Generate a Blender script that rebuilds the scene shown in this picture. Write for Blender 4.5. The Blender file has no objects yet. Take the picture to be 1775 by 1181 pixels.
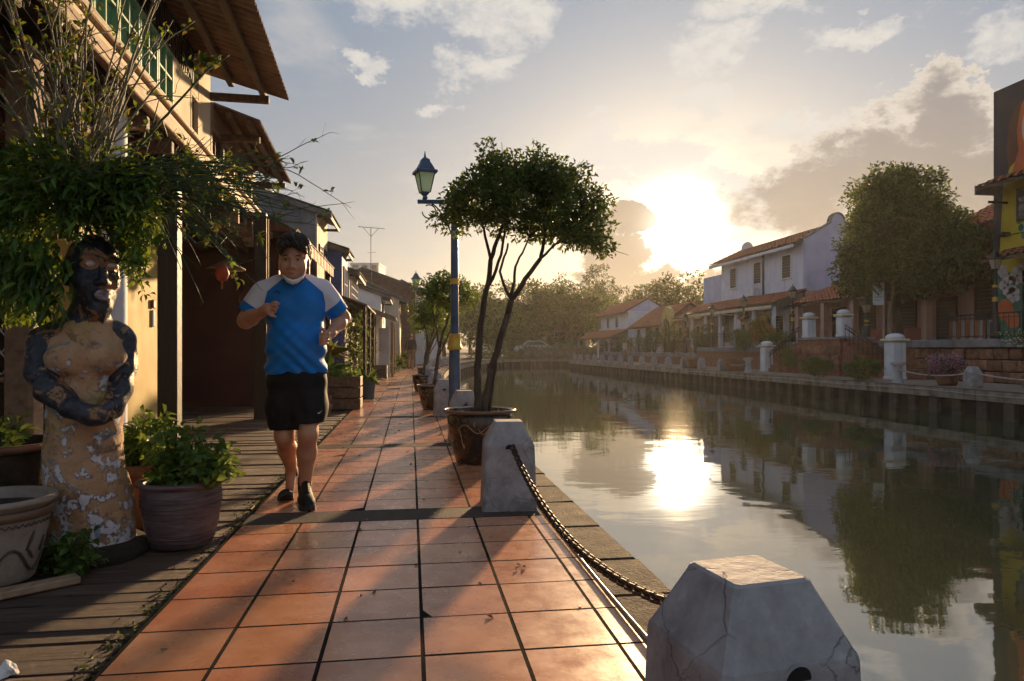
import bpy, bmesh, math, random
import numpy as np
from mathutils import Vector, Matrix

R = math.radians
SC = bpy.context.scene
COL = SC.collection

# ------------------------------------------------------------------ camera
CAM_H, YAW, FPX = 0.94, R(8.18), 1220.0
cam_d = bpy.data.cameras.new('camera')
cam_d.lens = 36.0 * FPX / 1775.0
cam_d.sensor_width = 36.0
cam_d.shift_y = 14.5 / 1775.0
cam_d.clip_start, cam_d.clip_end = 0.05, 3000.0
cam = bpy.data.objects.new('camera', cam_d)
cam.location = (0, 0, CAM_H)
cam.rotation_euler = (R(90), 0, -YAW)
COL.objects.link(cam)
SC.camera = cam

# ------------------------------------------------------------------ node expressions
class E:
    """a socket of a node tree with arithmetic"""
    def __init__(self, nt, s): self.nt, self.s = nt, s
    def _m(self, op, *a, clamp=False):
        n = self.nt.nodes.new('ShaderNodeMath'); n.operation = op; n.use_clamp = clamp
        for i, v in enumerate((self,) + a):
            if isinstance(v, E): self.nt.links.new(v.s, n.inputs[i])
            else: n.inputs[i].default_value = float(v)
        return E(self.nt, n.outputs[0])
    def __add__(s, o): return s._m('ADD', o)
    __radd__ = __add__
    def __sub__(s, o): return s._m('SUBTRACT', o)
    def __rsub__(s, o): return (s * -1.0) + o
    def __mul__(s, o): return s._m('MULTIPLY', o)
    __rmul__ = __mul__
    def __truediv__(s, o): return s._m('DIVIDE', o)
    def max(s, o): return s._m('MAXIMUM', o)
    def min(s, o): return s._m('MINIMUM', o)
    def pow(s, o): return s._m('POWER', o)
    def sat(s): return s._m('ADD', 0.0, clamp=True)
    def sstep(s, a, b):
        n = s.nt.nodes.new('ShaderNodeMapRange'); n.interpolation_type = 'SMOOTHSTEP'
        s.nt.links.new(s.s, n.inputs[0]); n.inputs[1].default_value = a; n.inputs[2].default_value = b
        return E(s.nt, n.outputs[0])
def mixc(nt, f, a, b, blend='MIX'):
    n = nt.nodes.new('ShaderNodeMix'); n.data_type = 'RGBA'; n.blend_type = blend
    for i, v in ((0, f), (6, a), (7, b)):
        if isinstance(v, E): nt.links.new(v.s, n.inputs[i])
        elif i == 0: n.inputs[0].default_value = v
        else: n.inputs[i].default_value = (*v[:3], 1)
    return E(nt, n.outputs[2])
def noise(nt, vec, scale, detail=4, rough=.55, dist=0.0, stretch=None):
    n = nt.nodes.new('ShaderNodeTexNoise')
    n.inputs['Scale'].default_value = scale; n.inputs['Detail'].default_value = detail
    n.inputs['Roughness'].default_value = rough; n.inputs['Distortion'].default_value = dist
    if stretch is not None:
        mp = nt.nodes.new('ShaderNodeMapping'); mp.inputs['Scale'].default_value = stretch
        nt.links.new(vec.s, mp.inputs[0]); nt.links.new(mp.outputs[0], n.inputs['Vector'])
    else: nt.links.new(vec.s, n.inputs['Vector'])
    return E(nt, n.outputs[0])
def comb(nt, x, y, z):
    n = nt.nodes.new('ShaderNodeCombineXYZ')
    for i, v in enumerate((x, y, z)):
        if isinstance(v, E): nt.links.new(v.s, n.inputs[i])
        else: n.inputs[i].default_value = v
    return E(nt, n.outputs[0])
def sepx(nt, v):
    n = nt.nodes.new('ShaderNodeSeparateXYZ'); nt.links.new(v.s, n.inputs[0])
    return [E(nt, o) for o in n.outputs]

# ------------------------------------------------------------------ sky, sun, exposure
SUN_AZ, SUN_EL = R(21.4), R(9.6)          # azimuth clockwise from +Y, the direction of the path
world = bpy.data.worlds.new('World'); SC.world = world
world.use_nodes = True
nt = world.node_tree; nt.nodes.clear()
out = nt.nodes.new('ShaderNodeOutputWorld'); bg = nt.nodes.new('ShaderNodeBackground')
nt.links.new(bg.outputs[0], out.inputs[0])
sky = nt.nodes.new('ShaderNodeTexSky'); sky.sky_type = 'NISHITA'; sky.sun_disc = False
sky.sun_elevation, sky.sun_rotation = SUN_EL, SUN_AZ
sky.air_density, sky.dust_density, sky.ozone_density = 1.0, 2.2, 1.6
tc = nt.nodes.new('ShaderNodeTexCoord'); D = E(nt, tc.outputs['Generated'])
dx, dy, dz = sepx(nt, D)
az = dx._m('ARCTAN2', dy) * 57.2958                      # degrees right of the path
el = dz.min(1.0).max(-1.0)._m('ARCSINE') * 57.2958
wa = noise(nt, comb(nt, az * .1, el * .16, 1.3), 1.5, 9, .66); wb = noise(nt, comb(nt, az * .1, el * .16, 9.1), 1.9, 9, .66)
azw = az + (wa - .5) * 13.0; elw = el + (wb - .5) * 8.0
def blob(a0, e0, ra, re):
    u = (azw - a0) / ra; v = (elw - e0) / re
    return 1.0 - (u * u + v * v)
sunv = (math.sin(SUN_AZ) * math.cos(SUN_EL), math.cos(SUN_AZ) * math.cos(SUN_EL), math.sin(SUN_EL))
cosang = dx * sunv[0] + dy * sunv[1] + dz * sunv[2]
ang = cosang.min(1.0)._m('ARCCOSINE') * 57.2958          # degrees from the sun
SKY_COL = E(nt, sky.outputs[0])
# the clear sky: a bright hazy air, compressed towards the sun
hazy = mixc(nt, el.sstep(-4, 30), (1.75, 1.58, 1.4), (.84, 1.13, 1.55))
base = mixc(nt, 0.9, SKY_COL, hazy)
# broken cloud: stretched noise on a flat layer
den = dz.max(0.0) + 0.16
pl = comb(nt, dx / den, dy / den, 0.0)
n1 = noise(nt, pl, 1.15, 7, .58, .35)
n2 = noise(nt, pl, 3.2, 6, .6, .2)
cov = (n1 * 0.72 + n2 * 0.28)
wisps = cov.sstep(.5, .64) * el.sstep(3, 12)
# heaped clouds that stand against the sun
nd = noise(nt, comb(nt, az * .1, el * .15, 3.7), 4.5, 8, .66, .2)
def heap(bl):
    f = None
    for b in bl:
        g = blob(*b); f = g if f is None else f.max(g)
    return f.max(-1.0) + (nd - .5) * 1.3
bank = heap([(30.5, 11.2, 5.5, 2.6), (34.5, 13.0, 5.5, 4.2), (39.3, 15.4, 4.6, 4.0), (37.5, 12.0, 7.5, 3.4), (43, 11.0, 6, 4)])
dark = heap([(16.2, 10.2, 3.4, 1.5), (15.6, 7.4, 3.6, 2.6), (18.2, 4.6, 4.2, 2.2), (12.5, 4.0, 5.0, 2.0), (24.0, 4.0, 4.0, 1.4)])
bright = heap([(16.5, 15.4, 5.5, 1.6), (21.0, 14.6, 5.0, 1.8), (26.0, 12.5, 3.4, 1.1), (15.5, 13.4, 3.0, .9)])
topl = heap([(0.0, 27.5, 10.5, 2.6), (7.5, 25.5, 4.5, 2.6), (5.5, 21.5, 3.4, 1.9), (3.5, 18.6, 1.6, 1.0), (-3.0, 22.0, 1.4, 1.1), (24.0, 22.5, 4.5, 1.6), (27.5, 25.0, 5.0, 1.4), (35.0, 22.0, 3.4, 1.1), (36.5, 17.0, 2.4, .8), (23.2, 19.3, 1.6, 1.1), (31.0, 16.8, 3.6, .6), (44.5, 20.0, 3.0, 2.2), (15.0, 18.0, 1.2, .5)])
glow = ((ang * -1.0) / 7.5)._m('EXPONENT')
core = ((ang * ang * -1.0) / 4.2)._m('EXPONENT')
c = base
c = mixc(nt, wisps * .72, c, mixc(nt, glow, (2.7, 2.58, 2.42), (3.3, 3.0, 2.65)))
c = mixc(nt, topl.sstep(-.25, .95) * (nd.sstep(.25, .6) * .5 + .42), c, (3.2, 3.05, 2.8))
c = mixc(nt, bright.sstep(-.2, .7) * .85, c, (3.3, 3.1, 2.85))
inner = bank.sstep(.15, .75)
bcol = mixc(nt, inner, (3.2, 2.85, 2.4), mixc(nt, el.sstep(8, 18), (1.75, 1.42, 1.08), (1.4, 1.26, 1.18)))
c = mixc(nt, bank.sstep(.0, .22) * .88, c, bcol)
sunglow = comb(nt, core * 40 + glow * .4, core * 37 + glow * .36, core * 30 + glow * .3)
addn = nt.nodes.new('ShaderNodeMix'); addn.data_type = 'RGBA'; addn.blend_type = 'ADD'; addn.inputs[0].default_value = 1
nt.links.new(c.s, addn.inputs[6]); nt.links.new(sunglow.s, addn.inputs[7])
c = E(nt, addn.outputs[2])
c = mixc(nt, dark.sstep(.0, .5) * .86, c, mixc(nt, glow, (1.45, 1.16, .88), (1.95, 1.5, 1.05)))
nt.links.new(c.s, bg.inputs[0])
bg.inputs[1].default_value = 0.1
world.cycles.sampling_method = 'MANUAL'; world.cycles.sample_map_resolution = 512

sun_d = bpy.data.lights.new('sun', 'SUN'); sun_d.energy = 3.5; sun_d.angle = R(2.2); sun_d.color = (1.0, .66, .34)
sun = bpy.data.objects.new('sun', sun_d); COL.objects.link(sun)
sun.rotation_euler = Vector(sunv).to_track_quat('Z', 'Y').to_euler()

vs = SC.view_settings
vs.view_transform = 'Standard'; vs.look = 'None'; vs.exposure = 1.25; vs.gamma = 1.0; vs.use_curve_mapping = False
SC.cycles.use_denoising = True
SC.cycles.max_bounces = 6; SC.cycles.diffuse_bounces = 3; SC.cycles.glossy_bounces = 3; SC.cycles.transmission_bounces = 3; SC.cycles.use_light_tree = False; SC.cycles.adaptive_threshold = .02; SC.cycles.volume_bounces = 1
SC.cycles.sample_clamp_indirect = 6.0

# ------------------------------------------------------------------ helpers
def at(px, py, Z):
    """the point Z metres in front of the camera seen at a pixel of the photograph"""
    xc = (px - 887.5) * Z / FPX
    return Vector((math.cos(YAW) * xc + math.sin(YAW) * Z, math.cos(YAW) * Z - math.sin(YAW) * xc, CAM_H - (py - 605.0) * Z / FPX))
def bend(y):
    """how far the river bank has swung to the right at y"""
    return 0.0032 * max(0.0, y - 18.0) ** 2
class MB:
    def __init__(s): s.v, s.f, s.m = [], [], []
    def add(s, vs, fs, mi=0):
        o = len(s.v); s.v.extend([tuple(p) for p in vs]); s.f.extend([tuple(i + o for i in f) for f in fs]); s.m.extend([mi] * len(fs)); return s
    def box(s, x0, x1, y0, y1, z0, z1, mi=0, M=None):
        vs = [(x, y, z) for z in (z0, z1) for y in (y0, y1) for x in (x0, x1)]
        if M is not None: vs = [M @ Vector(p) for p in vs]
        return s.add(vs, [(0, 2, 3, 1), (4, 5, 7, 6), (0, 1, 5, 4), (2, 6, 7, 3), (0, 4, 6, 2), (1, 3, 7, 5)], mi)
    def cbox(s, x0, x1, y0, y1, z0, z1, b=.01, mi=0, M=None, jit=0.0, rng=None):
        """a box with chamfered edges"""
        vs, idx = [], {}
        X, Y, Z = (x0, x1), (y0, y1), (z0, z1)
        for i in (0, 1):
            for j in (0, 1):
                for k in (0, 1):
                    for ax in range(3):
                        p = [X[i], Y[j], Z[k]]
                        for a2, (c, w) in enumerate(((i, X), (j, Y), (k, Z))):
                            if a2 != ax: p[a2] += b if c == 0 else -b
                        if jit: p = [q + rng.uniform(-jit, jit) for q in p]
                        idx[i, j, k, ax] = len(vs); vs.append(Vector(p))
        fs = []
        for ax in range(3):
            o = [a for a in range(3) if a != ax]
            for c in (0, 1):
                q = []
                for (a, b2) in ((0, 0), (1, 0), (1, 1), (0, 1)):
                    t = [0, 0, 0]; t[ax] = c; t[o[0]] = a; t[o[1]] = b2; q.append(idx[(*t, ax)])
                if (c == 1) != (ax != 1): q.reverse()
                fs.append(q)
        for ax in range(3):
            o = [a for a in range(3) if a != ax]
            for a in (0, 1):
                for b2 in (0, 1):
                    t0 = [0, 0, 0]; t1 = [0, 0, 0]; t1[ax] = 1
                    t0[o[0]] = t1[o[0]] = a; t0[o[1]] = t1[o[1]] = b2
                    fs.append([idx[(*t0, o[0])], idx[(*t1, o[0])], idx[(*t1, o[1])], idx[(*t0, o[1])]])
        for i in (0, 1):
            for j in (0, 1):
                for k in (0, 1): fs.append([idx[i, j, k, a] for a in range(3)])
        cen = sum(vs, Vector()) / len(vs)
        g = []
        for q in fs:
            n = (vs[q[1]] - vs[q[0]]).cross(vs[q[2]] - vs[q[0]]); m = sum((vs[i] for i in q), Vector()) / len(q)
            g.append(q if n.dot(m - cen) > 0 else q[::-1])
        if M is not None: vs = [M @ p for p in vs]
        return s.add(vs, g, mi)
    def tube(s, pts, rad, seg=8, mi=0, cap=True):
        pts = [Vector(p) for p in pts]; n = len(pts)
        if not hasattr(rad, '__len__'): rad = [rad] * n
        vs, fs, up = [], [], None
        for i, p in enumerate(pts):
            t = (pts[min(i + 1, n - 1)] - pts[max(i - 1, 0)]).normalized()
            if up is None:
                up = Vector((0, 0, 1)) if abs(t.z) < .9 else Vector((1, 0, 0))
            a = t.cross(up)
            if a.length < 1e-5: a = t.orthogonal()
            a.normalize(); b = a.cross(t).normalized(); up = b
            for k in range(seg):
                an = 2 * math.pi * k / seg
                vs.append(p + (a * math.cos(an) + b * math.sin(an)) * rad[i])
        for i in range(n - 1):
            for k in range(seg):
                k2 = (k + 1) % seg
                fs.append((i * seg + k, i * seg + k2, (i + 1) * seg + k2, (i + 1) * seg + k))
        if cap:
            fs.append(tuple(range(seg - 1, -1, -1))); fs.append(tuple((n - 1) * seg + k for k in range(seg)))
        return s.add(vs, fs, mi)
    def lathe(s, prof, seg=24, c=(0, 0, 0), mi=0, wob=0.0, rng=None):
        """prof: (radius, height) from the bottom outside up and round"""
        vs, fs = [], []
        for (r, z) in prof:
            for k in range(seg):
                an = 2 * math.pi * k / seg; rr = r * (1 + (rng.uniform(-wob, wob) if wob else 0))
                vs.append((c[0] + rr * math.cos(an), c[1] + rr * math.sin(an), c[2] + z))
        for i in range(len(prof) - 1):
            for k in range(seg):
                k2 = (k + 1) % seg
                fs.append((i * seg + k, i * seg + k2, (i + 1) * seg + k2, (i + 1) * seg + k))
        fs.append(tuple(range(seg - 1, -1, -1)))
        fs.append(tuple((len(prof) - 1) * seg + k for k in range(seg)))
        return s.add(vs, fs, mi)
    def prism(s, poly, a, b, M=None, mi=0):
        """a polygon in the local xz plane pushed from y=a to y=b"""
        n = len(poly)
        vs = [Vector((p[0], a, p[1])) for p in poly] + [Vector((p[0], b, p[1])) for p in poly]
        if M is not None: vs = [M @ p for p in vs]
        fs = [tuple(range(n)), tuple(range(2 * n - 1, n - 1, -1))] + [((i + 1) % n, i, n + i, n + (i + 1) % n) for i in range(n)]
        return s.add(vs, fs, mi)
    def build(s, name, mat=None, parent=None, smooth=False, fix=False):
        me = bpy.data.meshes.new(name); me.from_pydata(s.v, [], s.f)
        mats = mat if isinstance(mat, (list, tuple)) else [mat]
        for m in mats:
            if m is not None: me.materials.append(m)
        if len(mats) > 1: me.polygons.foreach_set('material_index', s.m)
        if fix:
            bm = bmesh.new(); bm.from_mesh(me); bmesh.ops.recalc_face_normals(bm, faces=bm.faces); bm.to_mesh(me); bm.free()
        if smooth:
            me.polygons.foreach_set('use_smooth', [True] * len(me.polygons))
            if smooth is not True: me.set_sharp_from_angle(angle=R(smooth))
        return link(name, me, parent)
def link(name, me, parent=None, loc=None, rz=None):
    o = bpy.data.objects.new(name, me); COL.objects.link(o)
    if parent is not None: o.parent = parent
    if loc is not None: o.location = loc
    if rz is not None: o.rotation_euler = (0, 0, rz)
    return o
def tag(o, label=None, cat=None, group=None, kind=None):
    if label: o['label'] = label
    if cat: o['category'] = cat
    if group: o['group'] = group
    if kind: o['kind'] = kind
    return o
def thing(name, label, cat, loc=(0, 0, 0), rz=0.0, group=None):
    o = bpy.data.objects.new(name, None); COL.objects.link(o); o.empty_display_size = .1
    o.location = loc; o.rotation_euler = (0, 0, rz)
    return tag(o, label, cat, group)
def kids(o): return [c for c in COL.objects if c.parent == o]
def copy_tree(o, loc=None, rz=None, scale=None, label=None, parent=None):
    c = o.copy(); COL.objects.link(c)
    if parent is not None: c.parent = parent
    if loc is not None: c.location = loc
    if rz is not None: c.rotation_euler = (0, 0, rz)
    if scale is not None: c.scale = (scale, scale, scale) if not hasattr(scale, '__len__') else scale
    if label: c['label'] = label
    for ch in kids(o): copy_tree(ch, parent=c)
    return c
def frame(p, rz):
    return Matrix.Translation(Vector(p)) @ Matrix.Rotation(rz, 4, 'Z')

# ------------------------------------------------------------------ materials
MATS = {}
def mat(name, cols, scale=6.0, detail=5, rough=.7, bump=0.0, bscale=None, metallic=0.0, stretch=None, vary=0.0, spec=.5, coord='Object',
        spots=None, rvar=.12, coat=0.0, trans=0.0, dist=0.0, streak=None):
    """noise-ramped principled material; cols = [colour,...] spread along the noise; spots = (colour, scale, lo, hi) a second layer"""
    m = bpy.data.materials.new(name); m.use_nodes = True; t = m.node_tree
    b = t.nodes['Principled BSDF']
    tcn = t.nodes.new('ShaderNodeTexCoord'); V = E(t, tcn.outputs[coord])
    oi = t.nodes.new('ShaderNodeObjectInfo')
    if vary:
        ad = t.nodes.new('ShaderNodeVectorMath'); ad.operation = 'ADD'
        sc_ = E(t, oi.outputs['Random']) * 37.0
        t.links.new(V.s, ad.inputs[0]); t.links.new(comb(t, sc_, sc_ * .7, sc_ * 1.3).s, ad.inputs[1]); V = E(t, ad.outputs[0])
    n = noise(t, V, scale, detail, .6, dist, stretch)
    rp = t.nodes.new('ShaderNodeValToRGB'); t.links.new(n.s, rp.inputs[0])
    el_ = rp.color_ramp.elements; k = len(cols)
    while len(el_) < k: el_.new(.5)
    for i, c_ in enumerate(cols):
        el_[i].position = .32 + .36 * (i / max(1, k - 1)); el_[i].color = (*c_, 1)
    c = E(t, rp.outputs[0])
    for sp in (spots or []):
        n2 = noise(t, V, sp[1], 6, .62, .3, sp[4] if len(sp) > 4 else None)
        c = mixc(t, n2.sstep(sp[2], sp[3]), c, sp[0])
    if streak:
        n3 = noise(t, V, streak[1], 4, .6, 0, (1, 1, .06))
        c = mixc(t, n3.sstep(.5, .75) * streak[2], c, streak[0])
    if vary:
        hs = t.nodes.new('ShaderNodeHueSaturation'); t.links.new(c.s, hs.inputs['Color'])
        v = E(t, oi.outputs['Random']) * (2 * vary) + (1 - vary); t.links.new(v.s, hs.inputs['Value'])
        h = (E(t, oi.outputs['Random']) * 91.7)._m('FRACT') * (.05 * vary) + (.5 - .025 * vary); t.links.new(h.s, hs.inputs['Hue'])
        c = E(t, hs.outputs[0])
    t.links.new(c.s, b.inputs['Base Color'])
    nr = noise(t, V, scale * 2.3, 4, .6)
    t.links.new((nr * (2 * rvar) + (rough - rvar)).sat().s, b.inputs['Roughness'])
    b.inputs['Metallic'].default_value = metallic
    b.inputs['Specular IOR Level'].default_value = spec
    b.inputs['Coat Weight'].default_value = coat
    if bump:
        bn = noise(t, V, bscale or scale * 4, 6, .62, 0, stretch)
        bp = t.nodes.new('ShaderNodeBump'); bp.inputs['Strength'].default_value = min(1, bump); bp.inputs['Distance'].default_value = .02
        t.links.new(bn.s, bp.inputs['Height']); t.links.new(bp.outputs[0], b.inputs['Normal'])
    if trans:
        o_ = t.nodes['Material Output']; tl = t.nodes.new('ShaderNodeBsdfTranslucent'); mx = t.nodes.new('ShaderNodeMixShader')
        t.links.new(mixc(t, .5, c, (.42, .48, .05), 'MIX').s, tl.inputs[0])
        mx.inputs[0].default_value = trans
        t.links.new(b.outputs[0], mx.inputs[1]); t.links.new(tl.outputs[0], mx.inputs[2]); t.links.new(mx.outputs[0], o_.inputs[0])
    MATS[name] = m
    return m
M = MATS
mat('tile', [(.52, .195, .09), (.6, .25, .125), (.66, .31, .17)], 5, 6, .29, .03, 40, vary=.16, spots=[((.36, .15, .09), 1.3, .5, .75), ((.38, .135, .08), 2.2, .52, .8), ((.05, .03, .025), 17, .70, .76), ((.5, .24, .15), 3.4, .58, .85)], spec=.5, rvar=.16)
mat('tile_edge', [(.1, .045, .03), (.16, .07, .045)], 30, 4, 1.0, 0, spec=.0, rvar=.0)
mat('grout', [(.012, .01, .009), (.03, .025, .021)], 30, 4, 1.0, .3, spec=.05, rvar=.0)
mat('aggregate', [(.02, .015, .013), (.06, .045, .038), (.22, .18, .15)], 150, 3, .75, .5, 150, spec=.2)
mat('mortar', [(.16, .125, .09), (.24, .19, .14)], 20, 5, .9, .3)
mat('coping', [(.025, .018, .014), (.06, .04, .029), (.1, .062, .04)], 5, 8, .85, .5, 60, vary=.2, spec=.25, spots=[((.03, .026, .022), 14, .55, .7)])
mat('wood_deck', [(.045, .022, .014), (.11, .06, .039), (.2, .125, .085)], 9, 7, .6, .7, 26, stretch=(.13, 2.2, 1), vary=.42, spots=[((.018, .016, .011), 3.2, .56, .7), ((.17, .12, .09), 7, .62, .78, (.12, 2.5, 1))], rvar=.2)
mat('soil', [(.02, .014, .009), (.05, .035, .022)], 40, 5, .95, .8)
mat('concrete', [(.3, .285, .285), (.42, .4, .4), (.5, .48, .47)], 4, 8, .8, .35, 60, spots=[((.13, .115, .11), 2.6, .55, .72), ((.5, .48, .46), 9, .62, .75)])
mat('bank_concrete', [(.11, .085, .06), (.24, .2, .15), (.33, .28, .22)], 3, 7, .85, .4, 30, streak=((.045, .035, .026), 5, .8))
mat('pile', [(.035, .026, .02), (.085, .066, .05)], 4, 6, .8, .4, 20, vary=.2, streak=((.03, .024, .02), 6, .8))
mat('shade_black', [(.006, .005, .0045), (.012, .01, .008)], 4, 3, .9)  # near-black colour that holds the shade of recesses, holes and interiors
mat('white_paint', [(.58, .59, .63), (.7, .71, .75), (.76, .77, .8)], 1.6, 7, .75, .12, 30, spots=[((.42, .41, .4), 1.1, .6, .8)], streak=((.36, .34, .32), 3, .45))
mat('shaded_white_paint', [(.54, .57, .68), (.64, .67, .79), (.7, .73, .84)], 1.4, 7, .75, .12, 30, streak=((.38, .38, .42), 3, .45), spots=[((.44, .45, .5), 1.1, .6, .8)])  # white paint with the bluish shade of the river front mixed in
mat('lilac_paint', [(.38, .42, .6), (.45, .49, .7), (.5, .54, .74)], 1.2, 6, .75, .1, 30, streak=((.34, .34, .42), 3, .5))
mat('pink_paint', [(.42, .25, .2), (.52, .32, .27), (.56, .37, .31)], 1.2, 6, .8, .1, 30, streak=((.3, .18, .14), 3, .5))
mat('yellow_paint', [(.42, .3, .09), (.55, .4, .13), (.6, .46, .18)], 1.5, 7, .75, .12, 30, streak=((.3, .21, .08), 4, .6))
mat('cream_paint', [(.54, .44, .3), (.64, .54, .39), (.7, .6, .46)], 1.5, 7, .8, .12, 30, streak=((.32, .24, .16), 4, .6), spots=[((.33, .25, .17), 2.3, .6, .78)])
mat('gray_render', [(.13, .125, .13), (.2, .195, .2), (.27, .26, .26)], 2.2, 7, .85, .2, 30, streak=((.08, .08, .085), 4, .7), spots=[((.38, .37, .36), 3, .66, .74)])
mat('blue_paint', [(.035, .07, .2), (.05, .1, .28), (.075, .14, .34)], 2, 6, .7, .12, 30, streak=((.03, .05, .12), 4, .6))
mat('blue_wall_worn', [(.02, .045, .15), (.03, .06, .19)], 2.5, 7, .75, .2, 30, spots=[((.4, .33, .28), 2.2, .5, .56), ((.2, .1, .06), 4, .6, .68)])
mat('maroon', [(.06, .011, .009), (.095, .02, .015)], 2, 6, .6, .1, 30)
mat('red_paint', [(.2, .03, .02), (.28, .05, .03)], 2, 6, .6, .1, 30)
mat('brick_red', [(.15, .055, .032), (.23, .09, .05), (.3, .14, .085)], 6, 7, .85, .6, 40, vary=.28, spots=[((.06, .045, .035), 4, .58, .75)])
mat('laterite', [(.14, .06, .034), (.24, .11, .06), (.32, .17, .1)], 4, 7, .9, .7, 26, vary=.3, spots=[((.06, .05, .04), 3, .55, .7)])
mat('stone_wall', [(.2, .14, .11), (.3, .21, .17), (.36, .27, .22)], 5, 6, .85, .4, 30, vary=.2)
mat('roof_tile', [(.26, .075, .032), (.36, .115, .05), (.42, .16, .075)], 5, 6, .75, .3, 30, vary=.15, spots=[((.13, .06, .04), 3, .58, .75)])
mat('roof_gray', [(.075, .065, .06), (.13, .115, .105), (.19, .17, .15)], 4, 7, .8, .4, 30, vary=.15)
mat('roof_brown', [(.1, .05, .034), (.16, .085, .058), (.2, .12, .085)], 5, 6, .7, .3, 30, vary=.1)
mat('timber', [(.05, .026, .015), (.1, .056, .034), (.15, .09, .056)], 6, 6, .7, .4, 30, stretch=(3, .4, 3), vary=.25)
mat('timber_pale', [(.16, .1, .058), (.26, .165, .1), (.32, .21, .13)], 6, 6, .7, .3, 30, stretch=(3, .4, 3), vary=.2)
mat('timber_dark', [(.012, .008, .006), (.028, .017, .012)], 8, 5, .6, .3, 30, stretch=(4, 4, .3))
mat('green_frame', [(.16, .32, .2), (.22, .4, .27)], 4, 5, .6, .1)
mat('green_glass', [(.12, .3, .19), (.2, .42, .28), (.27, .5, .35)], 5, 3, .25, 0, spec=.6)
mat('glass_dark', [(.02, .024, .028), (.05, .055, .06)], 2, 3, .12, 0, spec=.8)
mat('shutter', [(.05, .035, .025), (.09, .065, .045)], 6, 5, .6, .2)
mat('iron', [(.014, .013, .013), (.035, .03, .027)], 14, 5, .5, .2, metallic=.6)
mat('rust_iron', [(.02, .013, .01), (.05, .028, .019), (.09, .045, .024)], 40, 5, .6, .4, 90, metallic=.25, spec=.4)
mat('steel', [(.3, .285, .27), (.42, .4, .38)], 20, 4, .45, .05, metallic=.6)
mat('lamp_blue', [(.02, .05, .11), (.035, .085, .18), (.05, .11, .22)], 5, 6, .42, .1, 50, spots=[((.06, .05, .045), 9, .66, .74)])
mat('gold', [(.5, .32, .04), (.66, .45, .07)], 9, 5, .38, .1, metallic=.35)
mat('lamp_glass_clear', [(.45, .4, .32), (.55, .5, .4)], 3, 2, .2, 0, spec=.6, trans=.4)
mat('lamp_glass', [(.5, .68, .76), (.6, .78, .86)], 3, 2, .2, 0, spec=.6, trans=.6)  # pale blue base carries the bluish glow of the bulb
mat('black_metal', [(.012, .012, .013), (.03, .028, .027)], 8, 4, .45, .1)
mat('pot_purple', [(.07, .04, .042), (.12, .074, .076), (.17, .115, .112)], 7, 6, .5, .3, 30, stretch=(1, 1, 6), spots=[((.17, .13, .12), 5, .62, .76)])
mat('pot_brown', [(.018, .011, .008), (.034, .02, .014)], 5, 5, .28, .1, coat=.3)
mat('pot_rim', [(.12, .065, .04), (.18, .1, .06)], 8, 5, .4, .15)
mat('pot_gray', [(.2, .155, .12), (.28, .22, .175), (.33, .27, .22)], 6, 6, .7, .25, 40)
mat('pot_terracotta', [(.17, .075, .045), (.26, .12, .07), (.3, .15, .09)], 5, 6, .75, .25, 40)
mat('pot_blue', [(.045, .075, .1), (.08, .115, .14)], 4, 5, .45, .1)
mat('vine_paint', [(.3, .17, .09), (.38, .23, .13)], 10, 3, .6, .1)
mat('pot_dark_paint', [(.05, .035, .03), (.07, .05, .042)], 10, 3, .7, .1)
mat('bark', [(.035, .024, .017), (.07, .05, .036), (.11, .085, .066)], 16, 6, .85, .8, 50, stretch=(1, 1, .3))
mat('stem', [(.08, .075, .04), (.16, .14, .085), (.27, .24, .17)], 9, 4, .7, .3)
mat('stem_green', [(.03, .06, .018), (.06, .1, .03)], 9, 4, .6, .2)
for nm, cs, tr in (('leaf_deep', [(.014, .032, .008), (.028, .058, .012), (.05, .088, .019)], .22), ('leaf_dark', [(.024, .052, .012), (.044, .09, .019), (.075, .13, .028)], .3), ('leaf_mid', [(.045, .105, .016), (.075, .155, .026), (.12, .21, .04)], .32),
                   ('leaf_bright', [(.06, .14, .018), (.11, .21, .028), (.17, .28, .04)], .38), ('leaf_olive', [(.04, .05, .015), (.075, .085, .025), (.11, .12, .04)], .28),
                   ('leaf_red', [(.14, .03, .02), (.24, .06, .035), (.2, .1, .03)], .35), ('leaf_orange', [(.35, .15, .02), (.45, .24, .03), (.3, .2, .03)], .3),
                   ('petal_pink', [(.4, .1, .3), (.55, .18, .42), (.6, .28, .5)], .3), ('petal_white', [(.6, .58, .55), (.7, .7, .66)], .2)):
    mat(nm, cs, 7, 3, .5, 0, trans=tr, spec=.35, coord='Object')
mat('moss', [(.035, .045, .01), (.07, .08, .018), (.1, .09, .03)], 30, 4, .95, .6)
mat('skin', [(.44, .2, .115), (.54, .28, .17)], 14, 6, .48, .12, 160)
mat('skin_lip', [(.3, .105, .08), (.34, .13, .1)], 20, 3, .45)
mat('hair', [(.01, .007, .006), (.03, .018, .013), (.055, .03, .02)], 60, 5, .5, .8, 120, stretch=(1, 1, .3))
mat('shirt_blue', [(.004, .16, .52), (.006, .19, .6)], 3, 4, .6, .35, 11, spec=.3)
mat('shirt_white', [(.55, .52, .62), (.62, .6, .7)], 3, 4, .65, .12, 7)
mat('shorts_black', [(.004, .004, .005), (.008, .008, .009)], 6, 4, .75, .2, 14, spec=.25)
mat('shoe_black', [(.006, .006, .006), (.014, .013, .013)], 30, 4, .7, .08, 90, spec=.25)
mat('shoe_sole', [(.014, .013, .013), (.03, .028, .026)], 20, 4, .7, .3)
mat('mask_white', [(.66, .64, .62), (.74, .72, .7)], 10, 4, .7, .1)
mat('awning_stripe', [(.34, .1, .05), (.5, .2, .11)], 2, 4, .75, .2, 10)
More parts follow.
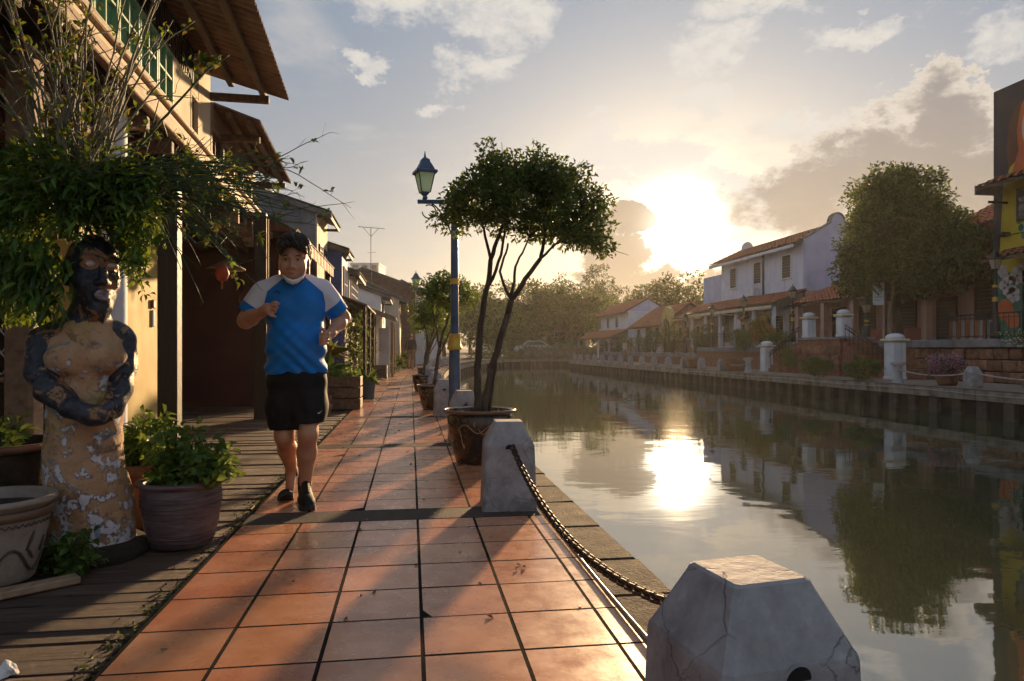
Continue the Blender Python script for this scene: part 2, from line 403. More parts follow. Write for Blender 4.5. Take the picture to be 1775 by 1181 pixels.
mat('car_white', [(.6, .6, .6), (.68, .68, .68)], 3, 3, .3, 0, coat=.5)
mat('cardboard', [(.16, .11, .065), (.22, .155, .095)], 7, 4, .8, .2)
mat('paper', [(.6, .58, .56), (.75, .73, .7)], 12, 4, .8, .3)
mat('sign_white', [(.66, .67, .7), (.72, .73, .76)], 4, 3, .6)
mat('teal_print', [(.1, .3, .26), (.13, .34, .3)], 4, 3, .6)
mat('lantern_red', [(.3, .02, .012), (.42, .04, .02)], 5, 4, .5, .1, trans=.2)

def emit(name, col, s):
    m = bpy.data.materials.new(name); m.use_nodes = True
    b = m.node_tree.nodes['Principled BSDF']; b.inputs['Base Color'].default_value = (*col, 1)
    b.inputs['Emission Color'].default_value = (*col, 1); b.inputs['Emission Strength'].default_value = s
    M[name] = m; return m
def flat(name, col, rough=.7):
    return mat(name, [tuple(c * .88 for c in col), col], 5, 5, rough, .08, 40)

# the shuttered corrugated relief is geometry; this helper makes one corrugated sheet
def corrugated(mb, x0, x1, y0, y1, zf, pitch=.09, amp=.012, along='y', th=.006, mi=0):
    """ridges run along x; z = zf(x)"""
    n = max(2, int((y1 - y0) / pitch * 4)); vs, fs = [], []
    xs = (x0, x1)
    for i in range(n + 1):
        y = y0 + (y1 - y0) * i / n; d = amp * math.sin(2 * math.pi * (y - y0) / pitch)
        for x in xs:
            vs.append((x, y, zf(x) + d)); 
        for x in xs:
            vs.append((x, y, zf(x) + d - th))
    for i in range(n):
        a = i * 4; b = a + 4
        fs += [(a, a + 1, b + 1, b), (a + 2, b + 2, b + 3, a + 3), (a, b, b + 2, a + 2), (a + 1, a + 3, b + 3, b + 1)]
    fs += [(0, 2, 3, 1), (n * 4, n * 4 + 1, n * 4 + 3, n * 4 + 2)]
    return mb.add(vs, fs, mi)

# ------------------------------------------------------------------ organic surfaces: distance field + surface nets
class Field:
    def __init__(s, lo, hi, vox):
        s.lo = np.array(lo, np.float32); s.vox = vox
        s.n = np.ceil((np.array(hi) - s.lo) / vox).astype(int) + 1
        s.g = np.full(tuple(s.n), 1.0, np.float32)
    def _sub(s, lo, hi):
        a = np.maximum(0, np.floor((np.array(lo) - s.lo) / s.vox).astype(int)); b = np.minimum(s.n, np.ceil((np.array(hi) - s.lo) / s.vox).astype(int) + 1)
        if (b <= a).any(): return None, None
        ax = [s.lo[i] + s.vox * np.arange(a[i], b[i], dtype=np.float32) for i in range(3)]
        P = np.stack(np.meshgrid(*ax, indexing='ij'), -1)
        return tuple(slice(a[i], b[i]) for i in range(3)), P
    def _op(s, lo, hi, fn, k, mode):
        m = max(k * 1.2, .02) + 2 * s.vox
        sl, P = s._sub(np.array(lo) - m, np.array(hi) + m)
        if sl is None: return s
        d = fn(P).astype(np.float32); g = s.g[sl]
        if mode == 'cut':
            d = -d; h = np.clip(.5 - .5 * (g - d) / max(k, 1e-4), 0, 1) if k > 0 else (g < d).astype(np.float32)
            s.g[sl] = (g + (d - g) * h + k * h * (1 - h)) if k > 0 else np.maximum(g, d)
        elif k <= 0: s.g[sl] = np.minimum(g, d)
        else:
            h = np.clip(.5 + .5 * (d - g) / k, 0, 1)     # 1 -> g
            s.g[sl] = d + (g - d) * h - k * h * (1 - h)
        return s
    def ell(s, c, r, k=.02, rot=None, mode='add'):
        c = np.array(c, np.float32); r = np.array(r, np.float32)
        Rm = np.array(rot.to_3x3().transposed(), np.float32) if rot is not None else None
        def fn(P):
            q = P - c
            if Rm is not None: q = q @ Rm.T
            k0 = np.linalg.norm(q / r, axis=-1); k1 = np.linalg.norm(q / (r * r), axis=-1) + 1e-9
            return k0 * (k0 - 1) / k1
        e = float(r.max())
        return s._op(c - e, c + e, fn, k, mode)
    def cap(s, a, b, ra, rb, k=.02, mode='add', flat=None):
        a = np.array(a, np.float32); b = np.array(b, np.float32); ba = b - a; L = float(ba @ ba) + 1e-9
        sc = np.array(flat if flat is not None else (1, 1, 1), np.float32)
        def fn(P):
            pa = P - a; h = np.clip((pa @ ba) / L, 0, 1)
            return np.linalg.norm((pa - h[..., None] * ba) / sc, axis=-1) - (ra + (rb - ra) * h)
        e = max(ra, rb) * max(sc)
        return s._op(np.minimum(a, b) - e, np.maximum(a, b) + e, fn, k, mode)
    def chain(s, pts, rads, k=.02, flat=None):
        for i in range(len(pts) - 1): s.cap(pts[i], pts[i + 1], rads[i], rads[i + 1], k, flat=flat)
        return s
    def func(s, fn):
        sl, P = s._sub(s.lo, s.lo + s.n * s.vox); s.g = fn(P, s.g).astype(np.float32); return s
    def mesh(s, name, mats, matfn=None, parent=None, smooth_it=1, attrs=None):
        g = s.g; ins = g < 0
        cnt = np.zeros(tuple(s.n - 1), np.int16); acc = np.zeros(tuple(s.n - 1) + (3,), np.float32)
        N = s.n - 1
        def corner(A, d): return A[d[0]:d[0] + N[0], d[1]:d[1] + N[1], d[2]:d[2] + N[2]]
        for ax in range(3):
            for u in (0, 1):
                for v in (0, 1):
                    d0 = [0, 0, 0]; o = [i for i in range(3) if i != ax]; d0[o[0]] = u; d0[o[1]] = v
                    d1 = list(d0); d1[ax] = 1
                    g0, g1 = corner(g, d0), corner(g, d1); x = (g0 < 0) != (g1 < 0)
                    t = np.where(x, g0 / np.where(np.abs(g0 - g1) < 1e-9, 1e-9, g0 - g1), 0)
                    cnt += x
                    for i in range(3):
                        acc[..., i] += np.where(x, d0[i] + (t if i == ax else 0), 0)
        act = cnt > 0; ids = -np.ones(act.shape, np.int64); cells = np.argwhere(act); ids[act] = np.arange(len(cells))
        V = s.lo + (cells + acc[act] / cnt[act][:, None]) * s.vox
        quads = []
        for ax in range(3):
            o = [i for i in range(3) if i != ax]
            a0 = [slice(None)] * 3; a1 = [slice(None)] * 3; a0[ax] = slice(0, -1); a1[ax] = slice(1, None)
            s0, s1 = ins[tuple(a0)], ins[tuple(a1)]
            w = np.argwhere(s0 != s1)
            w = w[(w[:, o[0]] > 0) & (w[:, o[1]] > 0) & (w[:, o[0]] < s.n[o[0]] - 1) & (w[:, o[1]] < s.n[o[1]] - 1)]
            fl = s0[tuple(w.T)]
            def cid(du, dv):
                q = w.copy(); q[:, o[0]] -= du; q[:, o[1]] -= dv; return ids[tuple(q.T)]
            Q = np.stack([cid(0, 0), cid(1, 0), cid(1, 1), cid(0, 1)], 1)
            if ax == 1: fl = ~fl
            Q[~fl] = Q[~fl][:, ::-1]
            quads.append(Q)
        Q = np.concatenate(quads); Q = Q[(Q >= 0).all(1)]
        for _ in range(smooth_it):
            S = np.zeros_like(V); C = np.zeros(len(V), np.float32)
            for i in range(4):
                np.add.at(S, Q[:, i], V[Q[:, (i + 1) % 4]] + V[Q[:, (i - 1) % 4]]); np.add.at(C, Q[:, i], 2)
            V = V * .5 + S / np.maximum(C, 1)[:, None] * .5
        me = bpy.data.meshes.new(name); me.from_pydata(V.tolist(), [], Q.tolist())
        for m in (mats if isinstance(mats, (list, tuple)) else [mats]): me.materials.append(m)
        if matfn is not None:
            ctr = V[Q].mean(1); me.polygons.foreach_set('material_index', matfn(ctr).astype(np.int32))
        me.polygons.foreach_set('use_smooth', [True] * len(me.polygons))
        for an, fn in (attrs or {}).items():
            at_ = me.attributes.new(an, 'FLOAT', 'POINT'); at_.data.foreach_set('value', fn(V.astype(np.float64)).astype(np.float32))
        return link(name, me, parent)

# ------------------------------------------------------------------ leaves
def leaf_mesh(name, P, Dr, L, W, mat_, parent=None, rng=None, fold=.25, droop=.2, fine=False):
    """P: base points, Dr: directions; each leaf is a folded four-vertex blade pair"""
    P = np.asarray(P, float); Dr = np.asarray(Dr, float); n = len(P)
    Dr = Dr / (np.linalg.norm(Dr, axis=1)[:, None] + 1e-9)
    L = np.broadcast_to(np.asarray(L, float), (n,)) * rng.uniform(.7, 1.25, n); W = np.broadcast_to(np.asarray(W, float), (n,)) * rng.uniform(.8, 1.2, n)
    up = rng.normal(0, 1, (n, 3)) * .55 + np.array([0, 0, 1.0])
    S = np.cross(Dr, up); S /= (np.linalg.norm(S, axis=1)[:, None] + 1e-9); U = np.cross(S, Dr)
    mid = P + Dr * (L * .5)[:, None] + U * (L * droop * .25)[:, None]
    tip = P + Dr * L[:, None] - U * (L * droop)[:, None]
    a = mid + S * (W * .5)[:, None] + U * (W * fold)[:, None]; b = mid - S * (W * .5)[:, None] + U * (W * fold)[:, None]
    if fine:
        def at_f(f, w, lift): return P + Dr * (L * f)[:, None] + U * (L * lift)[:, None], S * (W * w * .5)[:, None], U * (W * fold * w)[:, None]
        m1, s1, u1 = at_f(.3, .85, droop * .28); m2, s2, u2 = at_f(.66, .9, droop * .05)
        V = np.stack([P, m1, m2, tip, m1 + s1 + u1, m2 + s2 + u2, m1 - s1 + u1, m2 - s2 + u2], 1).reshape(-1, 3); i = np.arange(n)[:, None] * 8
        F = np.concatenate([i + np.array(q) for q in ([0, 4, 1], [0, 1, 6], [4, 5, 2], [4, 2, 1], [1, 2, 7], [1, 7, 6], [5, 3, 2], [2, 3, 7])])
        return _leaf_build(name, V, F, 8, n, mat_, parent, rng)
    V = np.stack([P, a, tip, b], 1).reshape(-1, 3)
    i = np.arange(n)[:, None] * 4
    F = np.concatenate([i + np.array([0, 1, 2]), i + np.array([0, 2, 3])])
    return _leaf_build(name, V, F, 2, n, mat_, parent, rng)
def _leaf_build(name, V, F, per, n, mat_, parent, rng):
    me = bpy.data.meshes.new(name)
    me.vertices.add(len(V)); me.vertices.foreach_set('co', V.ravel())
    me.loops.add(F.size); me.loops.foreach_set('vertex_index', F.ravel().astype(np.int32))
    me.polygons.add(len(F)); me.polygons.foreach_set('loop_start', np.arange(0, F.size, 3, dtype=np.int32))
    mats = mat_ if isinstance(mat_, (list, tuple)) else [mat_]
    for m in mats: me.materials.append(m)
    if len(mats) > 1:
        mi = rng.integers(0, len(mats), n).astype(np.int32); me.polygons.foreach_set('material_index', np.concatenate([mi] * per))
    if per > 2: me.polygons.foreach_set('use_smooth', [True] * len(F))
    me.update(calc_edges=True); me.validate()
    return link(name, me, parent)
def rdir(rng, n):
    v = rng.normal(0, 1, (n, 3)); return v / np.linalg.norm(v, axis=1)[:, None]

# ================================================================== the setting
rn = random.Random(5)
WATER_Z = -0.70
LEFT_BANK = [(1.0 + bend(y), y) for y in [-25, 0, 10, 18, 22, 26, 30, 34, 38, 42, 46, 50, 54, 58]] + [(7.4, 62.0), (9.0, 65.2), (12.0, 67.2), (18.0, 67.4), (40, 64), (160, 40)]
RX = 13.35                                                  # river face of the right bank
def sheet(name, pts, z, m):
    mb = MB(); mb.add([(x, y, z) for x, y in pts], [tuple(range(len(pts)))]); o = mb.build(name, M[m]); tag(o, kind='structure'); return o
mat('earth', [(.05, .04, .026), (.085, .068, .045), (.07, .075, .035)], .4, 6, .95, .3, 5)
sheet('ground', LEFT_BANK + [(900, 40), (900, 1800), (-900, 1800), (-900, -25)], -.075, 'earth')
sheet('ground', [(RX + .02, -25), (900, -25), (900, 26), (160, 30), (40, 57), (RX + 3, 60), (RX + .02, 58.8)], -.06, 'earth')

# water: murky green river with long slow ripples
wm = bpy.data.materials.new('water'); wm.use_nodes = True; t = wm.node_tree; b = t.nodes['Principled BSDF']
V = E(t, t.nodes.new('ShaderNodeTexCoord').outputs['Object'])
b.inputs['Base Color'].default_value = (.06, .064, .034, 1); b.inputs['Roughness'].default_value = .025
b.inputs['IOR'].default_value = 3.4
h1 = noise(t, V, .55, 3, .5, .6, (1, 1.5, 1)); h2 = noise(t, V, 3.2, 3, .55, .4, (.7, 2.0, 1)); h3 = noise(t, V, 12, 2, .5, 0, (.7, 1.8, 1))
calm = noise(t, V, .11, 3, .55, .5).sstep(.4, .65)
hh = h1 * 1.0 + h2 * (calm * .16 + .05) + h3 * (calm * .035 + .006)
bp = t.nodes.new('ShaderNodeBump'); bp.inputs['Strength'].default_value = .11; bp.inputs['Distance'].default_value = .06
t.links.new(hh.s, bp.inputs['Height']); t.links.new(bp.outputs[0], b.inputs['Normal'])
M['water'] = wm
sheet('water', [(-30, -25), (170, -25), (170, 72), (-30, 72)], WATER_Z, 'water')

# ---- tiled riverside path
TX = [-.892, -.582, -.272, .037, .346, .656, .745]
def strip(name, x0, x1, z, m, ys, parent=None):
    mb = MB(); v = []
    for y in ys: v += [(x0 + bend(y), y, z), (x1 + bend(y), y, z)]
    mb.add(v, [(2 * i, 2 * i + 1, 2 * i + 3, 2 * i + 2) for i in range(len(ys) - 1)]); return mb.build(name, M[m], parent)
YS = [-3, 5, 12, 18] + [18 + 1.0 * i for i in range(1, 45)]
path = tag(strip('path', -.90, .75, -.0009, 'grout', YS), kind='structure')
rows, bands = [], []
y = 1.02 - 2.9 * 1
while y < 62:
    bands.append((y, y + .25)); q = y + .25 + .010
    first = .21
    rows.append((q, q + .27)); q += .28
    while q + .30 < y + 2.9 - .2: rows.append((q, q + .298)); q += .309
    rows.append((q, y + 2.9 - .010)); y += 2.9
tmesh = {}
def tile_mesh(w, d):
    k = (round(w, 3), round(d, 3))
    if k not in tmesh:
        mb = MB(); mb.cbox(-w / 2, w / 2, -d / 2, d / 2, -.04, 0, .0006)
        me = bpy.data.meshes.new('tile'); me.from_pydata(mb.v, [], mb.f); me.materials.append(M['tile']); me.materials.append(M['tile_edge']); me.polygons.foreach_set('material_index', [0 if p.normal.z > .95 else 1 for p in me.polygons]); tmesh[k] = me
    return tmesh[k]
nt_, far = 0, MB()
for (a, c_) in rows:
    if c_ < .9: continue
    if a > 12.3:
        for i in range(6):
            o_ = bend((a + c_) / 2)
            far.cbox(TX[i] + .006 + o_, TX[i + 1] - .006 + o_, a, c_, -.04, rn.uniform(-.001, .001), .003)
        continue
    for i in range(6):
        w = TX[i + 1] - TX[i] - .012
        t_ = link('tile', tile_mesh(w, c_ - a), path, ((TX[i] + TX[i + 1]) / 2, (a + c_) / 2, rn.uniform(-.0006, .0006)))
        t_.rotation_euler = (rn.gauss(0, .0012), rn.gauss(0, .0012), rn.gauss(0, .0016)); nt_ += 1
tag(far.build('tile_run', M['tile'], path), kind='stuff')
for (a, c_) in bands:
    if c_ < .5: continue
    mb = MB(); o_ = bend(a); mb.cbox(-.898 + o_, .742 + o_, a, c_, -.04, .001, .004); mb.build('aggregate_band', M['aggregate'], path)

# ---- coping stones along the water
cope = tag(strip('kerb', .752, .985, -.006, 'mortar', YS), kind='structure')
q, farc = -1.0, MB()
while q < 58:
    L = rn.uniform(.38, .62); z = .002 + rn.uniform(-.004, .005); mb = MB() if q < 16 else farc
    o_ = bend(q); mb.cbox(.756 + o_, 1.0 + o_ + rn.uniform(-.008, .012), q + .005, q + L - .005, -.17, z, .010, jit=.004, rng=rn)
    if q < 16: mb.build('coping_stone', M['coping'], cope)
    q += L
tag(farc.build('coping_run', M['coping'], cope), kind='stuff')

# ---- plank deck
deckbase = tag(strip('deck_ground', -9.0, -.903, -.055, 'soil', [0.5, 34]), kind='structure')
deck = thing('plank_deck', 'weathered dark brown plank deck beside the tiled path', 'deck')
pm = []
for k in range(4):
    mb = MB(); mb.cbox(0, 4.9, -.5, .5, -.04, 0, .004)
    # length 4.9 m, width scaled per plank
    me = bpy.data.meshes.new('plank'); me.from_pydata(mb.v, [], mb.f); me.materials.append(M['wood_deck']); pm.append(me)
y = 1.1
while y < 23:
    w = rn.uniform(.105, .145); o = link('plank', rn.choice(pm), deck, (-5.82 + rn.uniform(-.02, .012), y + w / 2, rn.uniform(-.022, -.012)), rn.gauss(0, .0028))
    o.scale = (1, w - rn.uniform(.010, .022), 1); o.rotation_euler[0] = rn.gauss(0, .012); y += w
# moss and litter in the joint between deck and tiles
rg = np.random.default_rng(3)
n = 1500; yy = 1.6 + rg.beta(1.2, 2.0, n) * 9; cl = .5 + .5 * np.sin(yy * 2.3) * np.sin(yy * .9 + 1)
keep = rg.uniform(0, 1, n) < cl + .12; yy = yy[keep]; n = len(yy)
P = np.stack([-.905 - np.abs(rg.normal(0, .045, n)), yy, np.full(n, -.02)], 1)
d = rdir(rg, n); d[:, 2] = np.abs(d[:, 2]) + .5
tag(leaf_mesh('moss_fringe', P, d, .016, .011, [M['moss'], M['moss'], M['leaf_olive']], None, rg), 'thin moss and grass fringe along the joint of deck and tiles', 'moss', kind='stuff')

# ---- river walls
def river_wall(name, label, pts, face, step, beam_t=.24, n_pile=300):
    """pts: the line of the river face; face = +1/-1 side the water lies on (right of travel = +1)"""
    w = thing(name, label, 'river wall')
    bm_, vo, pl = MB(), MB(), []
    for (p, q_) in zip(pts[:-1], pts[1:]):
        p, q_ = Vector((*p, 0)), Vector((*q_, 0)); dvec = (q_ - p).normalized(); nrm = Vector((dvec.y, -dvec.x, 0)) * face
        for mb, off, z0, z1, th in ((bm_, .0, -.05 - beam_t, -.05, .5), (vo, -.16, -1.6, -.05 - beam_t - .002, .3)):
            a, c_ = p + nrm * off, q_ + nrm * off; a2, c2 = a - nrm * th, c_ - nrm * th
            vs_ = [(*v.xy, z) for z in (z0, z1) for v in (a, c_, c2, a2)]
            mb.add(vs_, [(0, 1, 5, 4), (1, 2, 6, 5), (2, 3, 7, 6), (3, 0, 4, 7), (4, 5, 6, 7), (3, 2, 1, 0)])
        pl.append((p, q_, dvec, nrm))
    bm_.build('capping_beam', M['bank_concrete'], w, fix=True); vo.build('sheet_wall', M['shade_black'], w, fix=True)  # the recess behind the piles has its shade put in as near-black colour
    mb = MB(); mb.cbox(-.15, .15, -.15, .0, -1.6, -.06 - beam_t, .02)
    pme = bpy.data.meshes.new('pile'); pme.from_pydata(mb.v, [], mb.f); pme.materials.append(M['pile'])
    for (p, q_, dvec, nrm) in pl:
        L = (q_ - p).length; k = int(L / step)
        for i in range(k):
            c_ = p + dvec * ((i + .5) * L / k) - nrm * .03
            o = link('pile', pme, w, c_, math.atan2(dvec.y, dvec.x) + (math.pi if face < 0 else 0)); o.rotation_euler[2] = math.atan2(nrm.y, nrm.x) - R(90)
    return w
river_wall('river_wall', 'long concrete capped river wall under the far promenade with bollards', [(RX, 6), (RX, 20), (RX, 34), (RX, 46), (RX, 58.8), (RX + 3, 60)], -1, .74)
river_wall('river_wall', 'concrete river wall below the tiled path, curving away behind the lamp posts', [p for p in LEFT_BANK if -1 < p[1] < 62.5 and p[0] < 8][:14], 1, .9)
river_wall('river_wall', 'distant low river wall closing the river at the bend', LEFT_BANK[14:19], 1, 1.0)

# ---- right promenade, terrace, stairs
mat('promenade', [(.2, .15, .11), (.28, .21, .16), (.32, .26, .2)], 2, 6, .8, .15, 20)
sheet('promenade', [(RX + .03, 5), (16.4, 5), (16.4, 58.5), (RX + .03, 58.5)], -.03, 'promenade')
TERR = [(5, 21.0, 1.22, 16.35), (21.0, 30.5, 1.22, 16.35), (30.5, 38.5, 1.02, 16.35), (38.5, 59, .68, 16.35)]
for i, (y0, y1, z, x) in enumerate(TERR):
    mb = MB(); mb.box(x + .12, x + 40, y0, y1 + .0, -.2, z - .02); o = mb.build('terrace', M['promenade']); tag(o, kind='structure')
    cp = MB(); cp.cbox(x - .1, x + .35, y0 + .01, y1 - .01, z - .24, z + .004, .02); cp.build('terrace_coping', M['gray_render'], o)
    if i == 0:
        bw = MB(); bw.box(x + .05, x + .14, y0, y1, -.1, z - .24); bw.build('terrace_face', M['grout'], o)
        zz = -.03
        for r_ in range(3):
            hb = .33; q = y0 + (r_ % 2) * .2
            while q < y1 - .1:
                L = min(rn.uniform(.36, .62), y1 - q); bk = MB(); bk.cbox(x - .02 + rn.uniform(-.02, .02), x + .12, q + .012, q + L - .012, zz + .012, zz + hb - .012, .025, jit=.008, rng=rn)
                bk.build('laterite_block', M['laterite'], o); q += L
            zz += hb
    else:
        bw = MB(); bw.box(x, x + .14, y0, y1, -.1, z - .24); bw.build('terrace_face', M['brick_red'], o)

def railing(name, label, p, q_, h=.72, step=.16, post=1.6, mat_='iron', group='iron railings on the terrace'):
    p, q_ = Vector(p), Vector(q_); L = (q_ - p).length; d = (q_ - p) / L
    w = thing(name, label, 'railing', group=group)
    for zz, r in ((h, .022), (h - .12, .012), (.08, .016)):
        mb = MB(); mb.tube([p + Vector((0, 0, zz)), q_ + Vector((0, 0, zz))], r, 6); mb.build('rail', M[mat_], w)
    mb = MB(); mb.tube([(0, 0, .08), (0, 0, h)], .009, 5); bme = bpy.data.meshes.new('baluster'); bme.from_pydata(mb.v, [], mb.f); bme.materials.append(M[mat_])
    k = max(2, int(L / step))
    for i in range(1, k): link('baluster', bme, w, p + d * (L * i / k))
    k = max(1, round(L / post))
    for i in range(k + 1):
        c_ = p + d * (L * i / k); mb = MB(); mb.tube([c_, c_ + Vector((0, 0, h + .05))], .03, 6); mb.lathe([(.012, 0), (.04, .03), (.045, .06), (.025, .1), (.004, .13)], 8, c_ + Vector((0, 0, h + .04)))
        mb.build('post', M[mat_], w)
    return w
railing('railing', 'black iron railing on the terrace in front of the mural building', (16.42, 6.5, 1.23), (16.42, 13.6, 1.23), step=.17)
railing('railing', 'black iron railing on the terrace behind the pink flowers', (16.42, 13.75, 1.23), (16.42, 19.6, 1.23), step=.17)
railing('railing', 'black iron railing in front of the white house porch', (16.42, 31.0, 1.03), (16.42, 38.2, 1.03), step=.2)
railing('railing', 'black iron railing in front of the yellow arched gate', (16.42, 39.2, .69), (16.42, 47.5, .69), step=.22)
railing('railing', 'black iron railing in front of the small white gabled house', (16.42, 47.8, .69), (16.42, 58.0, .69), step=.26)

# double stair with a brick bastion and white piers
st = thing('double_stair', 'brick double stair climbing from the promenade to the terrace between white piers', 'stairs', (15.0, 24.3, -.03))
bs = MB(); bs.box(.0, 1.34, -1.35, 1.35, 0, 1.30); bs.build('bastion', M['brick_red'], st)
for zz in (.12, .45, .78):
    for (ya, yb) in ((-1.35, 1.35),):
        q = ya
        while q < yb - .05:
            L = min(rn.uniform(.3, .55), yb - q); bk = MB(); bk.cbox(-.05 + rn.uniform(-.012, .012), .01, q + .012, q + L - .012, zz, zz + .31, .02, jit=.006, rng=rn)
            bk.build('stone_block', M['laterite'], st); q += L
cp = MB(); cp.cbox(-.08, 1.34, -1.4, 1.4, 1.3, 1.4, .02); cp.build('bastion_coping', M['gray_render'], st)
for sgn in (-1, 1):
    for i in range(8):
        y0 = 1.36 + i * .32; z1 = 1.2 - i * .15
        mb = MB(); mb.cbox(.06, 1.34, min(sgn * y0, sgn * (y0 + .32)), max(sgn * y0, sgn * (y0 + .32)), 0, z1, .012); mb.build('step', M['brick_red'], st)
    r0, r1 = Vector((.1, sgn * 1.5, 1.2)), Vector((.1, sgn * 3.95, .1))
    for hh_ in (.62, .5):
        mb = MB(); mb.tube([r0 + Vector((0, 0, hh_)), r1 + Vector((0, 0, hh_))], .022, 6); mb.build('handrail', M['iron'], st)
    for i in range(11):
        c_ = r0.lerp(r1, i / 10); mb = MB(); mb.tube([c_, c_ + Vector((0, 0, .6))], .011, 5); mb.build('baluster', M['iron'], st)
def pier(label, loc, h, w):
    p = thing('stone_pier', label, 'pier', loc, 0, 'white piers of the double stair')
    mb = MB(); mb.cbox(-w / 2, w / 2, -w / 2, w / 2, 0, h, .03); mb.build('shaft', M['white_paint'], p)
    mb = MB(); mb.cbox(-w * .53, w * .53, -w * .53, w * .53, 0, .1, .02); mb.build('plinth', M['white_paint'], p)
    mb = MB(); mb.cbox(-w * .68, w * .68, -w * .68, w * .68, h, h + .09, .03); mb.build('cap', M['cream_paint'], p)
    mb = MB(); mb.lathe([(w * .6, 0), (w * .6, .06), (w * .52, .12), (w * .3, .16), (.02, .17)], 16, (0, 0, h + .09)); mb.build('dome', M['white_paint'], p, True)
    return p
pier('tall white pier at the foot of the stair, nearest the pink flowers', (15.15, 20.3, -.03), 1.2, .46)
pier('white pier at the foot of the stair beside the white house', (15.1, 28.3, -.03), 1.05, .42)
pier('white pier on the bastion, on the side of the big round tree', (15.3, 23.2, 1.37), .72, .38)
pier('white pier on the bastion, on the side of the white house', (15.3, 25.4, 1.37), .72, .38)

# ================================================================== shophouses on the path side
LX0, LRZ = -1.885, R(2.8)
def LT(name, label, cat): return thing(name, label, cat, (LX0, 0, 0), LRZ)
def box_part(parent, name, m, *b, bev=.008):
    mb = MB(); mb.cbox(*b, bev); return mb.build(name, M[m], parent)
def window_grid(parent, v0, v1, z0, z1, u, cols, rows, fm, gm, fw=.03, name='window', depth=.05):
    w = MB()
    for (a, c_) in ((v0, v0 + fw), (v1 - fw, v1)): w.box(u - depth, u + .012, a, c_, z0, z1)
    for (a, c_) in ((z0, z0 + fw), (z1 - fw, z1)): w.box(u - depth + .001, u + .011, v0 + fw, v1 - fw, a, c_)
    for i in range(1, cols): a = v0 + (v1 - v0) * i / cols; w.box(u - depth + .01, u + .008, a - fw * .3, a + fw * .3, z0 + fw, z1 - fw)
    for j in range(1, rows): a = z0 + (z1 - z0) * j / rows; w.box(u - depth + .012, u + .006, v0 + fw, v1 - fw, a - fw * .3, a + fw * .3)
    o = w.build(name, M[fm], parent)
    for i in range(cols):
        for j in range(rows):
            a0, a1 = v0 + (v1 - v0) * i / cols, v0 + (v1 - v0) * (i + 1) / cols; b0, b1 = z0 + (z1 - z0) * j / rows, z0 + (z1 - z0) * (j + 1) / rows
            p_ = MB(); p_.box(u - depth * .72, u - depth * .58, a0 + fw * .34, a1 - fw * .34, b0 + fw * .34, b1 - fw * .34); p_.build('pane', M[gm], o)
    return o
h1 = LT('shophouse', 'nearest old shophouse with green framed windows and wide corrugated eaves', 'house')
box_part(h1, 'upper_light_block', 'shade_black', -5, -.14, 2.2, 8.6, 3.0, 4.35)  # dark box filling the upper floor, added to block light
box_part(h1, 'wall', 'cream_paint', -.12, 0, 2.3, 8.62, 2.93, 3.21)
box_part(h1, 'wall', 'cream_paint', -.12, -.002, 7.06, 7.72, 3.212, 3.74)
box_part(h1, 'wall', 'cream_paint', -.12, -.002, 8.06, 8.62, 3.212, 4.15)
box_part(h1, 'wall', 'cream_paint', -.12, -.004, 7.72, 8.06, 3.64, 3.74)
box_part(h1, 'pilaster', 'white_paint', -.1, .1, 4.28, 4.58, 2.96, 4.7)
for i in range(5):
    v0 = 4.64 + i * .484; window_grid(h1, v0, v0 + .47, 3.22, 3.72, 0.0, 2, 2, 'green_frame', 'green_glass')
window_grid(h1, 2.6, 4.2, 3.22, 3.9, -.02, 6, 4, 'gray_render', 'glass_dark')
window_grid(h1, 7.73, 8.05, 3.22, 3.63, -.01, 1, 1, 'cream_paint', 'glass_dark')
sc_ = MB(); sc_.box(-.13, -.06, 2.3, 8.05, 3.75, 4.18); lou = sc_.build('louver_screen', M['timber_dark'], h1)
for i in range(46):
    v = 4.66 + i * .073; s_ = MB(); s_.box(-.058, -.03, v, v + .03, 3.752, 4.16); s_.build('slat', M['timber_dark'], lou)
box_part(h1, 'ledge', 'cream_paint', -.14, .2, 2.3, 11.85, 2.8, 2.92, bev=.012)
box_part(h1, 'ledge_board', 'timber_pale', .202, .25, 2.3, 11.85, 2.72, 2.83)
box_part(h1, 'ledge_board', 'timber_pale', .10, .235, 2.3, 11.85, 2.925, 2.965)
box_part(h1, 'window_sill', 'timber_pale', -.1, .05, 4.6, 7.05, 3.16, 3.205)
# veranda structure
box_part(h1, 'ceiling', 'timber_dark', -4.8, .12, 2.3, 12.2, 2.74, 2.796)
box_part(h1, 'beam', 'timber', -.32, -.16, 2.3, 12.0, 2.5, 2.735)
box_part(h1, 'beam', 'timber', -.9, -.78, 2.3, 12.2, 2.52, 2.735)
for i in range(14): box_part(h1, 'joist', 'timber', -1.4, .19, 3.0 + i * .66, 3.08 + i * .66, 2.60, 2.71)
for i in range(6): box_part(h1, 'ledge_bracket', 'timber_pale', -.02, .2, 9.2 + i * .5, 9.27 + i * .5, 2.5, 2.715)
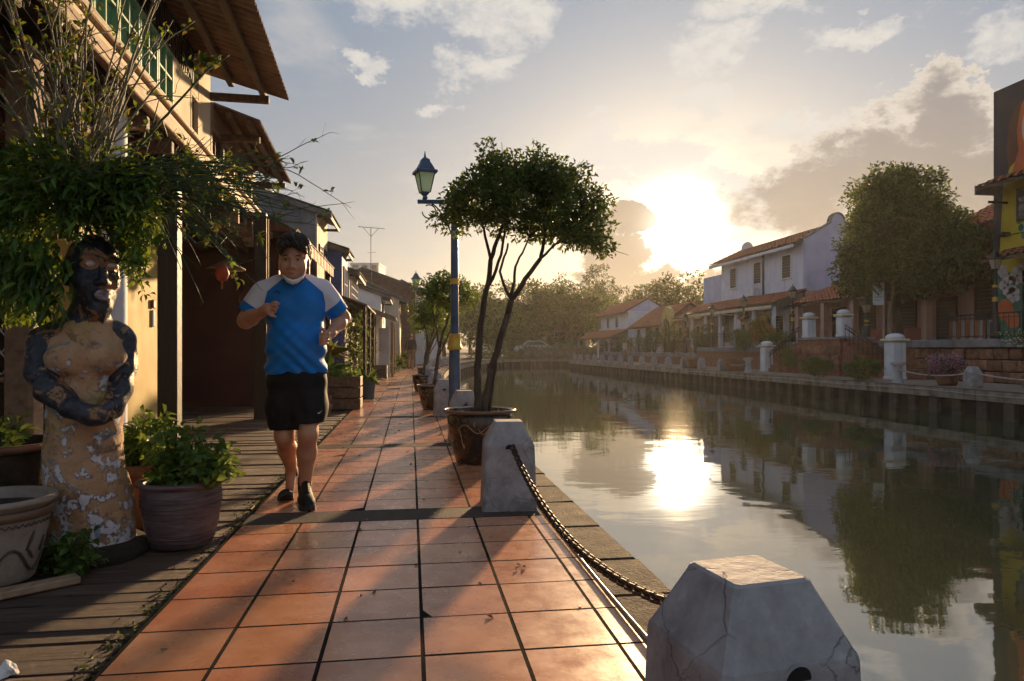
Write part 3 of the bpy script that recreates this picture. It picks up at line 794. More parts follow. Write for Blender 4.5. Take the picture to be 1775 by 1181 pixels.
# roof
def eave(parent, v0, v1, zi, zo, uo, m='roof_brown', ui=-.35, beams=(.22, .58), pitch=.085):
    mb = MB(); f = lambda u: zi + (zo - zi) * (u - ui) / (uo - ui); corrugated(mb, ui, uo, v0, v1, f, pitch, .026); mb.build('roof_sheet', M[m], parent)
    for u in beams: box_part(parent, 'purlin', 'timber', u - .035, u + .035, v0, v1 - .08, f(u) - .10, f(u) - .024)
    box_part(parent, 'bracket', 'timber', -.1, beams[-1] + .07, v1 - .17, v1 - .1, f(beams[-1]) - .19, f(beams[-1]) - .105)
    box_part(parent, 'bracket', 'timber', -.1, beams[-1] + .07, v0 + .4, v0 + .46, f(beams[-1]) - .19, f(beams[-1]) - .105)
    return f
eave(h1, 1.8, 8.75, 4.27, 3.95, .86, pitch=.12)
box_part(h1, 'ridge_mass', 'roof_brown', -5, -.3, 1.8, 8.7, 4.36, 4.7)
# ground floor
box_part(h1, 'yellow_wall', 'yellow_paint', -.9, -.72, 6.7, 9.2, -.05, 2.5)
box_part(h1, 'doorway_shade', 'timber_dark', -1.3, -1.2, 3.9, 6.75, -.05, 2.5)  # dark panel standing in for the shade of an open doorway
box_part(h1, 'return_wall', 'blue_wall_worn', -1.6, -.91, 9.02, 9.2, -.05, 2.7)
box_part(h1, 'back_wall', 'blue_wall_worn', -1.75, -1.6, 9.21, 12.2, -.05, 2.7)
box_part(h1, 'cross_wall', 'maroon', -1.6, .3, 12.2, 12.36, -.05, 2.8)
box_part(h1, 'rear_wall', 'shade_black', -5, -4.85, 2.3, 12.3, -.05, 2.7)
box_part(h1, 'near_wall', 'maroon', -4.8, -.95, 3.7, 3.88, -.05, 2.7)
box_part(h1, 'door', 'timber_dark', -1.595, -1.55, 9.4, 10.1, .0, 2.0)
box_part(h1, 'post', 'timber_dark', -.06, .11, 6.78, 6.95, -.03, 2.72)
box_part(h1, 'post', 'timber_dark', .26, .42, 9.95, 10.11, -.03, 2.8)
box_part(h1, 'conduit', 'timber_pale', .425, .45, 9.98, 10.01, .6, 2.75, bev=.003)
box_part(h1, 'meter_box', 'red_paint', -.715, -.68, 8.85, 8.95, 1.42, 1.52)
box_part(h1, 'meter_box', 'white_paint', -.715, -.69, 8.87, 8.96, 1.2, 1.4)
mb = MB(); mb.lathe([(.1, 0), (.1, 2.74)], 20, (-.02, 5.55, 0)); mb.build('round_column', M['white_paint'], h1, 40)
h2 = LT('shophouse', 'second old shophouse with a lower brown eave and dark openings', 'house')
box_part(h2, 'upper_light_block', 'shade_black', -5, -.14, 8.66, 11.9, 3.0, 3.95)  # same added light block behind the second upper wall
box_part(h2, 'wall', 'cream_paint', -.12, -.01, 8.63, 11.9, 2.93, 3.1)
box_part(h2, 'wall', 'timber_pale', -.12, -.012, 8.63, 11.9, 3.56, 3.9)
for i in range(5):
    v0 = 8.63 + i * .68; box_part(h2, 'mullion', 'timber_pale', -.11, .0, v0, v0 + .09, 3.1, 3.56)
    if i < 4: window_grid(h2, v0 + .1, v0 + .67, 3.12, 3.55, -.04, 2, 1, 'timber', 'glass_dark')
eave(h2, 8.82, 11.95, 3.98, 3.68, .52, beams=(.16, .38), pitch=.085)

def row_house(label, X, Y0, Y1, zt, rdx, rz_, fm, sm, rm, over=.35, wins=(), lower=None, roof_pitch=.12, name='shophouse', rear=None):
    h = thing(name, label, 'house', (X, Y0, 0)); D_ = Y1 - Y0; k = (rz_ - zt) / rdx
    mb = MB(); mb.prism([(0, -.1), (0, zt), (-rdx, rz_), (-2 * rdx, zt), (-2 * rdx, -.1)], 0, D_); mb.build('wall', M[sm], h, fix=True)
    mb = MB(); mb.prism([(over, zt - over * k), (-rdx, rz_), (-rdx, rz_ - .16), (over, zt - over * k - .12)], -.07, -.01); mb.prism([(-rdx, rz_), (-2 * rdx - .3, zt - .3 * k), (-2 * rdx - .3, zt - .3 * k - .12), (-rdx, rz_ - .16)], -.07, -.01); mb.build('verge_board', M['roof_gray'], h, fix=True)
    cuts = sorted(wins); mb = MB(); mb.box(.0, .03, .01, D_ - .01, -.1, zt - .02); mb.build('front_skin', M[fm], h)
    mb = MB(); corrugated(mb, -rdx - .02, over, -.08, D_ + .08, lambda u: rz_ + .03 + (u + rdx) * -k, roof_pitch, .016, th=.012); mb.build('roof', M[rm], h)
    mb = MB(); mb.prism([(-rdx, rz_ + .03), (-2 * rdx - .3, zt + .03 - .3 * k), (-2 * rdx - .3, zt - .02 - .3 * k), (-rdx, rz_ - .02)], -.08, D_ + .08); mb.build('rear_roof', M[rm], h, fix=True)
    zo = zt - over * k
    box_part(h, 'fascia', 'timber', over - .07, over - .04, -.06, D_ + .06, zo - .1, zo + .005, bev=.004)
    box_part(h, 'bracket', 'timber', .03, over - .075, .02, .08, zo - .1, zo - .04, bev=.004); box_part(h, 'bracket', 'timber', .03, over - .075, D_ - .1, D_ - .04, zo - .1, zo - .04, bev=.004)
    for (a, c_, z0, z1, cc, rr, fmm) in wins: window_grid(h, a, c_, z0, z1, .06, cc, rr, fmm, 'glass_dark', name='window')
    if lower: box_part(h, 'shop_front', lower, .032, .06, .15, D_ - .15, -.05, 2.2)
    return h
h3 = row_house('gray rendered shophouse above the striped awning, with a short eave', -2.12, 16.3, 18.3, 4.12, 2.4, 4.9, 'cream_paint', 'gray_render', 'roof_gray', .36, [(.3, .75, 2.95, 3.35, 2, 3, 'timber_dark'), (1.2, 1.6, 2.95, 3.35, 2, 3, 'timber_dark')], 'timber_dark')
h4 = row_house('deep blue shophouse with gray eave past the striped awning', -1.78, 18.5, 20.1, 3.55, 1.6, 4.05, 'blue_paint', 'blue_paint', 'roof_gray', .22, [(.3, 1.2, 2.2, 3.1, 2, 2, 'white_paint')], 'timber_dark')
h5 = row_house('cream shophouse with a white paned window and corrugated roof', -1.74, 20.25, 23.4, 3.2, 1.6, 3.75, 'cream_paint', 'cream_paint', 'roof_gray', .32, [(.25, 2.7, 2.1, 2.95, 5, 4, 'white_paint')], 'timber_dark', .2)
h6 = row_house('house with a plain white side wall over a lean-to porch', -1.12, 26.4, 30.2, 3.02, 2.6, 4.0, 'white_paint', 'white_paint', 'roof_gray', .4, [(.6, 1.8, 1.9, 2.7, 2, 2, 'timber')], 'timber_dark')
h7 = row_house('low cream house with shuttered windows beyond the white side wall', -.55, 31.6, 36.0, 3.25, 2.4, 4.4, 'cream_paint', 'cream_paint', 'roof_gray', .45, [(.5, 1.3, 1.9, 2.7, 2, 2, 'timber_dark'), (2.0, 2.8, 1.9, 2.7, 2, 2, 'timber_dark')], 'timber_dark', .2)
h8 = row_house('taller white house with brown tiled roof far along the path', .25, 38.5, 44.0, 4.3, 2.8, 5.3, 'white_paint', 'roof_brown', 'roof_brown', .5, [(.6, 1.5, 2.6, 3.7, 2, 2, 'shutter'), (2.2, 3.1, 2.6, 3.7, 2, 2, 'shutter'), (3.8, 4.7, 2.6, 3.7, 2, 2, 'shutter')], 'white_paint', .25)
h9 = row_house('last white house with a small terracotta porch at the far end of the path', 1.9, 47.0, 54.0, 4.2, 2.5, 5.5, 'white_paint', 'white_paint', 'roof_brown', .5, [(.6, 1.6, 2.4, 3.4, 2, 2, 'shutter'), (3, 4, 2.4, 3.4, 2, 2, 'shutter')], 'timber', .25)
# porches, lean-to roofs and the wall between house 2 and 3
lk = thing('lean_to', 'lean-to porch roof with pale fascia in front of the white side wall', 'porch', (0, 24.0, 0))
mb = MB(); corrugated(mb, -2.2, -.5, 0, 3.0, lambda x: 2.62 + (x + 2.2) * -.36, .14, .015, th=.03); mb.build('roof', M['roof_gray'], lk)
mb = MB(); mb.prism([(-2.2, 2.5), (-2.2, 2.59), (-.5, 1.98), (-.5, 1.84)], -.05, -.01); mb.build('fascia', M['timber_pale'], lk, fix=True)
for (x, y) in ((-.62, .05), (-.62, 2.9), (-1.5, .05)): box_part(lk, 'post', 'timber_pale', x - .05, x + .05, y, y + .1, -.05, 1.86)
box_part(lk, 'shop_shutter', 'timber_dark', -2.1, -2.02, .1, 2.9, -.05, 2.3); box_part(lk, 'side_panel', 'white_paint', -1.15, -.75, 1.9, 1.95, -.05, 1.7)
for i in range(8): box_part(lk, 'shutter_slat', 'shutter', -2.05 + i * .11, -1.96 + i * .11, .7, .74, -.05, 2.1, bev=.004)
lk2 = thing('lean_to', 'brown lean-to porch roof in front of the blue and cream shophouses', 'porch', (0, 18.6, 0))
mb = MB(); corrugated(mb, -2.0, -1.12, 0, 4.6, lambda x: 2.4 + (x + 2.0) * -.36, .14, .015, th=.03); mb.build('roof', M['roof_brown'], lk2)
for y in (.1, 2.3, 4.4): box_part(lk2, 'post', 'timber_dark', -1.24, -1.16, y, y + .08, -.05, 2.08)
lk3 = thing('lean_to', 'small terracotta porch roof beside the walking person in the distance', 'porch', (0, 39.5, 0))
mb = MB(); corrugated(mb, .3, 1.35, 0, 4.4, lambda x: 2.5 + (x - .3) * -.45, .2, .02, th=.03); mb.build('roof', M['roof_tile'], lk3)
for y in (.1, 2.2, 4.2): box_part(lk3, 'post', 'white_paint', 1.2, 1.28, y, y + .08, -.05, 2.06)
md = thing('shophouse', 'dark shuttered shophouse with wooden upper wall under the striped awning', 'house', (0, 12.4, 0))
box_part(md, 'wall', 'maroon', -6, -2.55, .0, 3.8, -.05, 3.0); box_part(md, 'upper_wall', 'timber', -2.54, -2.5, .0, 3.8, 2.55, 2.98)
for i in range(10): box_part(md, 'shutter_board', 'timber_dark', -2.54, -2.5 + .012 * (i % 2), .05 + i * .37, .4 + i * .37, -.05, 2.5, bev=.006)
mb = MB(); corrugated(mb, -4.5, -2.1, -.05, 3.8, lambda x: 3.05 + (x + 2.1) * -.22, .14, .015, th=.02); mb.build('roof', M['roof_gray'], md)
for y in (.3, 3.5): box_part(md, 'post', 'timber_dark', -1.86, -1.76, y, y + .1, -.05, 2.75)
# the striped awning with a scalloped valance
aw = thing('awning', 'terracotta striped awning with scalloped valance behind the runner', 'awning', (-1.72, 11.0, 2.72)); st_m = [M['awning_stripe'], flat('awning_dark', (.12, .025, .015))]
mb = MB(); mb.box(-.8, 0, 0, 5.2, .0, .012, M=Matrix.Shear('XY', 4, (0, 0))) ; 
mb = MB(); mb.prism([(-.78, .42), (0, .0), (0, .022), (-.78, .445)], 0, 5.2); mb.build('canvas', st_m[1], aw, fix=True)
mb = MB(); mb.prism([(-.78, .0), (-.78, .41), (-.01, .0)], .02, .03); mb.build('side_flap', st_m[1], aw, fix=True)
sc_ = MB(); n_ = 52
for i in range(n_):
    y0 = i * .1; pts = [(y0, .02), (y0, -.14)] + [(y0 + .05 - .05 * math.cos(a), -.14 - .045 * math.sin(a)) for a in [R(30 * k) for k in range(1, 6)]] + [(y0 + .1, -.14), (y0 + .1, .02)]
    v = [(.004 + .006 * math.sin(i * 1.3), p, z) for p, z in pts]; v2 = [(x - .006, p, z) for x, p, z in v]; k = len(v)
    sc_.add(v + v2, [tuple(range(k))[::-1], tuple(range(k, 2 * k))] + [(j, (j + 1) % k, k + (j + 1) % k, k + j) for j in range(k)], 0 if i % 2 else 0)
sc_.build('valance', M['awning_stripe'], aw, fix=True)
mb = MB(); mb.tube([(.01, -.02, .03), (.01, 5.22, .03)], .014, 8); mb.build('front_bar', M['timber_pale'], aw)
# antenna
an = thing('antenna', 'thin rooftop television antenna mast standing above the gray roofs', 'antenna', at(643, 480, 28.0))
mb = MB(); mb.tube([(0, 0, -.3), (0, 0, 1.95)], .016, 6); mb.build('mast', M['iron'], an)
mb = MB(); mb.tube([(-.5, 0, 1.98), (.55, 0, 1.92)], .010, 5)
for i in range(8): x = -.45 + i * .13; mb.tube([(x, -.15, 1.98 - x * .03), (x, .15, 1.97)], .006, 4)
mb.tube([(0, 0, 1.6), (-.3, 0, 1.95)], .008, 4); mb.tube([(0, 0, 1.6), (.3, 0, 1.93)], .008, 4); mb.tube([(-.15, 0, .95), (.2, .0, .98)], .006, 4); mb.build('boom', M['iron'], an)
# distant blocks
def block(label, p, w, d, h, m, floors=0, cols=0):
    o = thing('apartment_block', label, 'building', p, -YAW); box_part(o, 'wall', m, -w / 2, w / 2, 0, d, 0, h); 
    for f in range(floors):
        for c_ in range(cols):
            x = -w / 2 + w * (c_ + .5) / cols; z = h * (f + .45) / floors; mb = MB(); mb.box(x - w / cols * .28, x + w / cols * .28, -.06, .02, z, z + h / floors * .5); mb.build('window', M['glass_dark'], o)
    box_part(o, 'parapet', m, -w / 2 - .1, w / 2 + .1, -.1, d, h, h + .4)
    return o
p = at(632, 480, 150); block('pale tall apartment block behind the roofs near the antenna', (p.x, p.y, -.1), 6.0, 8, 19.0, 'white_paint', 8, 3)
p = at(940, 560, 190); block('hazy cream apartment block behind the trees at the river bend', (p.x, p.y, -.1), 15, 10, 12.4, 'cream_paint', 4, 6)
p = at(870, 560, 200); block('hazy pale block with roof tanks behind the lamp post trees', (p.x, p.y, -.1), 12, 10, 14.5, 'white_paint', 4, 5)

# ================================================================== things on the river edge
bc = bpy.data.materials.new('bollard_concrete'); bc.use_nodes = True; t = bc.node_tree; b = t.nodes['Principled BSDF']
V = E(t, t.nodes.new('ShaderNodeTexCoord').outputs['Object'])
n1 = noise(t, V, 7, 8, .65); n2 = noise(t, V, 26, 6, .6); n3 = noise(t, V, 3.1, 5, .6, .4)
vo = t.nodes.new('ShaderNodeTexVoronoi'); vo.feature = 'DISTANCE_TO_EDGE'; vo.inputs['Scale'].default_value = 5.5
wv = t.nodes.new('ShaderNodeVectorMath'); wv.operation = 'ADD'; t.links.new(V.s, wv.inputs[0])
wn = noise(t, V, 9, 4, .6); t.links.new(comb(t, wn * .16, wn * .11, wn * -.13).s, wv.inputs[1]); t.links.new(wv.outputs[0], vo.inputs['Vector'])
crack = (1.0 - E(t, vo.outputs['Distance']).sstep(.0, .018)) * n3.sstep(.38, .5)
c = mixc(t, n1.sstep(.3, .7), (.23, .205, .205), (.4, .375, .378))
c = mixc(t, n2.sstep(.55, .75) * .4, c, (.5, .475, .46)); c = mixc(t, n3.sstep(.46, .66) * .8, c, (.13, .1, .1)); c = mixc(t, crack * .4, c, (.06, .05, .048))
t.links.new(c.s, b.inputs['Base Color']); b.inputs['Roughness'].default_value = .78
bp = t.nodes.new('ShaderNodeBump'); bp.inputs['Strength'].default_value = .6; bp.inputs['Distance'].default_value = .006
t.links.new((n2 + n1 - crack * 1.5).s, bp.inputs['Height']); t.links.new(bp.outputs[0], b.inputs['Normal'])
M['bollard'] = bc
def bollard_mesh():
    prof = [(.160, 0), (.158, .02), (.146, .37), (.143, .383), (.137, .393), (.087, .497), (.083, .507), (.076, .512)]
    bm = bmesh.new(); rings = []
    for r, z in prof:
        ch = r * .1; ring = []
        for sx, sy, fl in ((1, 1, 0), (-1, 1, 1), (-1, -1, 0), (1, -1, 1)):
            a, c_ = (r, r - ch), (r - ch, r)
            for (px, py) in ((a, c_) if not fl else (c_, a)): ring.append(bm.verts.new((sx * px, sy * py, z)))
        rings.append(ring)
    for i in range(len(rings) - 1):
        for k in range(8): bm.faces.new((rings[i][k], rings[i][(k + 1) % 8], rings[i + 1][(k + 1) % 8], rings[i + 1][k]))
    bm.faces.new(rings[-1]); bm.faces.new(rings[0][::-1])
    bmesh.ops.recalc_face_normals(bm, faces=bm.faces)
    me = bpy.data.meshes.new('bollard'); bm.to_mesh(me); bm.free(); me.materials.append(M['bollard']); return me
bme = bollard_mesh()
# chain hole: a concrete ring with a near-black disc for the shade inside, on each face towards the neighbour
def hole(y, parent):
    mb = MB(); mb.lathe([(.027, 0), (.030, .003), (.030, .006), (.027, .007), (.0255, .005), (.025, -.02)], 20)
    o = mb.build('chain_socket', M['bollard'], parent, 40); o.location = (0, y * .140, .36); o.rotation_euler = (R(96 if y < 0 else -96), 0, 0)
    mb = MB(); mb.lathe([(.026, 0), (.026, .002)], 20); d_ = mb.build('socket_shade', M['shade_black'], o); d_.location = (0, 0, .0045)
EDGE_B = [(.648, 1.29, 9, 'cracked concrete bollard filling the bottom corner of the view'), (.575, 4.18, -3, 'gray concrete bollard beside the brown pot with the forked tree'), (.545, 7.25, 2, 'gray concrete bollard just behind the brown pot with the forked tree'),
          (.47, 10.0, -2, 'gray concrete bollard beside the blue lamp post')] + [(.45 + bend(10 + 2.9 * i), 10 + 2.9 * i, 0, None) for i in range(1, 13)]
boll = []
ORD = ['first','second','third','fourth','fifth','sixth','seventh','eighth','ninth','tenth','eleventh','twelfth','thirteenth','fourteenth','fifteenth','sixteenth']
for ib, (x, y, a, lab) in enumerate(EDGE_B):
    w = thing('bollard', lab or 'small concrete bollard far along the tiled path edge, %s in the row' % ORD[ib], 'bollard', (x, y, 0), R(a), 'concrete bollards along the tiled path')
    link('shaft', bme, w); hole(-1, w); boll.append((x, y))
    if y < 12: hole(1, w)
# chains
def link_mesh():
    mb = MB(); pts = []
    for k in range(13):
        a = 2 * math.pi * k / 12; pts.append((.0125 * math.cos(a), (.017 if math.sin(a) > 0 else -.017) + .0125 * math.sin(a), 0))
    mb.tube(pts, .0058, 6, cap=False); me = bpy.data.meshes.new('chain_link'); me.from_pydata(mb.v, [], mb.f); me.materials.append(M['rust_iron'])
    me.polygons.foreach_set('use_smooth', [True] * len(me.polygons)); return me
lme = link_mesh()
def chain(label, a, c_, sag, cat='chain'):
    a, c_ = Vector(a), Vector(c_); w = thing('chain', label, cat, group='iron chains between the bollards')
    N_ = 400; pts = [a.lerp(c_, i / N_) - Vector((0, 0, sag * 4 * (i / N_) * (1 - i / N_))) for i in range(N_ + 1)]
    acc, k, last = 0.0, 0, 0
    for i in range(1, N_ + 1):
        acc += (pts[i] - pts[i - 1]).length
        if acc >= .036:
            acc -= .036; tdir = (pts[i] - pts[i - 1]).normalized(); o = link('chain_link', lme, w, pts[i])
            q = tdir.to_track_quat('Y', 'Z') @ Matrix.Rotation(R(90 if k % 2 else 0) + R(38), 3, 'Y').to_quaternion(); o.rotation_euler = q.to_euler(); k += 1
chain('rusty iron chain slung between the two nearest concrete bollards', (.578, 4.03, .385), (.655, 1.43, .365), .185)
chain('dark iron chain hung from the second bollard towards the forked tree pot', (.575, 4.32, .385), (.55, 7.1, .385), .2)
mb = MB(); pp = [(.79, y, .006 + .006 * math.sin(y * 1.7)) for y in [1.2 + .2 * i for i in range(17)]]
pp = [(.772 - .03 * math.sin((p[1] - 1.2) * .9), p[1], p[2] + .012) for p in pp]; mb.tube(pp, .0075, 8)
tag(mb.build('conduit_pipe', M['steel'], None, True), 'thin steel conduit pipe lying along the tile edge under the chain', 'pipe')

# right bank bollards, rope and lesser things
rb = []
for i, y in enumerate([15.6] + [27.6 + 2.2 * k for k in range(15)]):
    if y == 27.6: continue
    w = thing('bollard', 'whitish concrete bollard alone by the pink flowers on the far bank' if i == 0 else 'small pale concrete bollard on the far promenade edge, %s in the row past the stair' % ORD[max(0, i - 2)], 'bollard', (13.75, y, -.03), 0, 'pale bollards on the far bank')
    o = link('shaft', bme, w); o.scale = (1.0, 1.0, 1.05); rb.append(y)
for (y, lab) in ((18.3, 'flared white post in front of the tall pier'), (27.3, 'flared pale post by the foot of the stair on the far bank')):
    w = thing('flared_post', lab, 'post', (13.75, y, -.03))
    mb = MB(); mb.lathe([(.16, 0), (.12, .15), (.1, .35), (.13, .48), (.2, .54), (.2, .6), (.02, .61)], 12); mb.build('shaft', M['concrete'], w, 40)
for a, c_, lab in ((18.3, 15.6, 'pale rope chain hung between the flared post and the bollard on the far bank'), (15.6, 12.4, 'pale rope chain running on from the far bank bollard past the small potted shrub'), (29.8, 27.3, 'pale rope chain hung beside the stair foot on the far bank')):
    mb = MB(); mb.tube([(13.75, a + (c_ - a) * i / 12, .36 - .5 * (i / 12) * (1 - i / 12)) for i in range(13)], .018, 6); tag(mb.build('rope_chain', M['concrete'], None, True), lab, 'rope', 'ropes between the far bank posts')
mb = MB(); mb.tube([(RX - .03, y, -.13 - .02 * math.sin(y)) for y in range(7, 34)], .012, 5); tag(mb.build('conduit_pipe', M['steel'], None, True), 'pale cable pipe running along the face of the far river wall', 'pipe')

# ---- pots
def pot(name, label, loc, prof, mat_, rim=None, soil_r=None, soil_z=None, cat='plant pot', group=None, seg=40):
    w = thing(name, label, cat, loc, rn.uniform(0, 6), group)
    mb = MB(); mb.lathe(prof, seg); mb.build('body', M[mat_], w, 50)
    if rim: mb = MB(); r_, z_, t_ = rim[:3]; mb.tube([(r_ * math.cos(2 * math.pi * k / 36), r_ * math.sin(2 * math.pi * k / 36), z_) for k in range(37)], t_, 8, cap=False); mb.build('rim', M[rim[3]], w, True)
    mb = MB(); mb.lathe([(soil_r, 0), (soil_r, .01), (soil_r * .5, .025), (.01, .03)], 20, (0, 0, soil_z)); mb.build('soil', M['soil'], w, True)
    return w
POT_P = [(.17, 0), (.195, .01), (.235, .16), (.262, .30), (.272, .385), (.262, .40), (.29, .415), (.30, .43), (.29, .44), (.262, .435), (.25, .37), (.24, .36)]
pt = pot('glazed_pot', 'dark brown glazed pot with vine relief holding the forked tree', (.565, 5.83, 0), POT_P, 'pot_brown', (.292, .43, .014, 'pot_rim'), .25, .36)
pt.rotation_euler = (0, 0, 0)
def relief(parent, strokes, rfun, m, th=.006):
    mb = MB()
    for s_ in strokes:
        pts = []
        for (a, z) in s_: r_ = rfun(z) + .002; pts.append((r_ * math.cos(a), r_ * math.sin(a), z))
        mb.tube(pts, [th * (1 - .55 * abs(2 * i / (len(pts) - 1) - 1)) for i in range(len(pts))], 6)
    return mb.build('vine_relief', M[m], parent, True)
def rf(z):
    for (r0, z0), (r1, z1) in zip(POT_P[:5], POT_P[1:6]):
        if z0 <= z <= z1: return r0 + (r1 - r0) * (z - z0) / max(1e-6, z1 - z0)
    return .27
A0 = math.atan2(-5.83, -.565) - .05
S_ = [[(A0 - .62 + .1 * i, .30 + .035 * math.sin(i * .75)) for i in range(12)], [(A0 - .62 + .02 * i, .30 - .03 * i + .012 * math.sin(i)) for i in range(6)], [(A0 + .0 + .06 * i, .31 - .05 * math.sin(i * .55)) for i in range(9)],
      [(A0 - .1 + .025 * math.cos(k), .335 + .02 * math.sin(k)) for k in [j * .8 for j in range(9)]], [(A0 - .5 + .02 * math.cos(k), .155 + .015 * math.sin(k)) for k in [j * .8 for j in range(9)]], [(A0 + .52 + .02 * math.cos(k), .27 + .02 * math.sin(k)) for k in [j * .8 for j in range(9)]]]
relief(pt, S_, rf, 'vine_paint')
for i, (px, py, Z, s_, lab) in enumerate(((752, 712, 10.9, .88, 'dark glazed pot of the second potted tree along the path edge'), (733, 678, 15.4, .86, 'dark glazed pot of the third potted tree along the path edge'), (738, 662, 20.5, .9, 'dark glazed pot of the fourth potted tree, farthest along the path edge'))):
    p = at(px, py, Z); pot('glazed_pot', lab, (p.x, p.y, 0), [(a * s_, z * s_) for a, z in POT_P], 'pot_brown', (.292 * s_, .43 * s_, .014 * s_, 'pot_rim'), .25 * s_, .36 * s_)

# ---- trees: skeleton of tapered limbs, leaves in clumps at the twig ends
def limb(mb, p, q_, r0, r1, rng, wig=.06, seg=7, n=7):
    p, q_ = Vector(p), Vector(q_); L = (q_ - p).length; pts = []; off = Vector((0, 0, 0))
    for i in range(n):
        f = i / (n - 1); w = math.sin(math.pi * f)
        off = off * .6 + Vector((rng.gauss(0, 1), rng.gauss(0, 1), rng.gauss(0, .5))) * wig * L * .35
        pts.append(p.lerp(q_, f) + off * w)
    mb.tube(pts, [r0 + (r1 - r0) * i / (n - 1) for i in range(n)], seg); return pts
def clump_leaves(cents, rad, per, rng, squash=.75, outward=None):
    """points and directions of leaves spread through clumps"""
    C = np.repeat(np.asarray(cents, float), per, 0); n = len(C)
    d = rdir(rng, n); rr = rad * rng.uniform(.15, 1, n) ** .6
    P = C + d * rr[:, None] * np.array([1, 1, squash]); Dr = d * .8 + rdir(rng, n) * .8 + np.array([0, 0, .15])
    return P, Dr
def potted_tree(name, label, base, trunks, cents, rad, per, leafmats, L, W, seed, group=None, r0=.03, twig=.006):
    rng = random.Random(seed); rg = np.random.default_rng(seed)
    w = thing(name, label, 'tree', base, 0, group); mb = MB(); ends = []
    for tr in trunks:
        for (p, q_, a, c_) in tr: limb(mb, p, q_, a, c_, rng, .045); ends.append(Vector(q_)); ends.append(Vector(p).lerp(Vector(q_), .6))
    mb.build('trunk', M['bark'], w, True)
    tw = MB()
    for c_ in cents:
        e = min(ends, key=lambda k: (k - Vector(c_)).length); limb(tw, e, c_, twig * 1.5, twig * .5, rng, .12, 5, 6)
        for _ in range(3): limb(tw, Vector(c_).lerp(e, .35), Vector(c_) + Vector([rng.gauss(0, rad * .6) for _ in range(3)]), twig * .7, twig * .25, rng, .12, 4, 4)
    tw.build('twigs', M['bark'], w, True)
    P, Dr = clump_leaves(cents, rad, per, rg)
    o = leaf_mesh('crown', P, Dr, L, W, leafmats, w, rg); return w
# the forked tree: positions relative to the pot (x right along the picture, z up)
ux, uy = Vector((math.cos(YAW), -math.sin(YAW), 0)), Vector((math.sin(YAW), math.cos(YAW), 0))
def tp(px, py, d=0.0):
    Zt = 5.88; return ux * ((px - 831) * Zt / FPX) + uy * d + Vector((0, 0, CAM_H - (py - 605) * Zt / FPX))
T1 = [(tp(828, 715), tp(826, 640, .02), .036, .03), (tp(826, 640, .02), tp(838, 525, .03), .03, .025), (tp(838, 525, .03), tp(850, 450, .02), .024, .02), (tp(850, 450, .02), tp(872, 390, -.05), .02, .013), (tp(838, 522, .03), tp(868, 440, .1), .018, .012), (tp(868, 440, .1), tp(880, 360, .15), .012, .008),
      (tp(850, 450, .02), tp(830, 370, .05), .014, .009), (tp(872, 390, -.05), tp(905, 330, -.1), .011, .007), (tp(830, 370, .05), tp(805, 330, .08), .009, .006)]
T2 = [(tp(838, 715, .03), tp(850, 640, .03), .034, .03), (tp(850, 640, .03), tp(880, 545, .0), .03, .025), (tp(880, 545, .0), tp(886, 520, .0), .026, .024), (tp(886, 520, .0), tp(936, 450, -.04), .023, .018), (tp(936, 450, -.04), tp(945, 400, -.06), .017, .012), (tp(886, 520, .0), tp(866, 470, .05), .014, .011), (tp(866, 470, .05), tp(880, 420, .1), .011, .008),
      (tp(884, 515, .02), tp(893, 462, .06), .014, .011), (tp(893, 462, .06), tp(918, 410, .08), .01, .007), (tp(936, 450, -.04), tp(985, 405, -.08), .012, .007), (tp(945, 400, -.06), tp(930, 340, -.02), .01, .006), (tp(863, 602, .02), tp(846, 712, .06), .013, .022)]
rg = np.random.default_rng(11); cents = []
while len(cents) < 235:
    a = rg.uniform(0, 1); px, py = rg.uniform(752, 1050), rg.uniform(268, 440)
    # umbrella outline: flat dome with a drooping right shoulder
    u = (px - 897) / 150; top = 268 + 78 * (abs(u) ** 2.2) + (20 if u < -.55 else 0); bot = 392 + 52 * max(0, u) ** .8 + 6 * max(0, -u)
    if not (top + 8 < py < bot): continue
    cents.append(tuple(tp(px, py, rg.uniform(-.5, .5) * math.sqrt(max(0, 1 - u * u)))))
potted_tree('potted_tree', 'forked slender tree with flat umbrella crown growing in the brown vine pot', (.565, 5.83, 0), [T1, T2], cents, .1, 56, [M['leaf_dark'], M['leaf_mid'], M['leaf_dark'], M['leaf_olive']], .044, .021, 4, r0=.035)
# little weeds in the pot
Pw = [(rg.uniform(-.2, .2), rg.uniform(-.2, .2), .37) for _ in range(60)]
w = thing('pot_weeds', 'small bright weeds sprouting in the vine pot', 'weeds', (.565, 5.83, 0))
leaf_mesh('foliage', Pw, np.array([[rg.normal(0, .5), rg.normal(0, .5), 1] for _ in Pw]), .06, .015, [M['leaf_bright'], M['leaf_mid']], w, rg)
def small_tree(label, p, h, cr, cz, seed, lean=0.0, nc=46, per=60):
    rg = np.random.default_rng(seed); cs = []
    while len(cs) < nc:
        u = rg.uniform(-1, 1, 3)
        if u @ u < 1: cs.append((lean + u[0] * cr, u[1] * cr, cz + u[2] * cr * .62))
    tr = [[((0, 0, .35), (.04 + lean * .3, .02, .95), .03, .025), ((.04 + lean * .3, .02, .95), (.12 + lean, .05, cz - .1), .024, .012), ((.04 + lean * .3, .02, .95), (-.2 + lean, -.05, cz - .05), .02, .01), ((.02, 0, .6), (.3 + lean, .1, cz), .018, .009)]]
    return potted_tree('potted_tree', label, p, tr, cs, .15, per, [M['leaf_mid'], M['leaf_dark'], M['leaf_bright']], .06, .028, seed)
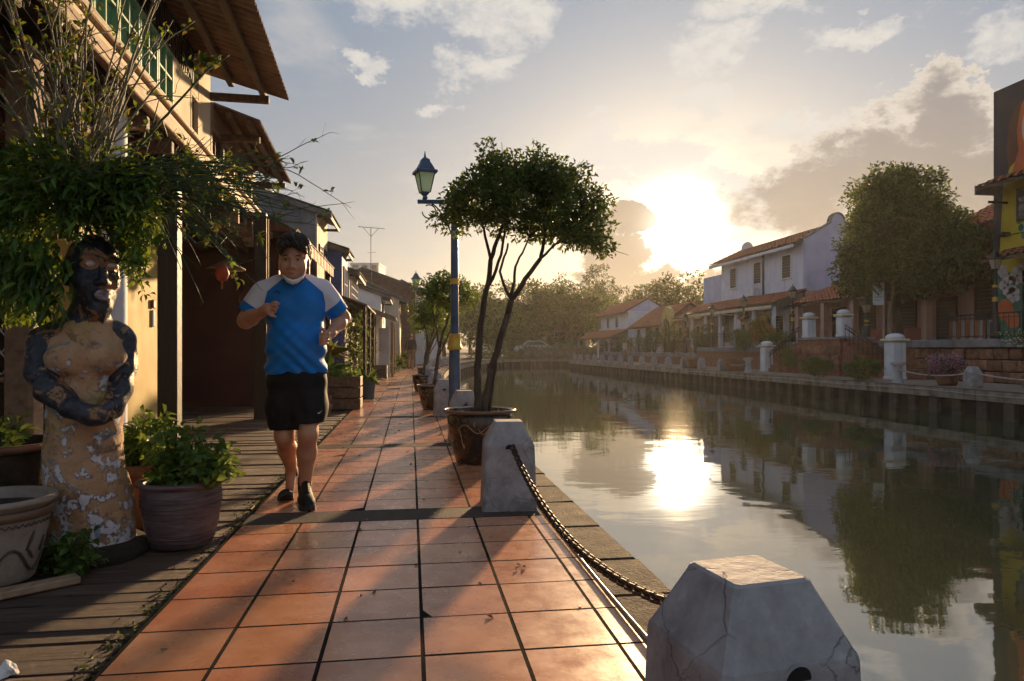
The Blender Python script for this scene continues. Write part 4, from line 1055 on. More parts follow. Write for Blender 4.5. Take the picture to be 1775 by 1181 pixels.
for (px, py, Z, h, cr, cz, sd, lean, lab) in ((752, 712, 10.9, 2.3, .45, 1.78, 21, .16, 'round crowned potted tree just behind the blue lamp post'), (733, 678, 15.4, 2.4, .5, 1.75, 22, .2, 'low crowned potted tree, third along the path edge'), (738, 662, 20.5, 2.4, .6, 1.6, 23, .2, 'hazy potted tree, fourth along the path edge')):
    p = at(px, py, Z); small_tree(lab, (p.x, p.y, 0), h, cr, cz, sd, lean)

# ---- lamp posts
def lantern(parent_name_loc, parent, mblue, s=1.0, glass='lamp_glass'):
    """hexagonal-feeling four-sided lantern tapering downwards, standing on z=0"""
    L = parent
    def ring4(r, z): return [(r, r, z), (-r, r, z), (-r, -r, z), (r, -r, z)]
    def frus(name, segs, m, par=L, seg=4):
        mb = MB(); mb.lathe([(r * 1.414 * s, z * s) for r, z in segs], seg); o = mb.build(name, M[m], par); o.rotation_euler[2] = R(45); return o
    frus('lantern_foot', [(.015, 0), (.03, .02), (.02, .05), (.045, .08), (.055, .095)], mblue)
    g = frus('lantern_glass', [(.052, .097), (.098, .335)], glass)
    for sx in (-1, 1):
        for sy in (-1, 1):
            mb = MB(); mb.tube([(sx * .055 * s, sy * .055 * s, .09 * s), (sx * .103 * s, sy * .103 * s, .345 * s)], .008 * s, 4); mb.build('lantern_bar', M[mblue], L)
    frus('lantern_hood', [(.125, .325), (.13, .335), (.13, .36), (.10, .37), (.098, .385), (.085, .41), (.062, .46), (.055, .468), (.05, .50), (.02, .525), (.014, .53), (.008, .57), (.003, .61)], mblue)
    return L
def lamp_post(label, base, hz, arm, az_, group='blue river lamp posts'):
    w = thing('street_lamp', label, 'street lamp', base, 0, group)
    mb = MB(); mb.lathe([(.085, 0), (.085, .25), (.074, .3), (.07, .8), (.066, 1.0)], 20); mb.build('lower_shaft', M['lamp_blue'], w, 40)
    mb = MB(); mb.lathe([(.052, 1.0), (.048, 1.9), (.044, hz + .12), (.03, hz + .15), (.004, hz + .16)], 18); mb.build('upper_shaft', M['lamp_blue'], w, 40)
    for (z, r, hh_) in ((1.02, .085, .0), (1.78, .056, 0)):
        prof = [(r * .75, -.1), (r * 1.12, -.085), (r * 1.12, -.06), (r * .98, -.045), (r * .9, .02), (r * .78, .06), (r * .85, .075), (r * .85, .1), (r * .6, .11)] if z < 1.5 else [(r * .9, -.035), (r * 1.12, -.03), (r * 1.12, -.018), (r * .95, -.01), (r * .95, .01), (r * 1.12, .018), (r * 1.12, .03), (r * .9, .035)]
        mb = MB(); mb.lathe(prof, 20, (0, 0, z)); mb.build('gold_collar', M['gold'], w, 40)
    d = Vector((math.cos(az_), math.sin(az_), 0)); e = d * arm
    mb = MB(); mb.box(-.03, arm + .09, -.024, .024, hz - .045, hz, M=Matrix.Rotation(az_, 4, 'Z')); mb.build('arm', M['lamp_blue'], w)
    sc_ = [d * (.02 + arm * .72 * i / 10) + Vector((0, 0, hz - .05 - .42 * (1 - i / 10) ** 1.6)) for i in range(11)]
    mb = MB(); mb.tube(sc_, .009, 6); cc = d * (arm * .86) + Vector((0, 0, hz - .145))
    mb.tube([cc + d * (.085 * math.cos(a)) + Vector((0, 0, .085 * math.sin(a))) for a in [R(60 + 27 * k) for k in range(12)]], .009, 6); mb.build('scroll', M['iron'], w, True)
    le = bpy.data.objects.new('lantern', None); COL.objects.link(le); le.parent = w; le.location = (e.x, e.y, hz); le.rotation_euler[2] = az_ + R(20)
    lantern(None, le, 'lamp_blue')
    return w
p = at(788, 735, 8.8)
AZL = math.pi - YAW * .8
lamp_post('tall blue lamp post with gold collars rising beside the forked tree', (p.x, p.y, 0), 2.80, .37, AZL)
p = at(741, 656, 22.5)
lamp_post('blue lamp post with gold collars farther along the path behind the potted trees', (p.x, p.y, 0), 2.84, .37, AZL)
def far_lamp(label, base, h):
    w = thing('street_lamp', label, 'street lamp', base, 0, 'black lamp posts on the far bank')
    mb = MB(); mb.lathe([(.14, 0), (.14, .5), (.1, .56), (.075, .6), (.06, 1.2), (.05, h), (.02, h + .02)], 10); mb.build('shaft', M['black_metal'], w, 40)
    for z in (1.2, h * .62, h * .8): mb = MB(); mb.lathe([(.05, -.04), (.085, -.03), (.085, .03), (.05, .04)], 10, (0, 0, z)); mb.build('gold_collar', M['gold'], w, 40)
    le = bpy.data.objects.new('lantern', None); COL.objects.link(le); le.parent = w; le.location = (0, 0, h); lantern(None, le, 'black_metal', 1.25, 'lamp_glass_clear')
    return w
for (px, Z, ytop, zb, lab) in ((1725, 21.5, 430, 1.22, 'black lamp post with gold collars in front of the mural building'), (1502, 26.0, 512, 1.22, 'black lamp post under the big round tree by the hanging sign'), (1374, 31.5, 492, 1.02, 'black lamp post in front of the white house corner, beside the stair'), (1289, 35.0, 510, 1.02, 'black lamp post in front of the white house porch middle'),
                               (1234, 39.5, 525, .68, 'black lamp post where the porch roof meets the low stone house'), (1188, 46.0, 541, .68, 'black lamp post beside the yellow arched gate'), (1154, 53.0, 550, .68, 'black lamp post in front of the small white gabled house')):
    p = at(px, 600, Z); h = (CAM_H + (605 - ytop) * Z / FPX) - zb - .76; far_lamp(lab, (p.x, p.y, zb), h)

# ================================================================== houses on the far bank
def tiled_roof(parent, x0, z0, x1, z1, y0, y1, m='roof_tile', name='roof', courses=None, pitch=.28):
    """pantile roof from eave (x0,z0) up to ridge (x1,z1): rounded rolls running up the slope in stepped courses"""
    n = max(3, int((y1 - y0) / pitch)); L = math.hypot(x1 - x0, z1 - z0); cs = courses or max(3, int(L / .34))
    nx, nz = -(z1 - z0) / L, (x1 - x0) / L
    if nz < 0: nx, nz = -nx, -nz
    mb = MB(); vs, fs = [], []
    prof = [(0, 0), (.18, .045), (.4, .06), (.62, .045), (.8, 0), (.9, -.012)]
    for c_ in range(cs):
        for e in (0, 1):
            f = (c_ + e) / cs; lift = .05 if e == 0 else .015; base = len(vs)
            for i in range(n):
                for (u, a) in prof:
                    y = y0 + (y1 - y0) * (i + u) / n; k = a + lift; vs.append((x0 + (x1 - x0) * f + nx * k, y, z0 + (z1 - z0) * f + nz * k))
            vs.append((x0 + (x1 - x0) * f + nx * lift, y1, z0 + (z1 - z0) * f + nz * lift))
        w = n * len(prof) + 1; b0 = len(vs) - 2 * w
        for i in range(w - 1): fs.append((b0 + i, b0 + i + 1, b0 + w + i + 1, b0 + w + i))
    mb.add(vs, fs); mb.build(name, M[m], parent, True)
    s = MB(); a = .09; s.prism([(x0, z0), (x1, z1), (x1, z1 - a), (x0, z0 - a)], y0, y1); s.build('roof_deck', M['timber'], parent, fix=True)
def far_window(parent, X, y0, y1, z0, z1, fm='white_paint', gm='shutter', shutters=False):
    w = MB(); f = .07
    w.box(X - .05, X + .02, y0 - f, y0, z0 - f, z1 + f); w.box(X - .05, X + .02, y1, y1 + f, z0 - f, z1 + f); w.box(X - .051, X + .02, y0, y1, z1, z1 + f); w.box(X - .09, X + .02, y0 - f * 1.6, y1 + f * 1.6, z0 - f - .002, z0 - .001)
    o = w.build('window', M[fm], parent); k = max(3, int((z1 - z0) / .14))
    for i in range(k): s = MB(); a = z0 + (z1 - z0) * i / k; s.box(X - .03, X - .008 + .012 * (i % 2), y0, y1, a + .012, a + (z1 - z0) / k); s.build('louver', M[gm], o)
    return o
wh = thing('house', 'two storey white house with terracotta porch roof and rounded gable', 'house', (0, 0, 0)); HX, Y0, Y1, ZB, ZT = 20.0, 33.5, 43.4, 1.0, 6.5
box_part(wh, 'wall', 'shaded_white_paint', HX, HX + .2, Y0 + .2, Y1, ZB - .1, ZT)
RDX = 1.75; RZ = 7.55
gp = [(HX - .02, 3.95), (HX - .02, ZT + .1)] + [(HX + RDX * .72, 7.35)] + [(HX + RDX + .38 * math.cos(a), 7.42 + .5 * math.sin(a)) for a in [R(180 - 22.5 * i) for i in range(9)]] + [(HX + RDX * 1.28, 7.35), (HX + 2 * RDX + 1.6, 6.2), (HX + 2 * RDX + 1.6, 3.95)]
mb = MB(); mb.prism(gp, Y0, Y0 + .22); mb.build('gable_wall', M['lilac_paint'], wh, fix=True)
mb = MB(); top = gp[1:-1]
for a, c_ in zip(top[:-1], top[1:]):
    d = Vector((c_[0] - a[0], c_[1] - a[1])); nrm = Vector((-d.y, d.x)).normalized() * .07
    mb.prism([(a[0], a[1]), (c_[0], c_[1]), (c_[0] + nrm.x, c_[1] + nrm.y), (a[0] + nrm.x, a[1] + nrm.y)], Y0 - .06, Y0 + .26)
mb.build('gable_coping', M['gray_render'], wh, fix=True)
box_part(wh, 'lower_gable', 'pink_paint', HX - .02, HX + 5.1, Y0 - .02, Y0 + .22, ZB - .1, 3.94)
box_part(wh, 'rear', 'white_paint', HX + 4.9, HX + 5.0, Y0 + .2, Y1, ZB, 6.2); box_part(wh, 'far_wall', 'white_paint', HX + .2, HX + 5, Y1 - .2, Y1, ZB, 6.2)
mb = MB(); mb.prism([(x, z) for x, z in gp[2:-2]] + [(HX + RDX * 1.28, 6.9), (HX + RDX * .72, 6.9)], Y1 - .2, Y1 - .02); mb.build('far_gable', M['white_paint'], wh, fix=True)
tiled_roof(wh, HX - .55, ZT - .12, HX + RDX, RZ - .12, Y0 + .24, Y1 + .7); tiled_roof(wh, HX + 2 * RDX + 1.8, 6.0, HX + RDX, RZ - .12, Y0 + .24, Y1 + .7, name='rear_roof')
box_part(wh, 'fascia', 'white_paint', HX - .56, HX - .5, Y0 + .24, Y1 + .7, ZT - .32, ZT - .16)
for (y, w_) in ((35.3, .85), (38.5, .85), (41.6, .8)): far_window(wh, HX - .02, y - w_ / 2, y + w_ / 2, 4.75, 5.95)
ac = MB(); ac.cbox(HX - .42, HX - .04, 38.3, 39.1, 4.0, 4.5, .03); ac.build('air_conditioner', M['white_paint'], wh)
box_part(wh, 'downpipe', 'shutter', HX - .1, HX - .02, 37.75, 37.83, 3.9, 6.3)
tiled_roof(wh, HX - 1.95, 3.25, HX, 3.98, Y0 - .1, Y1 + 1.2, name='porch_roof'); box_part(wh, 'porch_fascia', 'cream_paint', HX - 1.97, HX - 1.9, Y0 - .1, Y1 + 1.2, 3.0, 3.16)
for i in range(6): y = Y0 + .05 + i * 2.1; box_part(wh, 'porch_post', 'white_paint', HX - 1.75, HX - 1.6, y, y + .15, ZB, 3.1)
for (a, c_, m_) in ((33.9, 35.0, 'shutter'), (35.6, 36.4, 'timber_dark'), (36.9, 38.0, 'shutter'), (40.0, 41.0, 'shutter'), (42.0, 42.9, 'timber_dark')): far_window(wh, HX - .02, a, c_, 1.35, 2.75, 'white_paint', m_)
box_part(wh, 'porch_awning', 'timber_dark', HX - 1.6, HX - .1, 39.5, 43, 2.85, 2.95); box_part(wh, 'notice_board', 'timber', HX - 1.6, HX - 1.5, 39.6, 41.3, 2.3, 2.8)
# low stone house and yellow arched gate
sh = thing('house', 'low stone faced house with bright eave between porch and yellow arch', 'house')
box_part(sh, 'wall', 'stone_wall', 19.6, 22, 45.0, 50.0, .5, 3.2); tiled_roof(sh, 19.3, 3.15, 21.5, 4.2, 44.7, 50.1); box_part(sh, 'fascia', 'yellow_paint', 19.24, 19.3, 44.7, 50.1, 3.0, 3.12)
for y in (45.8, 47.6, 49.0): far_window(sh, 19.58, y, y + .55, 1.7, 2.5, 'yellow_paint', 'timber_dark')
for y in (46.9, 49.9): box_part(sh, 'pilaster', 'yellow_paint', 19.5, 19.6, y - .12, y + .12, .5, 3.0)
box_part(sh, 'back_block', 'lilac_paint', 22.5, 26, 46.0, 52.0, .5, 6.4)
ya = thing('arched_gate', 'yellow arched gateway beside the low stone house', 'gate', (19.45, 51.2, .6))
outer = [(-1.0, 0), (-1.0, 2.6)] + [(1.0 * math.cos(a), 2.6 + .95 * math.sin(a)) for a in [R(180 - 15 * i) for i in range(1, 12)]] + [(1.0, 2.6), (1.0, 0)]
inner = [(-.62, 0), (-.62, 2.0)] + [(.62 * math.cos(a), 2.0 + .6 * math.sin(a)) for a in [R(180 - 15 * i) for i in range(1, 12)]] + [(.62, 2.0), (.62, 0)]
RT = Matrix.Rotation(R(90), 4, 'Z'); mb = MB(); k = len(outer)
for i in range(k - 1): mb.prism([outer[i], outer[i + 1], inner[i + 1], inner[i]], -.01, .25, RT)
mb.build('arch', M['yellow_paint'], ya, fix=True)
mb = MB(); mb.prism(inner, -.2, -.1, RT); mb.build('gate_leaf', M['timber_dark'], ya, fix=True)
# small white gabled house
sg = thing('house', 'small white house with terracotta pitched roof and arched doorway', 'house')
box_part(sg, 'wall', 'white_paint', 19.6, 24, 53.0, 60.0, .5, 2.9); mb = MB(); mb.prism([(19.6, 2.9), (21.8, 4.45), (24, 2.9)], 53.0, 60); mb.build('gable', M['stone_wall'], sg, fix=True)
tiled_roof(sg, 19.1, 2.75, 21.8, 4.6, 52.6, 60.6); tiled_roof(sg, 24.4, 2.75, 21.8, 4.6, 52.6, 60.6, name='rear_roof')
dr = MB(); dr.prism([(p[0], p[1]) for p in inner], -.03, .05, Matrix.Translation((19.6, 56.4, .65)) @ RT); dr.build('door', M['timber_dark'], sg, fix=True)
for y in (53.8, 58.4): far_window(sg, 19.58, y, y + .8, 1.5, 2.6)
th_ = thing('house', 'farther two storey white house with porch at the corner of the far bank', 'house')
box_part(th_, 'wall', 'white_paint', 19.6, 23.4, 62.0, 72.0, .0, 4.4); mb = MB(); mb.prism([(19.6, 4.4), (21.5, 5.5), (23.4, 4.4)], 62, 72); mb.build('gable', M['lilac_paint'], th_, fix=True)
tiled_roof(th_, 19.1, 4.25, 21.5, 5.6, 61.9, 72.5); tiled_roof(th_, 23.8, 4.25, 21.5, 5.6, 61.9, 72.5, name='rear_roof'); tiled_roof(th_, 17.9, 2.0, 19.6, 2.75, 61.9, 74.5, name='porch_roof')
for y in (65, 68, 71): far_window(th_, 19.58, y, y + .8, 3.0, 4.0)
for y in (63.2, 67, 71, 75): box_part(th_, 'porch_post', 'white_paint', 18.1, 18.25, y, y + .15, .0, 1.9)
# pink verandah house behind the round tree
pk = thing('house', 'long low pink verandah house behind the big round tree', 'house')
box_part(pk, 'wall', 'pink_paint', 20.8, 21.0, 23.8, 33.3, 1.1, 3.9); tiled_roof(pk, 18.9, 3.15, 21.2, 4.1, 23.6, 33.2); tiled_roof(pk, 21.2, 4.1, 24.5, 5.6, 23.6, 33.2, name='upper_roof')
for i in range(5): y = 23.8 + i * 2.2; box_part(pk, 'column', 'pink_paint', 19.05, 19.3, y, y + .28, 1.1, 3.1)
box_part(pk, 'dado', 'red_paint', 19.1, 19.2, 23.9, 27.4, 1.2, 1.75)
for (a, c_) in ((24.4, 25.3), (26.6, 27.6), (29.2, 30.2), (31.4, 32.3)): far_window(pk, 20.78, a, c_, 1.3, 2.9, 'maroon', 'timber_dark')
rd = thing('house', 'red walled house with steep terracotta roof beside the mural building', 'house')
box_part(rd, 'wall', 'red_paint', 20.2, 26, 20.9, 23.5, 1.1, 5.5); box_part(rd, 'shop_wall', 'pink_paint', 20.1, 20.19, 21.0, 23.4, 1.1, 3.6)
mb = MB(); mb.prism([(20.3, 5.45), (24.4, 7.6), (28.5, 5.45)], 23.3, 23.55); mb.build('gable', M['gray_render'], rd, fix=True); box_part(rd, 'gable_base', 'white_paint', 20.22, 26, 23.505, 23.56, 4.0, 5.45)
tiled_roof(rd, 19.7, 5.3, 24.4, 7.65, 20.8, 23.9); box_part(rd, 'eave_board', 'red_paint', 19.6, 20.2, 20.9, 23.6, 5.0, 5.2)
far_window(rd, 20.08, 21.7, 22.6, 1.3, 3.3, 'maroon', 'timber_dark'); box_part(rd, 'poster', 'lilac_paint', 20.06, 20.095, 20.98, 21.5, 2.1, 2.9)
mat('panel_orange', [(.45, .12, .05), (.55, .17, .08)], 3, 4, .7); mat('panel_white', [(.5, .45, .42), (.56, .52, .5)], 3, 4, .7)
for i in range(14): box_part(rd, 'striped_panel', 'panel_orange' if i % 2 else 'panel_white', 19.9, 19.95, 20.95 + i * .2, 21.14 + i * .2, 1.23, 1.95, bev=.004)
# mural building
mu = thing('mural_building', 'tall building end wall painted with a woman in orange headscarf and yellow dress', 'building')
MX, MY = 19.0, 20.7
mat('mural_navy', [(.018, .022, .04), (.035, .035, .05), (.06, .045, .05)], 1.2, 6, .75, .15, 30); mat('mural_yellow', [(.4, .28, .015), (.52, .4, .02), (.56, .46, .05)], .9, 5, .75, .12, 30)
mat('mural_orange', [(.5, .1, .03), (.62, .16, .05)], 1.2, 5, .75); mat('mural_skin', [(.6, .4, .33), (.66, .48, .4)], 2, 4, .75); mat('mural_hair', [(.1, .035, .02), (.16, .06, .03)], 2, 4, .75); mat('mural_white', [(.5, .42, .42), (.62, .56, .56)], 3, 4, .75); mat('mural_green', [(.03, .12, .09), (.05, .18, .13)], 3, 4, .75)
box_part(mu, 'wall', 'mural_navy', MX, MX + 8, 6, MY, 1.0, 9.4, bev=.02); box_part(mu, 'side_wall', 'gray_render', MX + .02, MX + 8, MY, MY + .02, 1.0, 9.38)
def paint(name, m, pts, lay):
    x = MX - .004 * lay; mb = MB(); k = len(pts); v = [(x, y, z) for y, z in pts] + [(x + .002, y, z) for y, z in pts]
    mb.add(v, [tuple(range(k)), tuple(range(2 * k - 1, k - 1, -1))] + [((i + 1) % k, i, k + i, k + (i + 1) % k) for i in range(k)]); return mb.build(name, M[m], mu, fix=True)
def oval(cy, cz, ry, rz, n=28): return [(cy + ry * math.cos(2 * math.pi * i / n), cz + rz * math.sin(2 * math.pi * i / n)) for i in range(n)]
paint('painted_hair', 'mural_hair', oval(19.55, 7.4, .62, 1.35), 1)
paint('painted_dress', 'mural_yellow', [(20.55, 1.6), (20.5, 3.2), (20.38, 5.0), (20.3, 6.2), (20.05, 6.75), (19.6, 7.05), (18.6, 7.1), (17.6, 6.6), (17.2, 5.0), (17.0, 1.6)], 2)
paint('painted_scarf', 'mural_orange', [(19.95, 6.6), (19.72, 7.2), (19.78, 7.9), (19.62, 8.6), (19.25, 9.0), (18.8, 9.0), (18.4, 8.5), (18.3, 7.6), (18.5, 6.7), (19.2, 6.3)], 3)
paint('painted_face', 'mural_skin', oval(19.15, 7.85, .44, .72), 4)
for cy in (19.36, 18.98): paint('painted_eye', 'mural_white', oval(cy, 8.0, .1, .05), 5); paint('painted_iris', 'mural_navy', oval(cy, 8.0, .045, .045), 6); paint('painted_brow', 'mural_hair', [(cy - .13, 8.12), (cy, 8.18), (cy + .13, 8.13), (cy, 8.14)], 5)
paint('painted_mouth', 'mural_orange', oval(19.2, 7.45, .13, .05), 5); paint('painted_nose', 'mural_hair', [(19.2, 7.68), (19.26, 7.66), (19.22, 7.9)], 5)
for i, (cy, cz) in enumerate(((19.7, 5.0), (19.62, 4.75), (19.52, 4.5), (19.4, 4.3))): paint('painted_bead', 'mural_green', oval(cy, cz, .1, .12), 4)
paint('painted_field', 'mural_green', [(20.6, 1.05), (20.6, 3.3), (19.9, 3.4), (18, 3.3), (17, 3.0), (17, 1.05)], 5)
for (cy, cz, s) in ((20.1, 3.0, .34), (19.75, 3.25, .3), (19.9, 2.65, .26), (20.3, 3.45, .2), (19.4, 3.5, .3)):
    for k in range(5): a = 2 * math.pi * k / 5; paint('painted_petal', 'mural_white', oval(cy + s * .6 * math.cos(a), cz + s * .6 * math.sin(a), s * .45, s * .45, 12), 6)
paint('painted_blossom', 'mural_orange', oval(20.2, 2.2, .3, .35), 6); paint('painted_blossom', 'mural_orange', oval(19.9, 1.85, .26, .25), 7)
aw2 = MB(); tiled_roof(mu, MX - 1.0, 6.1, MX, 6.5, 17.0, 20.3, name='window_hood'); box_part(mu, 'hood_side', 'gray_render', MX - 1.0, MX - .02, 20.3, 20.36, 5.9, 6.2); box_part(mu, 'hood_bracket', 'iron', MX - .7, MX - .02, 20.1, 20.16, 5.6, 5.68)
wf = window_grid(mu, 18.2, 19.75, 4.95, 6.0, MX - .02, 3, 4, 'black_metal', 'glass_dark', .07)
tiled_roof(mu, MX - 1.1, 3.75, MX, 4.1, 17.0, 20.0, name='lower_hood'); box_part(mu, 'flood_lamp', 'black_metal', MX - .3, MX - .02, 20.0, 20.25, 4.55, 4.68); box_part(mu, 'cable', 'black_metal', MX - .02, MX - .006, 17, 20.6, 4.58, 4.61, bev=.002)
box_part(mu, 'shop_opening_shade', 'shade_black', MX - .05, MX - .03, 17.0, 19.55, 1.1, 3.4)  # flat near-black sheet painting the shade of an open shopfront
# hanging sign by the stair
sg2 = thing('hanging_sign', 'white hanging sign board with green print on a pole by the stair', 'sign', (17.2, 23.55, 1.2))
mb = MB(); mb.tube([(0, 0, 0), (0, 0, 2.7)], .045, 8); mb.build('pole', M['black_metal'], sg2)
SR = Matrix.Rotation(R(-32), 4, 'Z'); mb = MB(); mb.cbox(-.42, -.05, -.02, .02, 1.35, 2.2, .01, M=SR); mb.build('board', M['sign_white'], sg2)
mb = MB()
for (a, c_, z0, z1) in ((-.3, -.17, 1.95, 2.1), (-.37, -.1, 1.82, 1.85), (-.35, -.12, 1.74, 1.77), (-.37, -.1, 1.62, 1.65), (-.36, -.15, 1.52, 1.55)): mb.box(a, c_, -.026, -.021, z0, z1, M=SR)
mb.build('printed_lines', M['teal_print'], sg2)

# ================================================================== trees and shrubs of the far bank
def broad_tree(name, label, base, h, trunk_r, crown, seed, leafm, L, W, n_cl=200, per=50, rad=.5, limbs=7, cat='tree', group=None, trunk_h=None, fork=True):
    """crown = list of (x, y, z, rx, ry, rz) lobes relative to base; clumps sit mostly near lobe surfaces"""
    rng = random.Random(seed); rg = np.random.default_rng(seed); w = thing(name, label, cat, base, 0, group); mb = MB()
    th = trunk_h or h * .4; limb(mb, (0, 0, -.05), (rng.uniform(-.1, .1), 0, th), trunk_r, trunk_r * .7, rng, .03, 9)
    cs = []; vol = np.array([l[3] * l[4] * l[5] for l in crown]) ** .67; vol /= vol.sum()
    for l, f in zip(crown, vol):
        k = max(3, int(n_cl * f)); d = rdir(rg, k); r_ = rg.uniform(.25, 1, k) ** .42
        cs.append(np.array(l[:3]) + d * r_[:, None] * np.array(l[3:]))
    cs = np.concatenate(cs)
    for i in range(limbs): c_ = cs[rg.integers(len(cs))]; e = Vector(c_) * .85 + Vector((0, 0, th)) * .15; limb(mb, (0, 0, th * .9), e, trunk_r * .5, trunk_r * .12, rng, .07, 6)
    mb.build('trunk', M['bark'], w, True)
    P, Dr = clump_leaves(cs, rad, per, rg, .7); leaf_mesh('crown', P, Dr, L, W, leafm, w, rg); return w
LD = [M['leaf_deep'], M['leaf_dark'], M['leaf_deep'], M['leaf_mid']]
broad_tree('round_tree', 'big dense round tree on the terrace behind the stair', (18.0, 23.9, 1.2), 6.8, .2, [(.15, -.15, 3.6, 2.25, 2.2, 1.9), (-.1, .1, 5.2, 1.6, 1.6, 1.5), (-.6, .7, 2.7, 1.3, 1.3, 1.1), (1.2, -1.2, 3.2, 1.6, 1.7, 1.3), (.3, -.6, 2.6, 1.9, 2.0, .9), (0, 0, 5.4, 1.1, 1.1, 1.0), (0, 0, 4.2, 1.6, 1.6, 1.0)], 31, LD, .16, .08, 760, 60, .42, 10, trunk_h=1.6)
mb = MB(); limb(mb, (16.9, 22.9, 1.2), (17.3, 23.3, 3.4), .05, .035, rn, .04); tag(mb.build('slanted_pole', M['timber_pale'], None, True), 'thin pale leaning stake under the big round tree', 'pole')
def shrub(label, p, r, h, seed, lm, L=.08, W=.035, n=34, per=40, name='shrub', cat='shrub', group=None, stem=True):
    rg = np.random.default_rng(seed); rng = random.Random(seed); w = thing(name, label, cat, p, 0, group); mb = MB()
    d = rdir(rg, n) * np.array([r, r, h * .5]) * (rg.uniform(.3, 1, n) ** .5)[:, None] + np.array([0, 0, h * .58])
    for c_ in d[:max(5, n // 3)]: limb(mb, (0, 0, 0), c_, .02 * r / .4, .006, rng, .1, 5, 5)
    tag(mb.build('stems', M['bark'], w, True), kind='stuff'); P, Dr = clump_leaves(d, r * .34, per, rg); leaf_mesh('foliage', P, Dr, L, W, lm, w, rg); return w
GB = 'round clipped shrubs along the far railing'
for i, (px, Z, r) in enumerate(((1218, 43, .7), (1165, 50, .8), (1134, 55, .75), (1108, 59, .75), (1083, 62, .7), (1060, 66, .9))):
    p = at(px, 606, Z); shrub(['round clipped shrub before the low stone house', 'round clipped shrub before the yellow arch', 'round clipped shrub before the small white house door', 'round clipped shrub before the small white house corner', 'round clipped shrub by the far porch', 'farthest round clipped shrub on the far bank'][i], (p.x, p.y, .66 if Z < 59 else .2), r, 1.7, 40 + i, [M['leaf_dark'], M['leaf_olive']], .13, .06, 36, 34, group=GB)
p = at(1322, 600, 31.8); shrub('orange and yellow leaved croton bush on the coping before the porch', (p.x, p.y, 1.0), .55, 1.45, 51, [M['leaf_orange'], M['leaf_orange'], M['leaf_olive']], .17, .06)
for i, (px, Z, r, h) in enumerate(((1290, 32.5, .7, .9), (1345, 31.2, .6, .8), (1400, 28.2, .55, .9), (1440, 24.6, .5, .5), (1525, 21.8, .45, .55))):
    p = at(px, 610, Z); shrub(['straggling green shrub spilling over the coping before the porch', 'pale green shrub on the coping by the flared post', 'green climber hanging on the stair flank', 'low weeds on the bastion face', 'low weeds at the stair foot behind the tall pier'][i], (p.x - (.6 if i > 1 else 0), p.y, .85 if i < 2 else .0), r, h, 60 + i, [M['leaf_mid'], M['leaf_olive'], M['leaf_dark']], .12, .045, 26, 36)
shrub('pink bougainvillea in a terracotta pot on the far promenade', (14.1, 16.85, .22), .42, .55, 71, [M['petal_pink'], M['petal_pink'], M['leaf_dark']], .07, .045, 40, 44, cat='flowers', name='flower_bush')
PT = [(.2, 0), (.24, .02), (.3, .22), (.33, .3), (.36, .31), (.36, .36), (.32, .36), (.3, .3), (.28, .28)]
pot('terracotta_pot', 'terracotta pot under the pink bougainvillea on the far bank', (14.1, 16.85, -.03), [(a * .9, z * .85) for a, z in PT], 'pot_terracotta', None, .27, .22)
pot('terracotta_pot', 'terracotta pot of the small white flowered tree on the far bank', (14.2, 14.25, -.03), PT, 'pot_terracotta', None, .28, .28)
for (y, lab) in ((29.2, 'round terracotta pot between the flared post and the first bollard of the row'), (33.6, 'round terracotta pot between bollards below the porch')): pot('terracotta_pot', lab, (14.1, y, -.03), [(a * 1.6, z * 1.5) for a, z in PT], 'pot_terracotta', None, .44, .42)
small = potted_tree('potted_tree', 'small flat topped tree with white flowers in a pot on the far bank', (14.2, 14.25, 0), [[((0, 0, .2), (.05, .1, .8), .03, .02), ((.05, .1, .8), (-.1, -.3, 1.1), .018, .008), ((.05, .1, .8), (.2, .4, 1.15), .018, .008)]], [(x, y, 1.2 + .12 * math.sin(x * 7 + y * 5)) for x in (-.3, 0, .3) for y in (-.6, -.35, -.1, .15, .4, .6)], .16, 40, [M['leaf_dark'], M['leaf_dark'], M['leaf_dark'], M['petal_white']], .06, .03, 77)

# ================================================================== the far end of the river
def hill(name, pts, m):
    pass
FT = [(905, 86, 9.0, 5.5, 'leaf_olive'), (860, 92, 10.5, 6.0, 'leaf_olive'), (830, 80, 8.5, 4.5, 'leaf_mid'), (955, 84, 10.0, 4.6, 'leaf_dark'), (990, 100, 12.0, 6.0, 'leaf_dark'), (1043, 118, 15.5, 5.0, 'leaf_dark'), (1010, 84, 8.0, 4.0, 'leaf_dark'), (1040, 92, 8.5, 4.6, 'leaf_mid'), (1085, 105, 11.0, 6.0, 'leaf_dark'), (1125, 96, 10.5, 5.0, 'leaf_olive'), (1160, 92, 10.8, 4.8, 'leaf_dark'), (1195, 90, 10.6, 5.0, 'leaf_dark'), (935, 104, 11.5, 5.0, 'leaf_dark'), (815, 110, 10.0, 6.0, 'leaf_olive'), (1240, 98, 10.0, 6.0, 'leaf_dark'), (770, 95, 8.0, 5.5, 'leaf_olive'), (885, 76, 5.0, 3.5, 'leaf_mid'), (1060, 80, 6.2, 4.0, 'leaf_bright')]
WHERE = ['behind the white car', 'left of the cream apartment block', 'behind the far fence posts', 'with a wide open crown at the river bend', 'tall and dark behind the river bend', 'tallest on the skyline, with a rounded top', 'low and dark by the pale distant house', 'mid height before the dark wood', 'dark mass behind the far porch', 'behind the small white house roof', 'bushy above the small white house ridge', 'behind the low stone house', 'in front of the cream apartment block', 'faint and far behind the lamp posts', 'behind the pale lilac block', 'faint behind the last white house', 'low green bush like tree on the far bank', 'bright green by the far porch roof']
